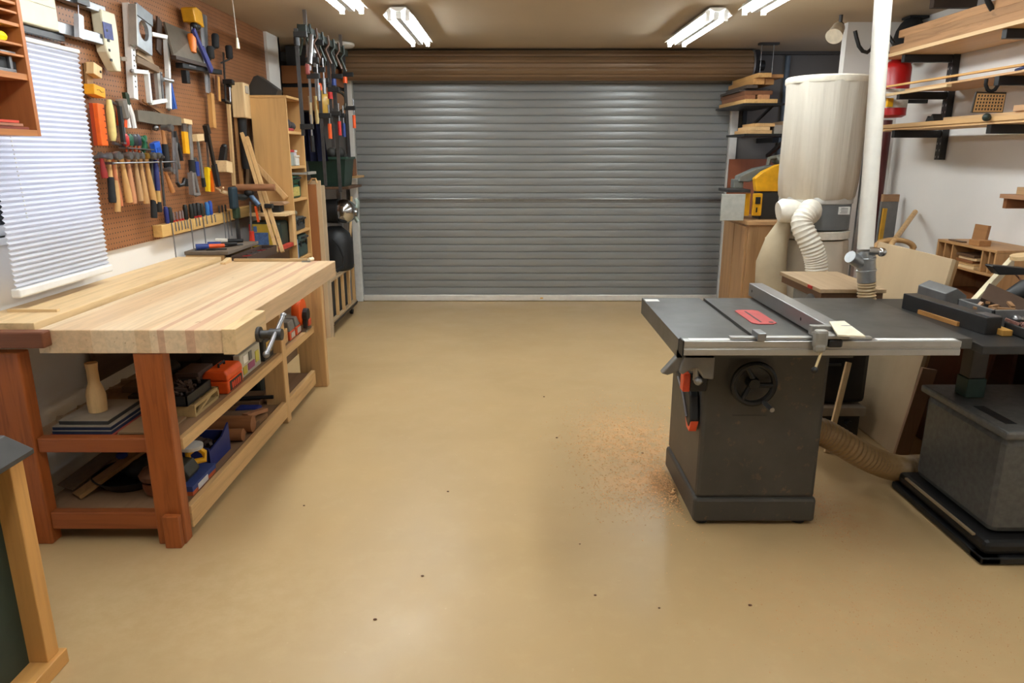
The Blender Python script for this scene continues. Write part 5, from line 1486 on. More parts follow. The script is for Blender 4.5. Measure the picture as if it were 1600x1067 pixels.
# ------------------------------------------------------------------ green drawer cabinet, bottom left
gk = wthing('drawer_cabinet', 'dark green drawer cabinet with pale corner post and black top at the bottom left', 'cabinet', (-1.72, 1.4, 0))
GD = pm((36, 52, 44), .5, 0, .08)
MB().b2((-2.05, 1.0, .03), (-1.462, 1.855, .70)).build('carcase', GD, gk, .003)
MB().b2((-1.47, 1.83, .05), (-1.405, 1.885, .71)).build('corner_post', wood((206, 152, 84), 'z', .18, .45), gk, .003)
MB().b2((-2.05, 1.0, 0), (-1.39, 1.90, .05)).build('plinth', wood((206, 152, 84), 'y', .18, .45), gk, .003)
lid = MB()
lo, hi = (-2.05, 1.0), (-1.385, 1.91)
lid._pts([(lo[0], lo[1], .70), (hi[0], lo[1], .70), (hi[0], hi[1], .70), (lo[0], hi[1], .70), (lo[0], lo[1], .715), (hi[0], lo[1], .715), (hi[0], hi[1], .715), (lo[0], hi[1], .715),
          (lo[0], lo[1], .775), (hi[0] - .045, lo[1], .775), (hi[0] - .045, hi[1] - .045, .775), (lo[0], hi[1] - .045, .775)],
         [(0, 3, 2, 1), (0, 1, 5, 4), (1, 2, 6, 5), (2, 3, 7, 6), (3, 0, 4, 7), (4, 5, 9, 8), (5, 6, 10, 9), (6, 7, 11, 10), (7, 4, 8, 11), (8, 9, 10, 11)])
lid.build('top', pm((58, 56, 54), .4, 0, .15), gk, .004)
for z0, z1 in ((.06, .22), (.23, .39), (.40, .56), (.57, .69)):
    d = MB().b2((-1.461, 1.05, z0), (-1.452, 1.70, z1)).build('drawer', GD, gk, .002)
    MB().b2((-1.4525, 1.56, z1 - .035), (-1.44, 1.69, z1 - .012)).build('handle', BLACK, d, .003)

# light pull cord
p = P(372, 76, 'y', 4.6)
t = wthing('pull_cord', 'thin pull cord with pale toggle hanging from the ceiling by the pegboard', 'cord', p)
MB().cyl(p + Vector((0, 0, .03)), (p.x - .01, p.y, ZC), .003, n=6).build('cord', pm((170, 160, 146), .6), t)
MB().lathe([(.011, 0), (.009, .03), (.006, .06)], 10, p, p + Vector((0, 0, 1))).build('toggle', CREAM, t, 0, True)

# ------------------------------------------------------------------ table saw
SZT = .864
m, n, l, b = new_mat('cast_iron')
v = coords(n, l)
f1 = noise(n, l, coords(n, l, (1, 2, 1)), 2.6, 3, .5)
l.new(ramp(n, l, f1, [(.25, lin((64, 62, 59))), (.75, lin((82, 79, 74)))]), b.inputs['Base Color'])
b.inputs['Metallic'].default_value = .15
l.new(ramp(n, l, noise(n, l, v, 5, 5), [(.3, .31), (.7, .42)]), b.inputs['Roughness'])
IRON = m
m, n, l, b = new_mat('saw_paint')
f1 = noise(n, l, coords(n, l), 5, 6, .6)
c = ramp(n, l, f1, [(.3, lin((66, 63, 58))), (.7, lin((78, 74, 68)))])
f2 = noise(n, l, coords(n, l, (1, 1, .8)), 26, 5, .7)
c = mixrgb(n, l, ramp(n, l, f2, [(.60, 0.), (.72, .35)]), c, lin((150, 116, 80)))
l.new(c, b.inputs['Base Color'])
b.inputs['Metallic'].default_value = .3
b.inputs['Roughness'].default_value = .45
SAWP = m
ts = wthing('table_saw', 'grey cabinet table saw with cast iron top on the right', 'saw', (1.04, 3.0, 0))
q = MB()
q.b2((.63, 2.60, SZT - .045), (.908, 3.385, SZT)).b2((.930, 2.60, SZT - .045), (1.30, 3.385, SZT)).b2((.908, 2.60, SZT - .045), (.930, 3.385, SZT - .012))
q.b2((.63, 2.60, SZT - .075), (.648, 3.385, SZT - .045)).b2((.63, 2.60, SZT - .075), (1.30, 2.615, SZT - .045)).b2((.63, 3.37, SZT - .075), (1.30, 3.385, SZT - .045))
q.build('table_top', IRON, ts)
MB().b2((1.302, 2.60, SZT - .04), (1.745, 3.385, SZT)).build('extension_wing', IRON, ts, .002)
a, c = P(1146, 485, 'z', SZT), P(1206, 507, 'z', SZT)
tp_ = MB()
tx0, tx1 = a.x, P(1182, 485, 'z', SZT).x
ty1, ty0 = a.y, c.y
tp_.prism([(tx0 + .02, ty0), (tx1 - .02, ty0), (tx1, ty0 + .02), (tx1, ty1 - .02), (tx1 - .02, ty1), (tx0 + .02, ty1), (tx0, ty1 - .02), (tx0, ty0 + .02)], SZT + .0006, SZT + .003, 'xy')
th_ = tp_.build('throat_plate', pm((178, 62, 58), .45, .2), ts)
xm = (tx0 + tx1) / 2 - .01
MB().b2((xm - .004, ty0 + .03, SZT + .003), (xm + .004, ty1 - .03, SZT + .0036)).build('blade_slot', BLACK, th_)
MB().cyl((tx1 - .02, ty0 + .03, SZT + .003), (tx1 - .02, ty0 + .03, SZT + .0038), .01).build('finger_hole', BLACK, th_)
MB().b2((.635, 3.30, SZT + .0005), (.70, 3.35, SZT + .0012)).build('sticker', WHITEP, ts)
ALU = pm((186, 184, 180), .3, .8, .06)
fr_ = MB().b2((.628, 2.50, .826), (1.64, 2.545, .850)).b2((.628, 2.503, .850), (1.64, 2.545, .858)).b2((.628, 2.50, .858), (1.64, 2.545, .880)).build('front_rail', ALU, ts, .002)
MB().b2((.622, 2.498, .824), (.6275, 2.55, .882)).build('end_cap', BLACK, fr_)
MB().b2((.66, 2.546, .838), (1.62, 2.598, .858)).build('rail_angle', ALU, ts)
MB().b2((.65, 2.512, .8805), (.80, 2.54, .8815)).build('scale_tape', WHITEP, fr_)
MB().b2((1.34, 2.512, .8805), (1.63, 2.54, .8815)).build('scale_tape', WHITEP, fr_)
MB().b2((.80, 2.515, .8815), (1.32, 2.542, .892)).build('slide_bar', ALU, fr_, .002)
st_ = P(1190, 522, 'y', 2.51)
MB().b2((st_.x - .02, 2.49, .882), (st_.x + .012, 2.56, .912)).build('stop_block', STEEL, fr_, .003)
q = MB().b2((.78, 2.745, .125), (1.285, 3.30, SZT - .046))
q.build('cabinet', SAWP, ts, .018)
MB().b2((.772, 2.737, .018), (1.293, 3.308, .128)).build('plinth', SAWP, ts, .014)
for x in (.82, 1.24):
    for y in (2.79, 3.25):
        MB().cyl((x, y, 0), (x, y, .018), .03).build('foot', RUBBER, ts)
hw = P(1178, 600, 'y', 2.70)
q = MB()
R = .082
q.tube([(hw.x + R * math.cos(a), 2.70, hw.z + R * math.sin(a)) for a in [2 * math.pi * i / 36 for i in range(36)]], .013, 8, True)
q.lathe([(.022, 0), (.028, .02), (.024, .05)], 16, (hw.x, 2.69, hw.z), (hw.x, 2.75, hw.z))
for i in range(3):
    a = math.radians(100 + 120 * i)
    q.tube([(hw.x + .02 * math.cos(a), 2.705, hw.z + .02 * math.sin(a)), (hw.x + R * math.cos(a + .3), 2.70, hw.z + R * math.sin(a + .3))], .011, 8)
wh = q.build('handwheel', pm((34, 33, 32), .35, .4), ts, 0, True)
MB().lathe([(.007, 0), (.007, .02), (.010, .022), (.010, .085)], 12, (hw.x + .04, 2.695, hw.z - .072), (hw.x + .055, 2.55, hw.z - .082)).build('crank_handle', STEEL, wh, 0, True)
MB().b2((hw.x - .06, 2.7435, .50), (hw.x + .08, 2.7447, .502)).build('panel_seam', BLACK, ts)
# bracket, switch
q = MB().prism([(.66, .815), (.775, .815), (.775, .70), (.735, .705), (.71, .745), (.69, .745), (.655, .72), (.64, .73)], 2.60, 2.66, 'xz')
q.prism([(.70, .79), (.70, .73), (.655, .735), (.60, .715), (.575, .722), (.64, .80)], 2.61, 2.65, 'xz')
q.build('rail_bracket', pm((120, 116, 110), .45, .3), ts, .006)
MB().cyl((.715, 2.63, .69), (.715, 2.63, .74), .012).sph((.722, 2.62, .69), .018).build('knob', STEEL, ts, 0, True)
sw = MB().b2((.715, 2.70, .618), (.779, 2.76, .68)).build('switch_box', BLACKM, ts, .004)
MB().b2((.685, 2.705, .615), (.714, 2.755, .69)).build('stop_paddle', pm((206, 70, 36), .4), sw, .004)
MB().sph((.742, 2.699, .655), .006).build('start_button', pm((90, 130, 30), .4), sw, 0, True)
ps = wthing('push_shoe', 'black push shoe with orange edge hanging on the left side of the table saw', 'push shoe', (.755, 2.90, .42))
MB().prism([(3.06, .60), (2.86, .615), (2.79, .57), (2.76, .47), (2.79, .43), (2.82, .44), (2.95, .53), (3.07, .57)], .738, .776, 'yz').build('body', BLACK, ps, .008)
MB().prism([(2.755, .47), (2.785, .415), (2.83, .42), (2.86, .455), (2.79, .45)], .742, .772, 'yz').build('orange_edge', pm((220, 84, 50), .45), ps)
MB().tube([(.737, 3.0, .585), (.735, 2.9, .55), (.737, 2.81, .47)], .007, 6).build('ridge', pm((90, 84, 84), .4), ps, 0, True)
MB().cyl((.776, 2.95, .572), (.779, 2.95, .572), .006).build('hook', STEEL, ps)

# rip fence
rf = wthing('rip_fence', 'grey steel rip fence clamped across the table saw', 'fence', (1.25, 2.98, SZT + .0045))
fb_ = MB().b2((1.160, 2.562, SZT + .0045), (1.225, 3.43, SZT + .066))
fbo = fb_.build('fence_beam', pm((140, 138, 136), .36, .6, .06), rf, .003)
for y in (2.63, 2.78, 3.38):
    MB().cyl((1.1594, y, SZT + .035), (1.1602, y, SZT + .035), .007).build('bolt_hole', BLACK, fbo)
MB().b2((1.10, 2.535, .8935), (1.25, 2.561, SZT + .066)).b2((1.10, 2.47, .895), (1.215, 2.535, .910)).build('clamp_head', pm((150, 146, 140), .4, .5), rf, .004)
MB().b2((1.086, 2.462, .862), (1.138, 2.494, .93)).b2((1.09, 2.458, .845), (1.132, 2.490, .88)).build('cam_plate', pm((146, 142, 134), .4, .4), rf, .012)
MB().b2((1.142, 2.472, .862), (1.195, 2.497, .894)).build('cam_block', BLACK, rf, .008)
q = MB()
q._pts([(1.16, 2.45, .918), (1.255, 2.44, .915), (1.245, 2.59, .936), (1.18, 2.57, .938), (1.16, 2.45, .912), (1.255, 2.44, .910), (1.245, 2.59, .932), (1.18, 2.57, .933)], [(0, 1, 2, 3), (7, 6, 5, 4), (0, 4, 5, 1), (1, 5, 6, 2), (2, 6, 7, 3), (3, 7, 4, 0)])
q.build('pale_guard', pm((226, 216, 190), .5), rf)
a, c = P(1284, 549, 'y', 2.475), P(1273, 578, 'y', 2.44)
lv = MB().cyl(a, c, .005).build('lock_lever', pm((190, 166, 120), .4, .4), rf, 0, True)
MB().sph(c, .012).build('ball_knob', BLACK, lv, 0, True)


def ribbed(path, r, n=90, ribs=40, amp=.08, seg=14):
    pts = []
    P0 = [Vector(p) for p in path]
    K = len(P0) - 1
    for i in range(n + 1):
        u = i / n * K
        k = min(int(u), K - 1)
        f = u - k
        a, b_, c, d = P0[max(k - 1, 0)], P0[k], P0[k + 1], P0[min(k + 2, K)]
        pts.append(.5 * ((2 * b_) + (c - a) * f + (2 * a - 5 * b_ + 4 * c - d) * f * f + (3 * b_ - a - 3 * c + d) * f ** 3))
    rad = [r * (1 + amp * (1 if i % 2 else -1)) for i in range(n + 1)]
    return MB().tube(pts, r, seg, False, rad)


wone('dust_hose', 'tan ribbed dust hose running along the floor from the saw cabinet', 'hose', ribbed([(1.296, 3.02, .33), (1.42, 3.03, .31), (1.64, 3.06, .18), (1.84, 3.15, .08), (1.98, 3.175, .068), (2.12, 3.18, .068)], .062, 110, amp=.045), wood((160, 128, 84), 'x', .15, .45, 3.), smooth=True)

# ------------------------------------------------------------------ sanding machine on the right: grey box, posts, black table
GX0, GY0, GY1 = 1.87, 2.495, 3.035
GREYP = pm((92, 92, 90), .42, .35, .22, 40, .1)
rt = wthing('router_table', 'grey steel machine cabinet with black table on a mobile base at the right', 'machine', (2.3, 2.77, 0))
MB().b2((GX0, GY0, .10), (2.75, GY1, .50)).build('cabinet', GREYP, rt, .03)
lid = MB().b2((GX0 - .02, GY0 - .02, .50), (2.77, GY1 + .02, .535)).build('lid', pm((104, 102, 98), .42, .35, .2, 40), rt, .010)
MB().b2((GX0 + .03, 2.56, .5352), (GX0 + .075, 2.76, .5362)).build('hand_slot', BLACK, lid)
mbz = MB().b2((GX0 - .045, GY0 - .05, .035), (2.8, GY1 + .05, .095)).build('mobile_base', BLACKM, rt, .02)
MB().b2((GX0 - .06, GY0 - .065, .005), (GX0 + .02, GY1 + .065, .034)).b2((GX0 - .06, GY0 - .065, .005), (2.8, GY0 + .01, .034)).build('base_rail', BLACK, mbz, .006)
MB().bar((GX0 - .046, GY0 + .02, .088), (GX0 - .046, GY1 - .02, .088), .012, .008).build('trim_line', pm((150, 130, 100), .5), mbz)
MB().b2((1.93, 2.86, .536), (2.01, 2.94, .62)).build('riser', pm((44, 66, 58), .5), rt, .004)
MB().b2((1.935, 2.865, .62), (2.005, 2.935, .81)).build('column', pm((74, 66, 58), .5, .2), rt, .004)
MB().b2((2.45, 2.7, .536), (2.56, 2.9, .811)).build('column', pm((74, 66, 58), .5, .2), rt, .004)
MB().cyl((2.12, 2.98, .77), (2.5, 2.98, .77), .06, n=20).build('motor', pm((78, 68, 56), .5, .2), rt, 0, True)
tt = MB().b2((1.762, 2.56, .812), (2.85, 3.46, .846)).build('table', pm((58, 57, 56), .4, .5, .15), rt, .004)
ff = wthing('router_fence', 'black box fence with slotted wooden strip on the black machine table', 'fence', (1.84, 2.93, .847))
F0, F1 = P(1408, 481, 'z', .847), P(1538, 523, 'z', .847)
d = (F1 - F0).normalized()
sd_ = Vector((-d.y, d.x, 0))
if sd_.x < 0:
    sd_ = -sd_
mid0, mid1 = F0 + sd_ * .035, F1 + sd_ * .035
MB().bar(mid0 + Vector((0, 0, .034)), mid1 + Vector((0, 0, .034)), .068, .07, sd_).build('beam', pm((46, 44, 43), .4, .3), ff, .003)
MB().bar(mid1 + Vector((0, 0, .072)) - d * .08, mid1 + Vector((0, 0, .072)), .05, .004, sd_).build('end_plate', STEEL, ff)
w0, w1 = P(1441, 490, 'z', .847), P(1503, 510, 'z', .847)
ws = MB().bar(w0 + Vector((0, 0, .010)) - sd_ * .013, w1 + Vector((0, 0, .010)) - sd_ * .013, .022, .018, sd_).build('wood_strip', wood((176, 124, 66), 'y', .2), ff)
q = MB()
for i in range(7):
    c = w0.lerp(w1, (i + .5) / 7) + Vector((0, 0, .0198)) - sd_ * .013
    q.cyl(c, c + Vector((0, 0, .0006)), .006, n=8)
q.build('holes', BLACK, ws)

# clutter on the black table
ZT = .847


def tray(name, lab, x0, x1, y0, y1, h, rgb, fill=None, wall=.012):
    t = wthing(name, lab, 'tray', ((x0 + x1) / 2, (y0 + y1) / 2, ZT))
    MB().b2((x0, y0, ZT), (x1, y1, ZT + .008)).b2((x0, y0, ZT), (x1, y0 + wall, ZT + h)).b2((x0, y1 - wall, ZT), (x1, y1, ZT + h)).b2((x0, y0, ZT), (x0 + wall, y1, ZT + h)).b2((x1 - wall, y0, ZT), (x1, y1, ZT + h)).build('tray_shell', pm(rgb, .45, .4, .15), t, .003)
    if fill:
        q = MB()
        for i in range(40):
            c = Vector((random.uniform(x0 + .03, x1 - .03), random.uniform(y0 + .03, y1 - .03), ZT + .02 + random.uniform(0, h * .6)))
            q.bar(c, c + Vector((random.uniform(-.05, .05), random.uniform(-.05, .05), random.uniform(0, .02))), .016, .010)
        q.build('loose_parts', fill, t)['kind'] = 'stuff'
    return t


g0 = P(1520, 495, 'z', ZT + .05)
gt = tray('metal_tray', 'grey metal tray with side handle heaped with wood scraps on the black table', 1.97, 2.45, 2.84, 3.08, .075, (112, 112, 112), wood((150, 112, 76), 'x'))
MB().cyl((2.06, 2.825, ZT + .04), (2.30, 2.825, ZT + .04), .012).sph((2.06, 2.828, ZT + .04), .018).build('handle', STEEL, gt, 0, True)
bt_ = tray('parts_tray', 'low black tray of small coloured parts at the front right of the black table', 1.98, 2.4, 2.62, 2.78, .04, (52, 52, 52), pm((130, 90, 80), .5, 0, .5, 80))
wone('grey_casting', 'grey iron casting block behind the white batten on the black table', 'block', MB().prism([(-.05, 0), (.05, 0), (.05, .06), (.0, .095), (-.05, .07)], 3.22, 3.45, 'xz', Matrix.Translation((2.05, 0, ZT))), pm((104, 104, 104), .45, .4), bev=.004)
a, c = P(1508, 488, 'y', 3.0), P(1580, 408, 'y', 3.55)
a.z = ZT + .012
wone('white_batten', 'long pale batten propped up at a slant behind the black fence', 'batten', MB().bar(P(1512, 484, 'y', 3.16), P(1581, 408, 'y', 3.5), .045, .022, (0, 0, 1)), pm((222, 210, 178), .5))
wone('brown_trough', 'dark brown sheet metal trough lying across the grey metal tray', 'trough', MB().bar(P(1538, 456, 'y', 3.10), P(1650, 506, 'y', 2.95), .11, .02, (0, .8, .6)), pm((84, 66, 54), .5, .3))
vt = wthing('black_nozzle', 'black plastic vacuum nozzle lying behind the brown trough', 'nozzle', (2.4, 3.2, ZT))
MB().tube([P(1548, 484, 'y', 3.18), P(1570, 470, 'y', 3.16), P(1602, 452, 'y', 3.14), P(1640, 440, 'y', 3.12)], .04, 10, rad=[.028, .035, .045, .045]).build('pipe', BLACK, vt, 0, True)
MB().prism([(-.02, 0), (.10, 0), (.11, .03), (-.05, .045), (-.06, .04)], 3.26, 3.32, 'xz', Matrix.Translation((2.28, 0, ZT + .15))).build('mouth', BLACKM, vt, .004)
q = MB()
for i in range(26):
    c = Vector((random.uniform(1.93, 2.5), random.uniform(3.1, 3.42), ZT + .008 + random.uniform(0, .02)))
    q.bar(c, c + Vector((random.uniform(-.07, .07), random.uniform(-.04, .04), .006)), .022, .012)
wone('wood_scraps', 'scatter of small wood scraps on the black table', 'scraps', q, wood((160, 118, 76), 'x'))['kind'] = 'stuff'
wone('wire_coil', 'thin twisted rusty wire standing among the clutter on the black table', 'wire', MB().tube([P(1583, 424, 'y', 3.4), P(1588, 430, 'y', 3.38), P(1592, 434, 'y', 3.4), P(1597, 440, 'y', 3.38), P(1600, 446, 'y', 3.4), P(1601, 470, 'y', 3.4)], .004, 6), pm((110, 70, 50), .6), smooth=True)
wone('yellow_block', 'small yellow stained block between the fence and the low black tray', 'block', MB().b2((1.925, 2.70, ZT), (1.965, 2.77, ZT + .025)), wood((176, 130, 60), 'x'), bev=.003)
# wall bench with pigeonholes
wbn = wthing('wall_bench', 'dark brown bench along the right wall behind the machine table', 'bench', (2.75, 3.75, 0))
MB().b2((2.50, 2.75, .66), (3.04, 4.85, .70)).build('top', BROWNY, wbn, .003)
MB().b2((2.55, 4.78, 0), (3.0, 4.83, .66)).build('leg', BROWNZ, wbn)
MB().b2((2.96, 2.8, 0), (3.0, 4.78, .6)).build('back_panel', wood((92, 46, 24), 'y', .25), wbn)
MB().b2((2.50, 3.4, .05), (2.52, 4.6, .62)).build('front_panel', wood((96, 48, 26), 'y', .25), wbn)
PX0, PY0, PY1, PZ0, PZ1 = 2.75, 4.02, 4.60, .701, 1.01
PIGY, PIGZ = wood((180, 136, 88), 'y', .28), wood((180, 136, 88), 'z', .28)
pg = wthing('pigeonhole_shelf', 'small wooden pigeonhole unit against the right wall', 'shelf unit', (2.89, 4.31, .701))
MB().b2((PX0, PY0, PZ1 - .016), (3.045, PY1, PZ1)).build('top_board', PIGY, pg, .002)
MB().b2((PX0, PY0, PZ0), (3.045, PY0 + .016, PZ1 - .017)).build('side_panel', PIGZ, pg, .002)
MB().b2((PX0, PY1 - .016, PZ0), (3.045, PY1, PZ1 - .017)).build('side_panel', PIGZ, pg, .002)
MB().b2((3.035, PY0 + .016, PZ0), (3.045, PY1 - .016, PZ1 - .017)).build('back_panel', wood((120, 80, 48), 'y', .2), pg)
MB().b2((PX0, PY0 + .016, .855), (3.035, PY1 - .016, .868)).build('shelf', PIGY, pg, .002)
for y in (4.085, 4.15, 4.44, 4.52):
    MB().b2((PX0 + .004, y - .006, .869), (3.034, y + .006, PZ1 - .017)).build('divider', PIGZ, pg, .001)
for i in range(5):
    wone('wood_block', 'small stacked wood piece in the middle pigeonhole, %s from the bottom' % ('first', 'second', 'third', 'fourth', 'fifth')[i], 'block', MB().b2((PX0 + .01 + .008 * (i % 2), 4.215 + .01 * (i % 3), .869 + .017 * i), (PX0 + .14, 4.40 - .012 * (i % 2), .884 + .017 * i)), (PALEY, PINEY, BROWNY, PALEY, DARKY)[i], group='pieces in the middle pigeonhole')
wone('square_block', 'upright square brown board standing on the pigeonhole unit', 'board', MB().bar((2.84, 4.33, PZ1 + .001), (2.85, 4.33, PZ1 + .115), .125, .018, (0, 1, 0)), wood((158, 112, 70), 'y', .15), bev=.001)
wone('flat_block', 'flat brown wood block in front of the square board on the pigeonhole unit', 'block', MB().b2((2.76, 4.20, PZ1 + .001), (2.83, 4.30, PZ1 + .034)), wood((170, 120, 72), 'y', .15), bev=.002)
wone('thin_strip', 'thin dark strip lying on top of the pigeonhole unit', 'strip', MB().b2((2.77, 4.38, PZ1 + .001), (2.80, 4.52, PZ1 + .008)), DARKY)
wone('turned_disc', 'pale round wooden disc edge beside the pigeonhole unit', 'disc', MB().cyl(P(1597, 404, 'y', 3.43), P(1597, 398, 'y', 3.43), .05, n=24), PALEX, smooth=True)
wone('leaning_ply', 'sheet of brown plywood leaning below the pigeonhole unit', 'sheet', MB().bar((2.33, 4.3, .004), (2.49, 4.3, .80), .8, .015, (0, 1, 0)), wood((176, 128, 86), 'y', .15))
wone('brown_sheet', 'broad dusty brown sheet leaning against the right wall behind the clutter', 'sheet', MB().bar((2.88, 3.35, .71), (2.98, 3.35, .98), .75, .015, (0, 1, 0)), wood((170, 128, 90), 'y', .12))

# sheets leaning beside the saw
for i, (dx, y0, y1, h, mt, lab) in enumerate(((0, 3.46, 4.18, 1.04, MDF, 'large pale board leaning behind the saw, nearest of the leaning sheets'), (.028, 3.48, 4.25, 1.03, wood((170, 132, 88), 'z', .15), 'second leaning sheet behind the large pale board'))):
    wone('leaning_sheet', lab, 'sheet', MB().bar((2.02 + dx, (y0 + y1) / 2, .004), (2.165 + dx, (y0 + y1) / 2, h), y1 - y0, .02, (0, 1, 0)), mt, group='sheets leaning behind the saw', bev=.001)
wone('narrow_plank', 'narrow pinkish brown plank leaning right of the large pale board', 'plank', MB().bar(Vector((2.02, 3.42, .004)), P(1452, 576, 'y', 3.42), .075, .018, (1, 0, 0)), wood((150, 116, 90), 'z', .15), bev=.001)
wone('dark_sheet', 'tall dark brown sheet leaning at the right of the narrow plank', 'sheet', MB().bar((2.28, 3.60, .004), (2.40, 3.60, .80), .5, .018, (0, 1, 0)), wood((96, 50, 28), 'z', .2))
# black bin and stick under the saw wing
bb = wthing('black_bin', 'black plastic machine housing behind the saw under its right wing', 'bin', (1.74, 3.9, 0))
MB().b2((1.56, 3.72, .20), (1.96, 4.08, .66)).build('body', pm((24, 23, 23), .35), bb, .03)
for z in (.42, .47):
    MB().b2((1.55, 3.712, z), (1.80, 3.725, z + .014)).build('ridge', pm((60, 58, 56), .3), bb, .004)
MB().b2((1.52, 3.68, .14), (1.95, 4.1, .19)).build('base', pm((140, 128, 112), .6), bb, .004)
MB().b2((1.54, 3.70, .0), (1.93, 4.08, .139)).build('stand', pm((38, 34, 32), .6), bb, .004)
MB().cyl((1.86, 3.66, .10), (1.86, 3.69, .10), .018).build('knob', BLACK, bb, 0, True)
p0, p1 = P(1305, 652, 'y', 3.55), P(1326, 566, 'y', 3.62)
p0 = p0 + (p0 - p1) * (p0.z / (p1.z - p0.z)) * .98
wone('square_stick', 'pale square stick leaning behind the saw above the dust hose', 'stick', MB().bar(p0, p1, .026, .02, (1, 0, 0)), PALEZ)

# planer behind the saw
pn = wthing('jointer', 'grey machine with a wooden board on top behind the table saw', 'machine', (1.70, 3.75, 0))
MB().b2((1.545, 3.50, .865), (1.875, 4.06, .885)).build('top_board', wood((166, 140, 108), 'y', .15), pn, .002)
MB().b2((1.555, 3.51, .825), (1.865, 4.05, .864)).build('sub_board', wood((92, 64, 42), 'y', .2), pn, .002)
MB().b2((1.60, 3.53, .70), (1.85, 3.98, .824)).build('bed', pm((130, 130, 128), .4, .4), pn, .006)
MB().lathe([(.02, 0), (.08, .01), (.08, .03), (.02, .04)], 20, (1.58, 3.62, .76), (1.50, 3.62, .76)).build('hand_wheel', STEEL, pn, 0, True)
MB().b2((1.540, 3.60, .867), (1.5445, 3.65, .884)).build('red_tab', RED, pn)

# white duct
dp = wthing('duct_pipe', 'white plastic duct pipe with galvanised fittings rising behind the saw', 'pipe', P(1353, 465, 'y', 3.43))
pb, ptp = P(1352, 388, 'y', 3.43), P(1381, -8, 'y', 3.43)
ptp = pb + (ptp - pb) * ((ZC - .002 - pb.z) / (ptp.z - pb.z))
MB().cyl(pb, ptp, .037, n=28).build('plastic_pipe', pm((232, 228, 218), .3, 0, .03), dp, 0, True)
pg0 = P(1354, 440, 'y', 3.43)
MB().lathe([(.042, 0), (.042, .05), (.046, .052), (.046, .06), (.042, .062), (.042, .11), (.045, .112), (.045, .12), (.042, .122), (.040, .155)], 28, pg0, pb + Vector((0, 0, .02))).build('metal_collar', GALV, dp, 0, True)
ribbed([P(1354, 441, 'y', 3.43), P(1354, 455, 'y', 3.43), P(1354, 470, 'y', 3.43), P(1354, 492, 'y', 3.45)], .041, 18, amp=.08, seg=20).build('ribbed_hose', pm((178, 154, 116), .4), dp, 0, True)
MB().cyl(P(1346, 412, 'y', 3.43), P(1328, 401, 'y', 3.40), .030, n=16).build('side_branch', GALV, dp, 0, True)
MB().cyl(P(1358, 392, 'y', 3.40), P(1378, 393, 'y', 3.38), .022, .015).sph(P(1378, 394, 'y', 3.38), .022).build('gate_handle', CHROME, dp, 0, True)

# ------------------------------------------------------------------ dust collector
CXD, CYD = 2.10, 5.0
dc = wthing('dust_collector', 'cream bag dust collector with grey metal drum in the right corner', 'dust collector', (CXD, CYD, 0))
m, n, l, b = new_mat('filter_bag')
ang = noise(n, l, coords(n, l, (5, 5, .35)), 2.2, 3)
c = ramp(n, l, ang, [(.3, lin((180, 172, 158))), (.7, lin((194, 187, 173)))])
sep = n.new('ShaderNodeSeparateXYZ'); l.new(coords(n, l), sep.inputs[0])
mr_ = n.new('ShaderNodeMapRange'); l.new(sep.outputs[2], mr_.inputs[0])
mr_.inputs[1].default_value = 1.2; mr_.inputs[2].default_value = 1.75; mr_.inputs[3].default_value = .75; mr_.inputs[4].default_value = 0
ns = noise(n, l, coords(n, l), 4, 4)
mu = n.new('ShaderNodeMath'); mu.operation = 'MULTIPLY'; l.new(mr_.outputs[0], mu.inputs[0]); l.new(ramp(n, l, ns, [(.3, .2), (.7, .8)]), mu.inputs[1])
l.new(mixrgb(n, l, mu.outputs[0], c, lin((166, 138, 98))), b.inputs['Base Color'])
b.inputs['Roughness'].default_value = .8
bp = n.new('ShaderNodeBump'); bp.inputs['Strength'].default_value = .5; bp.inputs['Distance'].default_value = .03
l.new(ang, bp.inputs['Height']); l.new(bp.outputs[0], b.inputs['Normal'])
BAG = m


def bag(prof, n, wob, seed):
    mb = MB()
    rnd = random.Random(seed)
    ph = [rnd.uniform(0, 6.28) for _ in range(6)]
    rings = []
    for r, z in prof:
        rings.append([mb.bm.verts.new((CXD + (r + wob * (math.sin(9 * a + ph[0] + z * 1.5) + .7 * math.sin(15 * a + ph[1] - z))) * math.cos(a), CYD + (r + wob * (math.sin(9 * a + ph[0] + z * 1.5) + .7 * math.sin(15 * a + ph[1] - z))) * math.sin(a), z)) for a in [2 * math.pi * i / n for i in range(n)]])
    for a, c in zip(rings, rings[1:]):
        for i in range(n):
            mb.bm.faces.new((a[i], a[(i + 1) % n], c[(i + 1) % n], c[i]))
    mb.bm.faces.new(rings[0][::-1]); mb.bm.faces.new(rings[-1])
    return mb


bag([(.24, 1.245), (.248, 1.27), (.256, 1.35)] + [(.258, 1.4 + .07 * i) for i in range(8)] + [(.262, 1.96), (.262, 2.005)], 72, .0035, 3).build('upper_bag', BAG, dc, 0, True)
MB().lathe([(.264, 0), (.268, .01), (.268, .035), (.258, .045)], 48, (CXD, CYD, 1.985), (CXD, CYD, 2.3)).build('top_band', pm((214, 206, 188), .7), dc, 0, True)
bag([(.22, .45), (.25, .5), (.262, .6), (.256, .7), (.25, .8), (.24, .9), (.232, .97)], 60, .006, 5).build('lower_bag', pm((196, 186, 168), .8, 0, .1, 6), dc, 0, True)
MB().lathe([(.232, 0), (.232, .20)], 48, (CXD, CYD, 1.045), (CXD, CYD, 2)).build('drum', pm((112, 116, 118), .4, .3, .06), dc, 0, True)
MB().lathe([(.236, 0), (.240, .004), (.240, .045), (.236, .05)], 48, (CXD, CYD, 1.215), (CXD, CYD, 2)).build('upper_band', pm((178, 174, 166), .4, .3), dc, 0, True)
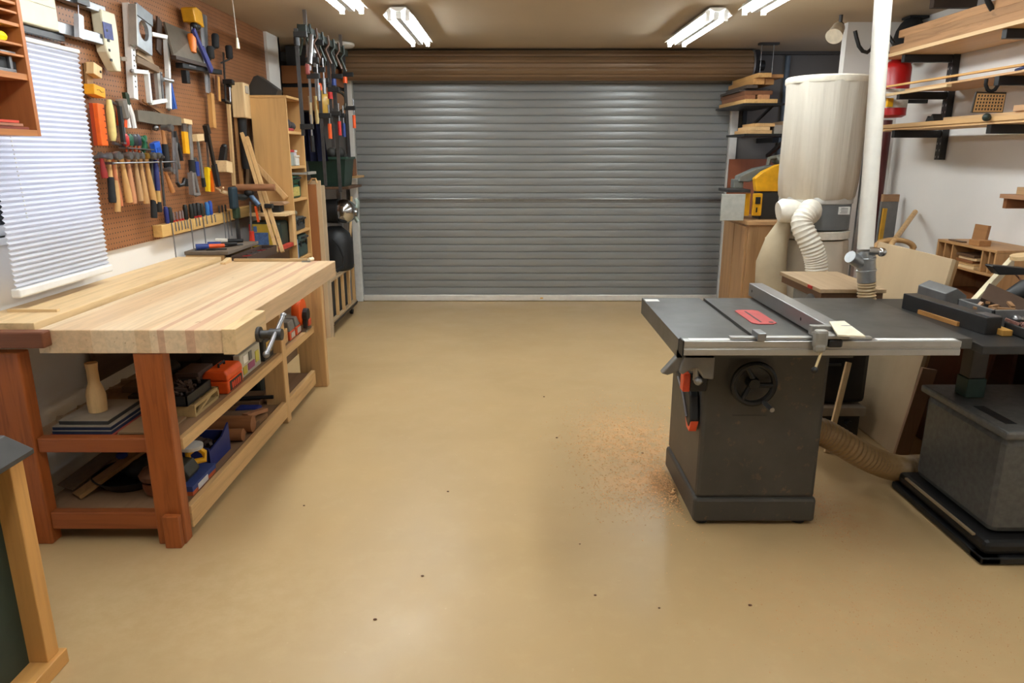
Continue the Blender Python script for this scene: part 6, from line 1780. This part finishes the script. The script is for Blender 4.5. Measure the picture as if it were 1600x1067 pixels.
MB().lathe([(.236, 0), (.242, .004), (.242, .05), (.236, .054)], 48, (CXD, CYD, .98), (CXD, CYD, 2)).build('lower_band', pm((222, 216, 200), .6), dc, 0, True)
pl_ = P(1319, 329, 'y', CYD - .22)
pq = MB().b2((pl_.x - .04, CYD - .229, pl_.z - .025), (pl_.x + .035, CYD - .206, pl_.z + .025)).build('rating_plate', pm((214, 212, 206), .5), dc)
q = MB()
for i in range(4):
    q.b2((pl_.x - .03 + .004 * (i % 2), CYD - .2300, pl_.z - .017 + .010 * i), (pl_.x + .02, CYD - .2291, pl_.z - .013 + .010 * i))
q.build('print', pm((110, 108, 106), .5), pq)
for s in (1,):
    MB().b2((2.335, 4.86, .02), (2.36, 4.885, 1.62)).build('frame_post', GALV, dc, .002)
MB().b2((1.85, 4.75, 0), (2.4, 5.25, .06)).build('base', DSTEEL, dc, .004)
MB().b2((2.30, 5.05, .06), (2.36, 5.11, 1.1)).build('column', DSTEEL, dc)
MB().lathe([(.10, 0), (.10, .28)], 24, (CXD, CYD, .061), (CXD, CYD, 2)).build('blower', DSTEEL, dc, 0, True)
a = P(1258, 333, 'y', 4.70)
h1 = ribbed([Vector((2.0, 4.82, 1.15)), a + Vector((.02, -.02, 0.02)), P(1253, 350, 'y', 4.62), P(1268, 385, 'y', 4.58), P(1275, 410, 'y', 4.58), P(1276, 440, 'y', 4.58), P(1276, 475, 'y', 4.6)], .068, 70, amp=.05, seg=18)
h1.build('ribbed_hose', pm((222, 216, 202), .4), dc, 0, True)
MB().lathe([(.078, 0), (.078, .05)], 24, (2.03, 4.86, 1.15), (1.96, 4.72, 1.15)).build('hose_clamp', GALV, dc, 0, True)
MB().tube([P(1250, 335, 'y', 4.85), P(1236, 330, 'y', 4.80), P(1222, 329, 'y', 4.78), P(1216, 330, 'y', 4.78)], .075, 18, rad=[.07, .078, .078, .06]).build('elbow', pm((232, 226, 214), .4), dc, 0, True)
MB().tube([P(1228, 345, 'y', 4.84), P(1214, 375, 'y', 4.84), P(1205, 410, 'y', 4.84), P(1204, 450, 'y', 4.84), P(1208, 480, 'y', 4.84)], .1, 16, rad=[.045, .075, .10, .105, .09]).build('side_bag', pm((178, 162, 134), .8, 0, .1, 6), dc, 0, True)

# ------------------------------------------------------------------ cabinet and machine right of the roller door
WX = 1.96
wk = wthing('wood_cabinet', 'pale rustic wooden cabinet at the right of the roller door', 'cabinet', (2.25, 6.3, 0))
PALW = wood((168, 130, 90), 'z', .3, .5, .7, .4)
MB().b2((WX + .02, 5.98, .02), (2.6, 6.64, .965)).build('carcase', PALW, wk, .002)
MB().b2((WX, 5.96, .966), (2.62, 6.66, 1.0)).build('top', wood((190, 150, 106), 'x', .2), wk, .003)
for y0, y1 in ((6.0, 6.30), (6.32, 6.62)):
    d_ = MB().b2((WX, y0, .04), (WX + .019, y1, .95)).build('door', PALW, wk, .002)
MB().b2((1.998, 5.94, .3), (1.999, 5.941, .301)).build('latch', STEEL, wk)
wone('pale_sheet', 'pale smooth sheet leaning against the front of the rustic cabinet', 'panel', MB().bar((2.32, 5.88, .004), (2.32, 5.94, .87), .42, .015, (1, 0, 0)), wood((204, 168, 122), 'z', .1), bev=.001)
bsz = 1.001
mb_ = wthing('bench_saw', 'yellow covered bench machine standing on the rustic cabinet', 'machine', (2.3, 6.25, bsz))
y0 = 6.12
a, c = P(1181, 298, 'y', y0), P(1240, 255, 'y', y0)
poly = [(P(px_, py_, 'y', y0).x, P(px_, py_, 'y', y0).z) for px_, py_ in ((1182, 299), (1180, 279), (1193, 268), (1214, 258), (1240, 253), (1290, 253), (1290, 299))]
MB().prism(poly, y0, y0 + .08, 'xz').build('yellow_cover', pm((226, 164, 22), .4), mb_, .006)
poly = [(P(px_, py_, 'y', y0).x, P(px_, py_, 'y', y0).z) for px_, py_ in ((1190, 300), (1290, 300), (1290, 342), (1190, 342))]
MB().b2((poly[0][0], y0 + .01, bsz), (poly[1][0] - .0, y0 + .2, poly[0][1])).build('body', pm((40, 38, 34), .5), mb_, .006)
sx0, sx1 = P(1202, 0, 'y', y0).x, P(1218, 0, 'y', y0).x
sz0, sz1 = P(0, 337, 'y', y0).z, P(0, 302, 'y', y0).z
sp = MB().b2((sx0, y0 - .02, sz0), (sx1, y0 + .009, sz1)).build('switch_plate', pm((226, 164, 22), .4), mb_, .008)
MB().b2((sx0 + .02, y0 - .026, sz0 + .1), (sx1 - .02, y0 - .0205, sz1 - .03)).b2((sx0 + .03, y0 - .026, sz0 + .03), (sx1 - .04, y0 - .0205, sz0 + .07)).build('switch', BLACK, sp)
MB().b2((P(1190, 0, 'y', y0).x, y0 - .01, sz0), (P(1198, 0, 'y', y0).x, y0 + .009, sz1)).build('yellow_strip', pm((226, 164, 22), .4), mb_, .004)
wz0, wz1 = bsz, P(0, 303, 'y', 6.02).z
MB().b2((P(1150, 0, 'y', 6.02).x, 6.0, wz0 + .0), (P(1189, 0, 'y', 6.02).x, 6.02, wz1)).build('white_guard', pm((176, 176, 168), .5), mb_, .003)
MB().b2((P(1158, 0, 'y', 6.1).x, 6.05, wz1 + .01), (P(1195, 0, 'y', 6.1).x, 6.35, wz1 + .035)).build('table', DSTEEL, mb_, .004)
q = MB().prism([(P(px_, py_, 'y', 6.3).x, P(px_, py_, 'y', 6.3).z) for px_, py_ in ((1152, 283), (1154, 275), (1180, 263), (1205, 258), (1205, 270), (1180, 278), (1168, 284))], 6.25, 6.4, 'xz')
q.b2((P(1168, 0, 'y', 6.3).x, 6.28, wz1 + .035), (P(1184, 0, 'y', 6.3).x, 6.38, P(0, 280, 'y', 6.3).z)).build('grey_head', pm((120, 122, 116), .45, .3), mb_, .005)
MB().sph(P(1222, 250, 'y', 6.35), .07, (1.3, 1, .7)).tube([P(1200, 258, 'y', 6.3), P(1202, 248, 'y', 6.3), P(1212, 246, 'y', 6.3)], .02, 8).build('motor', pm((110, 108, 96), .5, .2), mb_, 0, True)
wone('reddish_board', 'reddish brown board standing against the door post behind the yellow machine', 'board', MB().b2((2.185, 7.36, .0), (2.72, 7.38, 1.49)), wood((142, 78, 44), 'z', .12))
# wood stacks on brackets
sh1 = wthing('timber_shelf', 'dark steel shelf on the far wall carrying the upper timber stack', 'shelf', (2.3, 7.1, 1.955))
MB().b2((2.05, 6.62, 1.957), (2.42, 7.5, 1.975)).build('board', BLACKM, sh1)
MB().b2((2.33, 7.5, 1.7), (2.37, 7.53, 1.975)).bar((2.36, 6.75, 1.965), (2.36, 7.52, 1.74), .02, .02).build('bracket', BLACKM, sh1)
SG = 'boards in the upper timber stack'
zc = 1.976
k = 0
ordn = ('first', 'second', 'third', 'fourth', 'fifth', 'sixth', 'seventh', 'eighth', 'ninth', 'tenth', 'eleventh')
for (x0, x1, ya, h, c) in ((2.07, 2.36, 6.64, .035, (214, 168, 104)), (2.08, 2.18, 6.70, .04, (142, 92, 60)), (2.20, 2.30, 6.68, .04, (190, 136, 92)), (2.08, 2.33, 6.70, .035, (120, 76, 46)),
                         (2.06, 2.34, 6.80, .022, (70, 62, 56)), (2.10, 2.20, 6.72, .03, (80, 68, 58)), (2.15, 2.25, 6.70, .052, (196, 146, 86)), (2.26, 2.34, 6.72, .05, (186, 136, 80)), (2.16, 2.28, 6.62, .038, (206, 158, 96)), (2.285, 2.40, 6.66, .03, (180, 130, 80))):
    same = k in (2, 7, 9)
    z = zc if not same else zprev
    wone('timber_board', 'timber in the upper stack by the roller door, %s board counting up from the shelf' % ordn[k], 'board', MB().b2((x0, ya, z + .001), (x1, 7.46 - .05 * (k % 3), z + h)), wood(c, 'y', .25), group=SG, bev=.002)
    zprev = z
    zc = max(zc, z + h)
    k += 1
sh2 = wthing('timber_shelf', 'lower dark steel shelf behind the dust collector with short offcuts', 'shelf', (2.4, 7.0, 1.69))
MB().b2((2.06, 6.55, 1.693), (2.85, 7.1, 1.713)).build('board', BLACKM, sh2)
MB().bar((2.52, 6.7, 1.69), (2.54, 7.3, 1.52), .03, .03).b2((2.5, 7.08, 1.645), (2.56, 7.55, 1.693)).build('bracket', BLACKM, sh2)
k = 0
for (x0, x1, z0, h, c) in ((2.09, 2.32, 1.714, .03, (206, 164, 112)), (2.12, 2.30, 1.745, .03, (214, 176, 124)), (2.16, 2.34, 1.776, .028, (204, 160, 104)), (2.34, 2.55, 1.714, .075, (150, 140, 128)), (2.44, 2.70, 1.79, .035, (160, 130, 100)), (2.57, 2.78, 1.714, .05, (196, 152, 100))):
    wone('short_offcut', 'short offcut on the lower steel shelf behind the dust collector, %s in the heap' % ordn[k], 'offcut', MB().b2((x0, 6.60, z0), (x1, 6.95, z0 + h)), wood(c, 'y', .25), group='offcuts on the lower steel shelf', bev=.002)
    k += 1
hg = wthing('hanging_wires', 'dark ceiling plate with two thin wires down to the upper timber stack', 'wires', P(1201, 72, 'y', 6.95))
p = P(1201, 71, 'y', 6.95)
MB().b2((p.x - .09, 6.92, ZC - .02), (p.x + .09, 6.98, ZC - .001)).build('plate', DSTEEL, hg)
for s in (-.06, .05):
    MB().cyl((p.x + s, 6.95, zc + .005), (p.x + s, 6.95, ZC - .02), .003, n=6).build('wire', STEEL, hg)
wone('wall_conduit', 'grey vertical pipe on the far wall right of the roller door', 'pipe', MB().cyl((2.74, 7.53, 0), (2.74, 7.53, 2.48), .025), pm((96, 108, 120), .5), smooth=True)

# ------------------------------------------------------------------ ceiling spotlight
p = P(1304, 54, 'y', 5.6)
sp_ = wthing('spotlight', 'small cream spotlight fixed to the ceiling near the right pier', 'spotlight', (2.37, 5.6, 2.33))
MB().lathe([(.03, 0), (.045, .02), (.055, .12), (.06, .13)], 20, (2.40, 5.62, 2.445), (2.30, 5.50, 2.32)).build('shade', pm((214, 202, 180), .45), sp_, 0, True)
MB().cyl((2.40, 5.61, 2.44), (2.40, 5.61, ZC), .014).sph((2.40, 5.61, 2.445), .03).build('swivel', DSTEEL, sp_, 0, True)

# ------------------------------------------------------------------ right wall shelves
SX0, SX1 = 2.64, 3.045
LV = (2.195, 1.955, 1.70)


m, n, l, b = new_mat('slotted_steel')
sep = n.new('ShaderNodeSeparateXYZ'); l.new(coords(n, l), sep.inputs[0])


def mnode(op, a, b_=None, c_=None):
    q = n.new('ShaderNodeMath'); q.operation = op
    for k, v in enumerate((a, b_, c_)):
        if v is None:
            continue
        if isinstance(v, (int, float)):
            q.inputs[k].default_value = v
        else:
            l.new(v, q.inputs[k])
    return q.outputs[0]


dots = mnode('MULTIPLY', mnode('COMPARE', mnode('ABSOLUTE', sep.outputs[1]), .018, .004), mnode('LESS_THAN', mnode('PINGPONG', sep.outputs[2], .0225), .007))
l.new(mixrgb(n, l, dots, lin((32, 31, 31)), lin((160, 156, 150))), b.inputs['Base Color'])
b.inputs['Roughness'].default_value = .45
SLOTTED = m


def bracket(y, z, lab, up=.34, drop=.14):
    t = wthing('shelf_bracket', lab, 'bracket', (2.88, y, z), 'black steel shelf brackets on the right wall')
    MB().b2((2.67, y - .02, z - .05), (3.0, y + .02, z - .001)).build('arm', BLACKM, t, .002)
    MB().b2((3.0, y - .03, z - .20), (3.045, y + .03, z + .02)).build('plate', SLOTTED, t, .002)


for y, w in ((5.18, 'far'), (4.15, 'near')):
    for z, lev in zip(LV, ('top', 'middle', 'bottom')):
        bracket(y, z, '%s black bracket under the %s timber shelf on the right wall' % (w, lev))
wone('ply_shelf', 'pale plywood shelf board topmost on the right wall', 'shelf', MB().b2((SX0, 3.0, LV[0]), (3.04, 5.45, LV[0] + .022)), wood((226, 190, 140), 'y', .15), bev=.001)
wone('ply_shelf', 'thin plywood board on the middle brackets of the right wall', 'shelf', MB().b2((SX0 + .04, 3.0, LV[1]), (3.03, 5.12, LV[1] + .012)), wood((206, 160, 110), 'y', .15), bev=.001)
wone('ply_shelf', 'narrow board on the bottom brackets of the right wall', 'shelf', MB().b2((SX0 + .02, 3.0, LV[2]), (2.95, 5.52, LV[2] + .014)), wood((220, 178, 124), 'y', .15), bev=.001)
z = LV[0] + .0235
for i, (x0, x1, ya, h, c, lab) in enumerate(((2.66, 2.83, 5.36, .05, (178, 134, 92), 'rough plank directly on the top shelf of the right wall'), (2.67, 2.82, 5.20, .045, (170, 128, 88), 'rough plank second from the bottom on the top right shelf'), (2.68, 2.83, 5.30, .05, (188, 142, 98), 'rough plank topmost on the top right shelf'))):
    wone('rough_plank', lab, 'plank', MB().b2((x0, 3.0, z), (x1, ya, z + h)), wood(c, 'y', .4, .7, 1., .6), group='rough planks on the top right shelf', bev=.004)
    z += h + .001
hb_ = wthing('black_bag', 'black soft bag hung on the wall beyond the top right shelf', 'bag', (2.955, 5.68, 2.2))
MB().sph((2.955, 5.68, 2.35), .2, (.46, .8, .85)).build('body', pm((22, 20, 20), .9), hb_, 0, True)
MB().b2((2.90, 5.6, 2.50), (3.04, 5.72, 2.515)).build('flap', BLACK, hb_)
zm = LV[1] + .0125
wone('thin_strip', 'long yellow wooden strip jutting out far beyond the middle right shelf', 'strip', MB().bar((2.66, 5.62, zm + .035), (2.95, 3.2, zm + .06), .03, .012), wood((214, 164, 90), 'y', .15))
wone('short_board', 'short board end sticking out at the left of the middle right shelf', 'board', MB().b2((2.66, 4.6, zm - .03), (2.69, 5.55, zm - .014)), PALEY)
wone('blue_rope', 'loop of dark blue rope lying on the middle right shelf', 'rope', MB().tube([(2.70, 4.05, zm + .006), (2.72, 3.9, zm + .03), (2.75, 3.75, zm + .04), (2.78, 3.6, zm + .03)], .008, 6), pm((44, 54, 90), .7), smooth=True)
zl = LV[2] + .0145
for i, (x0, x1, ya, h, zz, c, lab) in enumerate(((2.65, 2.85, 5.58, .026, 0, (206, 164, 112), 'long pale plank lying on the bottom right shelf'), (2.67, 2.80, 4.6, .016, .027, (196, 160, 116), 'thin lath on top of the long pale plank of the bottom right shelf'), (2.655, 2.80, 3.95, .03, .044, (190, 146, 104), 'short thick plank nearest the viewer on the bottom right shelf'))):
    wone('long_plank', lab, 'plank', MB().b2((x0, 3.0, zl + zz), (x1, ya, zl + zz + h)), wood(c, 'y', .2), group='planks on the bottom right shelf', bev=.001)
q = MB().prism([(-.05, 0), (.05, 0), (.03, .035), (.01, .02), (-.02, .045), (-.035, .02)], -.03, .03, 'yz', Matrix.Translation((2.70, 4.75, zl + .0275)))
wone('plastic_clip', 'small black plastic clip sitting on the bottom right shelf', 'clip', q, BLACK, bev=.003)
one('rubber_ball', 'small dark green ball stop at the edge of the bottom right shelf', 'ball', MB().sph((0, 0, .022), .022), pm((40, 52, 44), .5), (2.63, 4.12, zl + .0), smooth=True)
# hooks
def hook(lab, pts, r):
    return wone('steel_hook', lab, 'hook', MB().tube(pts, r, 10), BLACKM, group='big black hooks by the shelves', smooth=True)


y = 5.35
hp = [P(px_, py_, 'y', y) for px_, py_ in ((1336, 48), (1338, 58), (1342, 72), (1348, 80), (1355, 82), (1362, 76), (1366, 62), (1371, 48), (1378, 40))] + [Vector((2.655, 5.3, 2.28))]
hook('big black hook left of the white duct pipe', hp, .013)
y = 4.3
hp = [P(px_, py_, 'y', y) for px_, py_ in ((1541, -8), (1544, 3), (1550, 14), (1559, 19), (1570, 18), (1578, 10))]
hook('big black hook over the planks of the top right shelf', hp, .015)
# hanging chart
y = 4.15
ch = wthing('hanging_chart', 'small tan chart board with rows of black figures hanging under the middle right shelf', 'chart', P(1547, 176, 'y', y))
c = [P(1526, 143, 'y', y), P(1573, 144, 'y', y), P(1567, 176, 'y', y), P(1518, 176, 'y', y)]
q = MB()
o_ = Vector((0, .012, 0))
q._pts(c + [p + o_ for p in c], [(0, 1, 2, 3), (7, 6, 5, 4), (0, 4, 5, 1), (1, 5, 6, 2), (2, 6, 7, 3), (3, 7, 4, 0)])
q.build('frame', pm((50, 40, 30), .5), ch)


def inq(u, v, dy=-.002):
    return c[0].lerp(c[1], u).lerp(c[3].lerp(c[2], u), v) + Vector((0, dy, 0))


q = MB()
q._pts([inq(.03, .09), inq(.97, .09), inq(.97, .97), inq(.03, .97)], [(0, 1, 2, 3)])
pa = q.build('paper', pm((206, 160, 104), .6), ch)
q = MB()
for r_ in range(5):
    for k in range(9):
        u, v = .08 + .098 * k, .15 + .16 * r_
        q._pts([inq(u, v, -.003), inq(u + .055, v, -.003), inq(u + .045, v + .10, -.003), inq(u + .005, v + .09, -.003)], [(0, 1, 2, 3)])
q.build('figures', pm((40, 30, 24), .6), pa)
p = P(1550, 132, 'y', y)
MB().tube([p + Vector((-.035, 0, .03)), p + Vector((-.035, 0, .0)), p + Vector((-.02, 0, -.028)), p + Vector((0, 0, -.036)), p + Vector((.02, 0, -.028)), p + Vector((.035, 0, 0)), p + Vector((.035, 0, .03))], .010, 8).build('hook_loop', BLACKM, ch, 0, True)
wone('wooden_peg', 'small upright tan peg on the right wall above the middle shelf', 'peg', MB().b2((3.02, 4.12, 2.0), (3.045, 4.17, 2.17)), wood((190, 146, 90), 'z'))
wone('light_box', 'dark narrow fitting under the ceiling above the right shelves', 'fitting', MB().b2((2.72, 4.98, 2.455), (3.0, 5.03, ZC - .001)), pm((70, 56, 46), .6))

# extinguisher, red pipe and things against the right wall
ex = wthing('fire_extinguisher', 'red fire extinguisher with white label behind the right shelves', 'extinguisher', (2.80, 5.5, 1.80))
EX, EY = 2.805, 5.5
MB().lathe([(.07, 0), (.095, .015), (.095, .34), (.085, .37), (.05, .40)], 28, (EX, EY, 1.80), (EX, EY, 3)).build('cylinder', pm((176, 24, 24), .3, 0, .05), ex, 0, True)
MB().lathe([(.0965, 0), (.0965, .13)], 28, (EX, EY, 1.865), (EX, EY, 3), False).build('label_band', pm((206, 200, 190), .5, 0, .15, 60), ex, 0, True)
MB().b2((EX - .09, EY - .10, 1.87), (EX - .05, EY - .075, 1.93)).build('yellow_label', YELLOW, ex)
MB().cyl((EX - .02, EY, 2.20), (EX - .02, EY, 2.26), .03).b2((EX - .1, EY - .012, 2.235), (EX + .04, EY + .012, 2.255)).build('valve', BLACK, ex, .002)
MB().b2((EX + .09, EY - .02, 1.9), (XR - .001, EY + .02, 1.95)).build('wall_bracket', BLACKM, ex)
wone('red_pipe', 'dark red steel pipe standing against the right pier', 'pipe', MB().cyl((2.93, 5.80, 0), (2.93, 5.80, 1.795), .04, n=20), pm((84, 30, 28), .4, .1), smooth=True)
gp = wthing('grey_sheet', 'grey steel sheet with worn wooden cap standing by the right wall', 'panel', (3.0, 5.62, .5))
x0, x1 = P(1379, 340, 'y', 5.6).x, P(1401, 340, 'y', 5.6).x
z0, z1 = .3, P(1390, 315, 'y', 5.6).z
x1 = min(x1, XR - .002)
MB().b2((x1 - .13, 5.6, 0), (x1, 5.63, z1)).build('sheet', pm((120, 120, 120), .45, .3), gp, .002)
MB().b2((x1 - .125, 5.595, z1), (x1, 5.635, z1 + .055)).build('cap', wood((166, 128, 92), 'x', .4), gp, .003)
wone('yellow_level', 'yellow level standing upright against the grey steel panel', 'level', MB().bar((x1 - .135, 5.575, .0), (x1 - .11, 5.58, z1 - .05), .03, .02, (1, 0, 0)), pm((206, 156, 40), .45), bev=.002)
a, c = P(1388, 388, 'y', 4.6), P(1430, 331, 'x', 3.02)
wone('dowel_rod', 'pale wooden rod leaning against the right wall', 'rod', MB().cyl(a + (a - c) * .12, c, .018, n=14), wood((206, 166, 112), 'z'), smooth=True)
cp = P(1400, 388, 'y', 4.75)
q = MB()
pts = []
for i in range(70):
    a = i / 69 * 2 * math.pi * 2.4
    pts.append(cp + Vector((.13 * math.cos(a) - .01, .02 * i / 70, .055 * math.sin(a))))
wone('coiled_hose', 'coil of tan hose hanging behind the large pale board', 'hose', q.tube(pts, .017, 10), pm((190, 150, 100), .5), smooth=True)
sl = wthing('small_wall_shelf', 'little wooden bracket shelf at the right edge of the photo', 'shelf', P(1590, 305, 'x', 2.95))
p = P(1562, 306, 'x', 2.85)
MB().b2((2.85, p.y - .7, p.z - .012), (3.045, p.y, p.z + .012)).build('board', wood((176, 130, 96), 'y', .2), sl, .001)
MB().b2((2.87, p.y - .04, p.z - .07), (3.045, p.y - .01, p.z - .013)).build('bracket', BROWNX, sl, .001)
wone('wood_offcut', 'thick wooden block on the little bracket shelf', 'offcut', MB().b2((2.88, p.y - .4, p.z + .013), (3.02, p.y - .09, p.z + .055)), wood((180, 144, 104), 'y', .2), bev=.002)
one('rolled_mesh', 'rolled tan mesh standing on the block of the little bracket shelf', 'roll', MB().lathe([(.05, 0), (.052, .02), (.05, .2), (.056, .23), (.045, .23)], 20), wood((170, 140, 100), 'z', .3, .6, 3.), (2.94, p.y - .22, p.z + .0565), smooth=True)

# ------------------------------------------------------------------ sawdust on the floor
def dust(name, lab, spots, rgb, seed):
    rnd = random.Random(seed)
    q = MB()
    for cx, cy, sx, sy, n_, smin, smax, zmax in spots:
        for i in range(n_):
            x, y = rnd.gauss(cx, sx), rnd.gauss(cy, sy)
            if .765 < x < 1.30 and 2.73 < y < 3.315:
                continue
            if x > 1.80 and y > 2.42:
                continue
            s = rnd.uniform(smin, smax)
            a = rnd.uniform(0, 6.28)
            z = rnd.uniform(.0005, zmax * math.exp(-((x - cx) ** 2 / (2 * sx * sx) + (y - cy) ** 2 / (2 * sy * sy))) + .002)
            u = Vector((math.cos(a), math.sin(a), rnd.uniform(-.3, .3))) * s
            w = Vector((-math.sin(a), math.cos(a), rnd.uniform(-.4, .4))) * s * rnd.uniform(.25, .7)
            c = Vector((x, y, z + s * .35))
            q._pts([c - u, c - w, c + u, c + w, c + Vector((0, 0, s * .4))], [(0, 1, 2, 3), (0, 1, 4), (1, 2, 4), (2, 3, 4), (3, 0, 4)])
    o = q.build(name, pm(rgb, .8, 0, .3, 60))
    tag(o, lab, 'sawdust', kind='stuff')


dust('sawdust', 'orange brown sawdust heaped along the left of the saw cabinet', ((.74, 3.12, .045, .10, 1500, .003, .008, .035), (.66, 3.6, .18, .34, 4200, .002, .006, .003), (.60, 3.0, .14, .12, 1200, .002, .006, .006)), (228, 182, 128), 4)
dust('sawdust', 'fine sawdust scattered over the floor in front of the saw', ((1.30, 2.15, .28, .22, 900, .0015, .0035, .002), (1.38, 2.9, .06, .16, 700, .002, .005, .008), (1.6, 2.2, .2, .2, 500, .0015, .003, .002)), (206, 156, 108), 9)
q = MB()
rnd = random.Random(12)
for px_, py_ in ((700, 768), (870, 684), (586, 968), (1030, 950), (906, 850), (930, 930), (475, 790), (1172, 946), (320, 720), (660, 900), (1004, 708), (850, 620)):
    c = P(px_, py_, 'z', .001)
    s = rnd.uniform(.003, .006)
    q.sph((c.x, c.y, s * .5), s, (1.4, 1, .5), 6)
o = q.build('floor_crumbs', pm((96, 62, 40), .8, 0, .3))
tag(o, 'few dark crumbs scattered on the open floor', 'crumbs', kind='stuff')
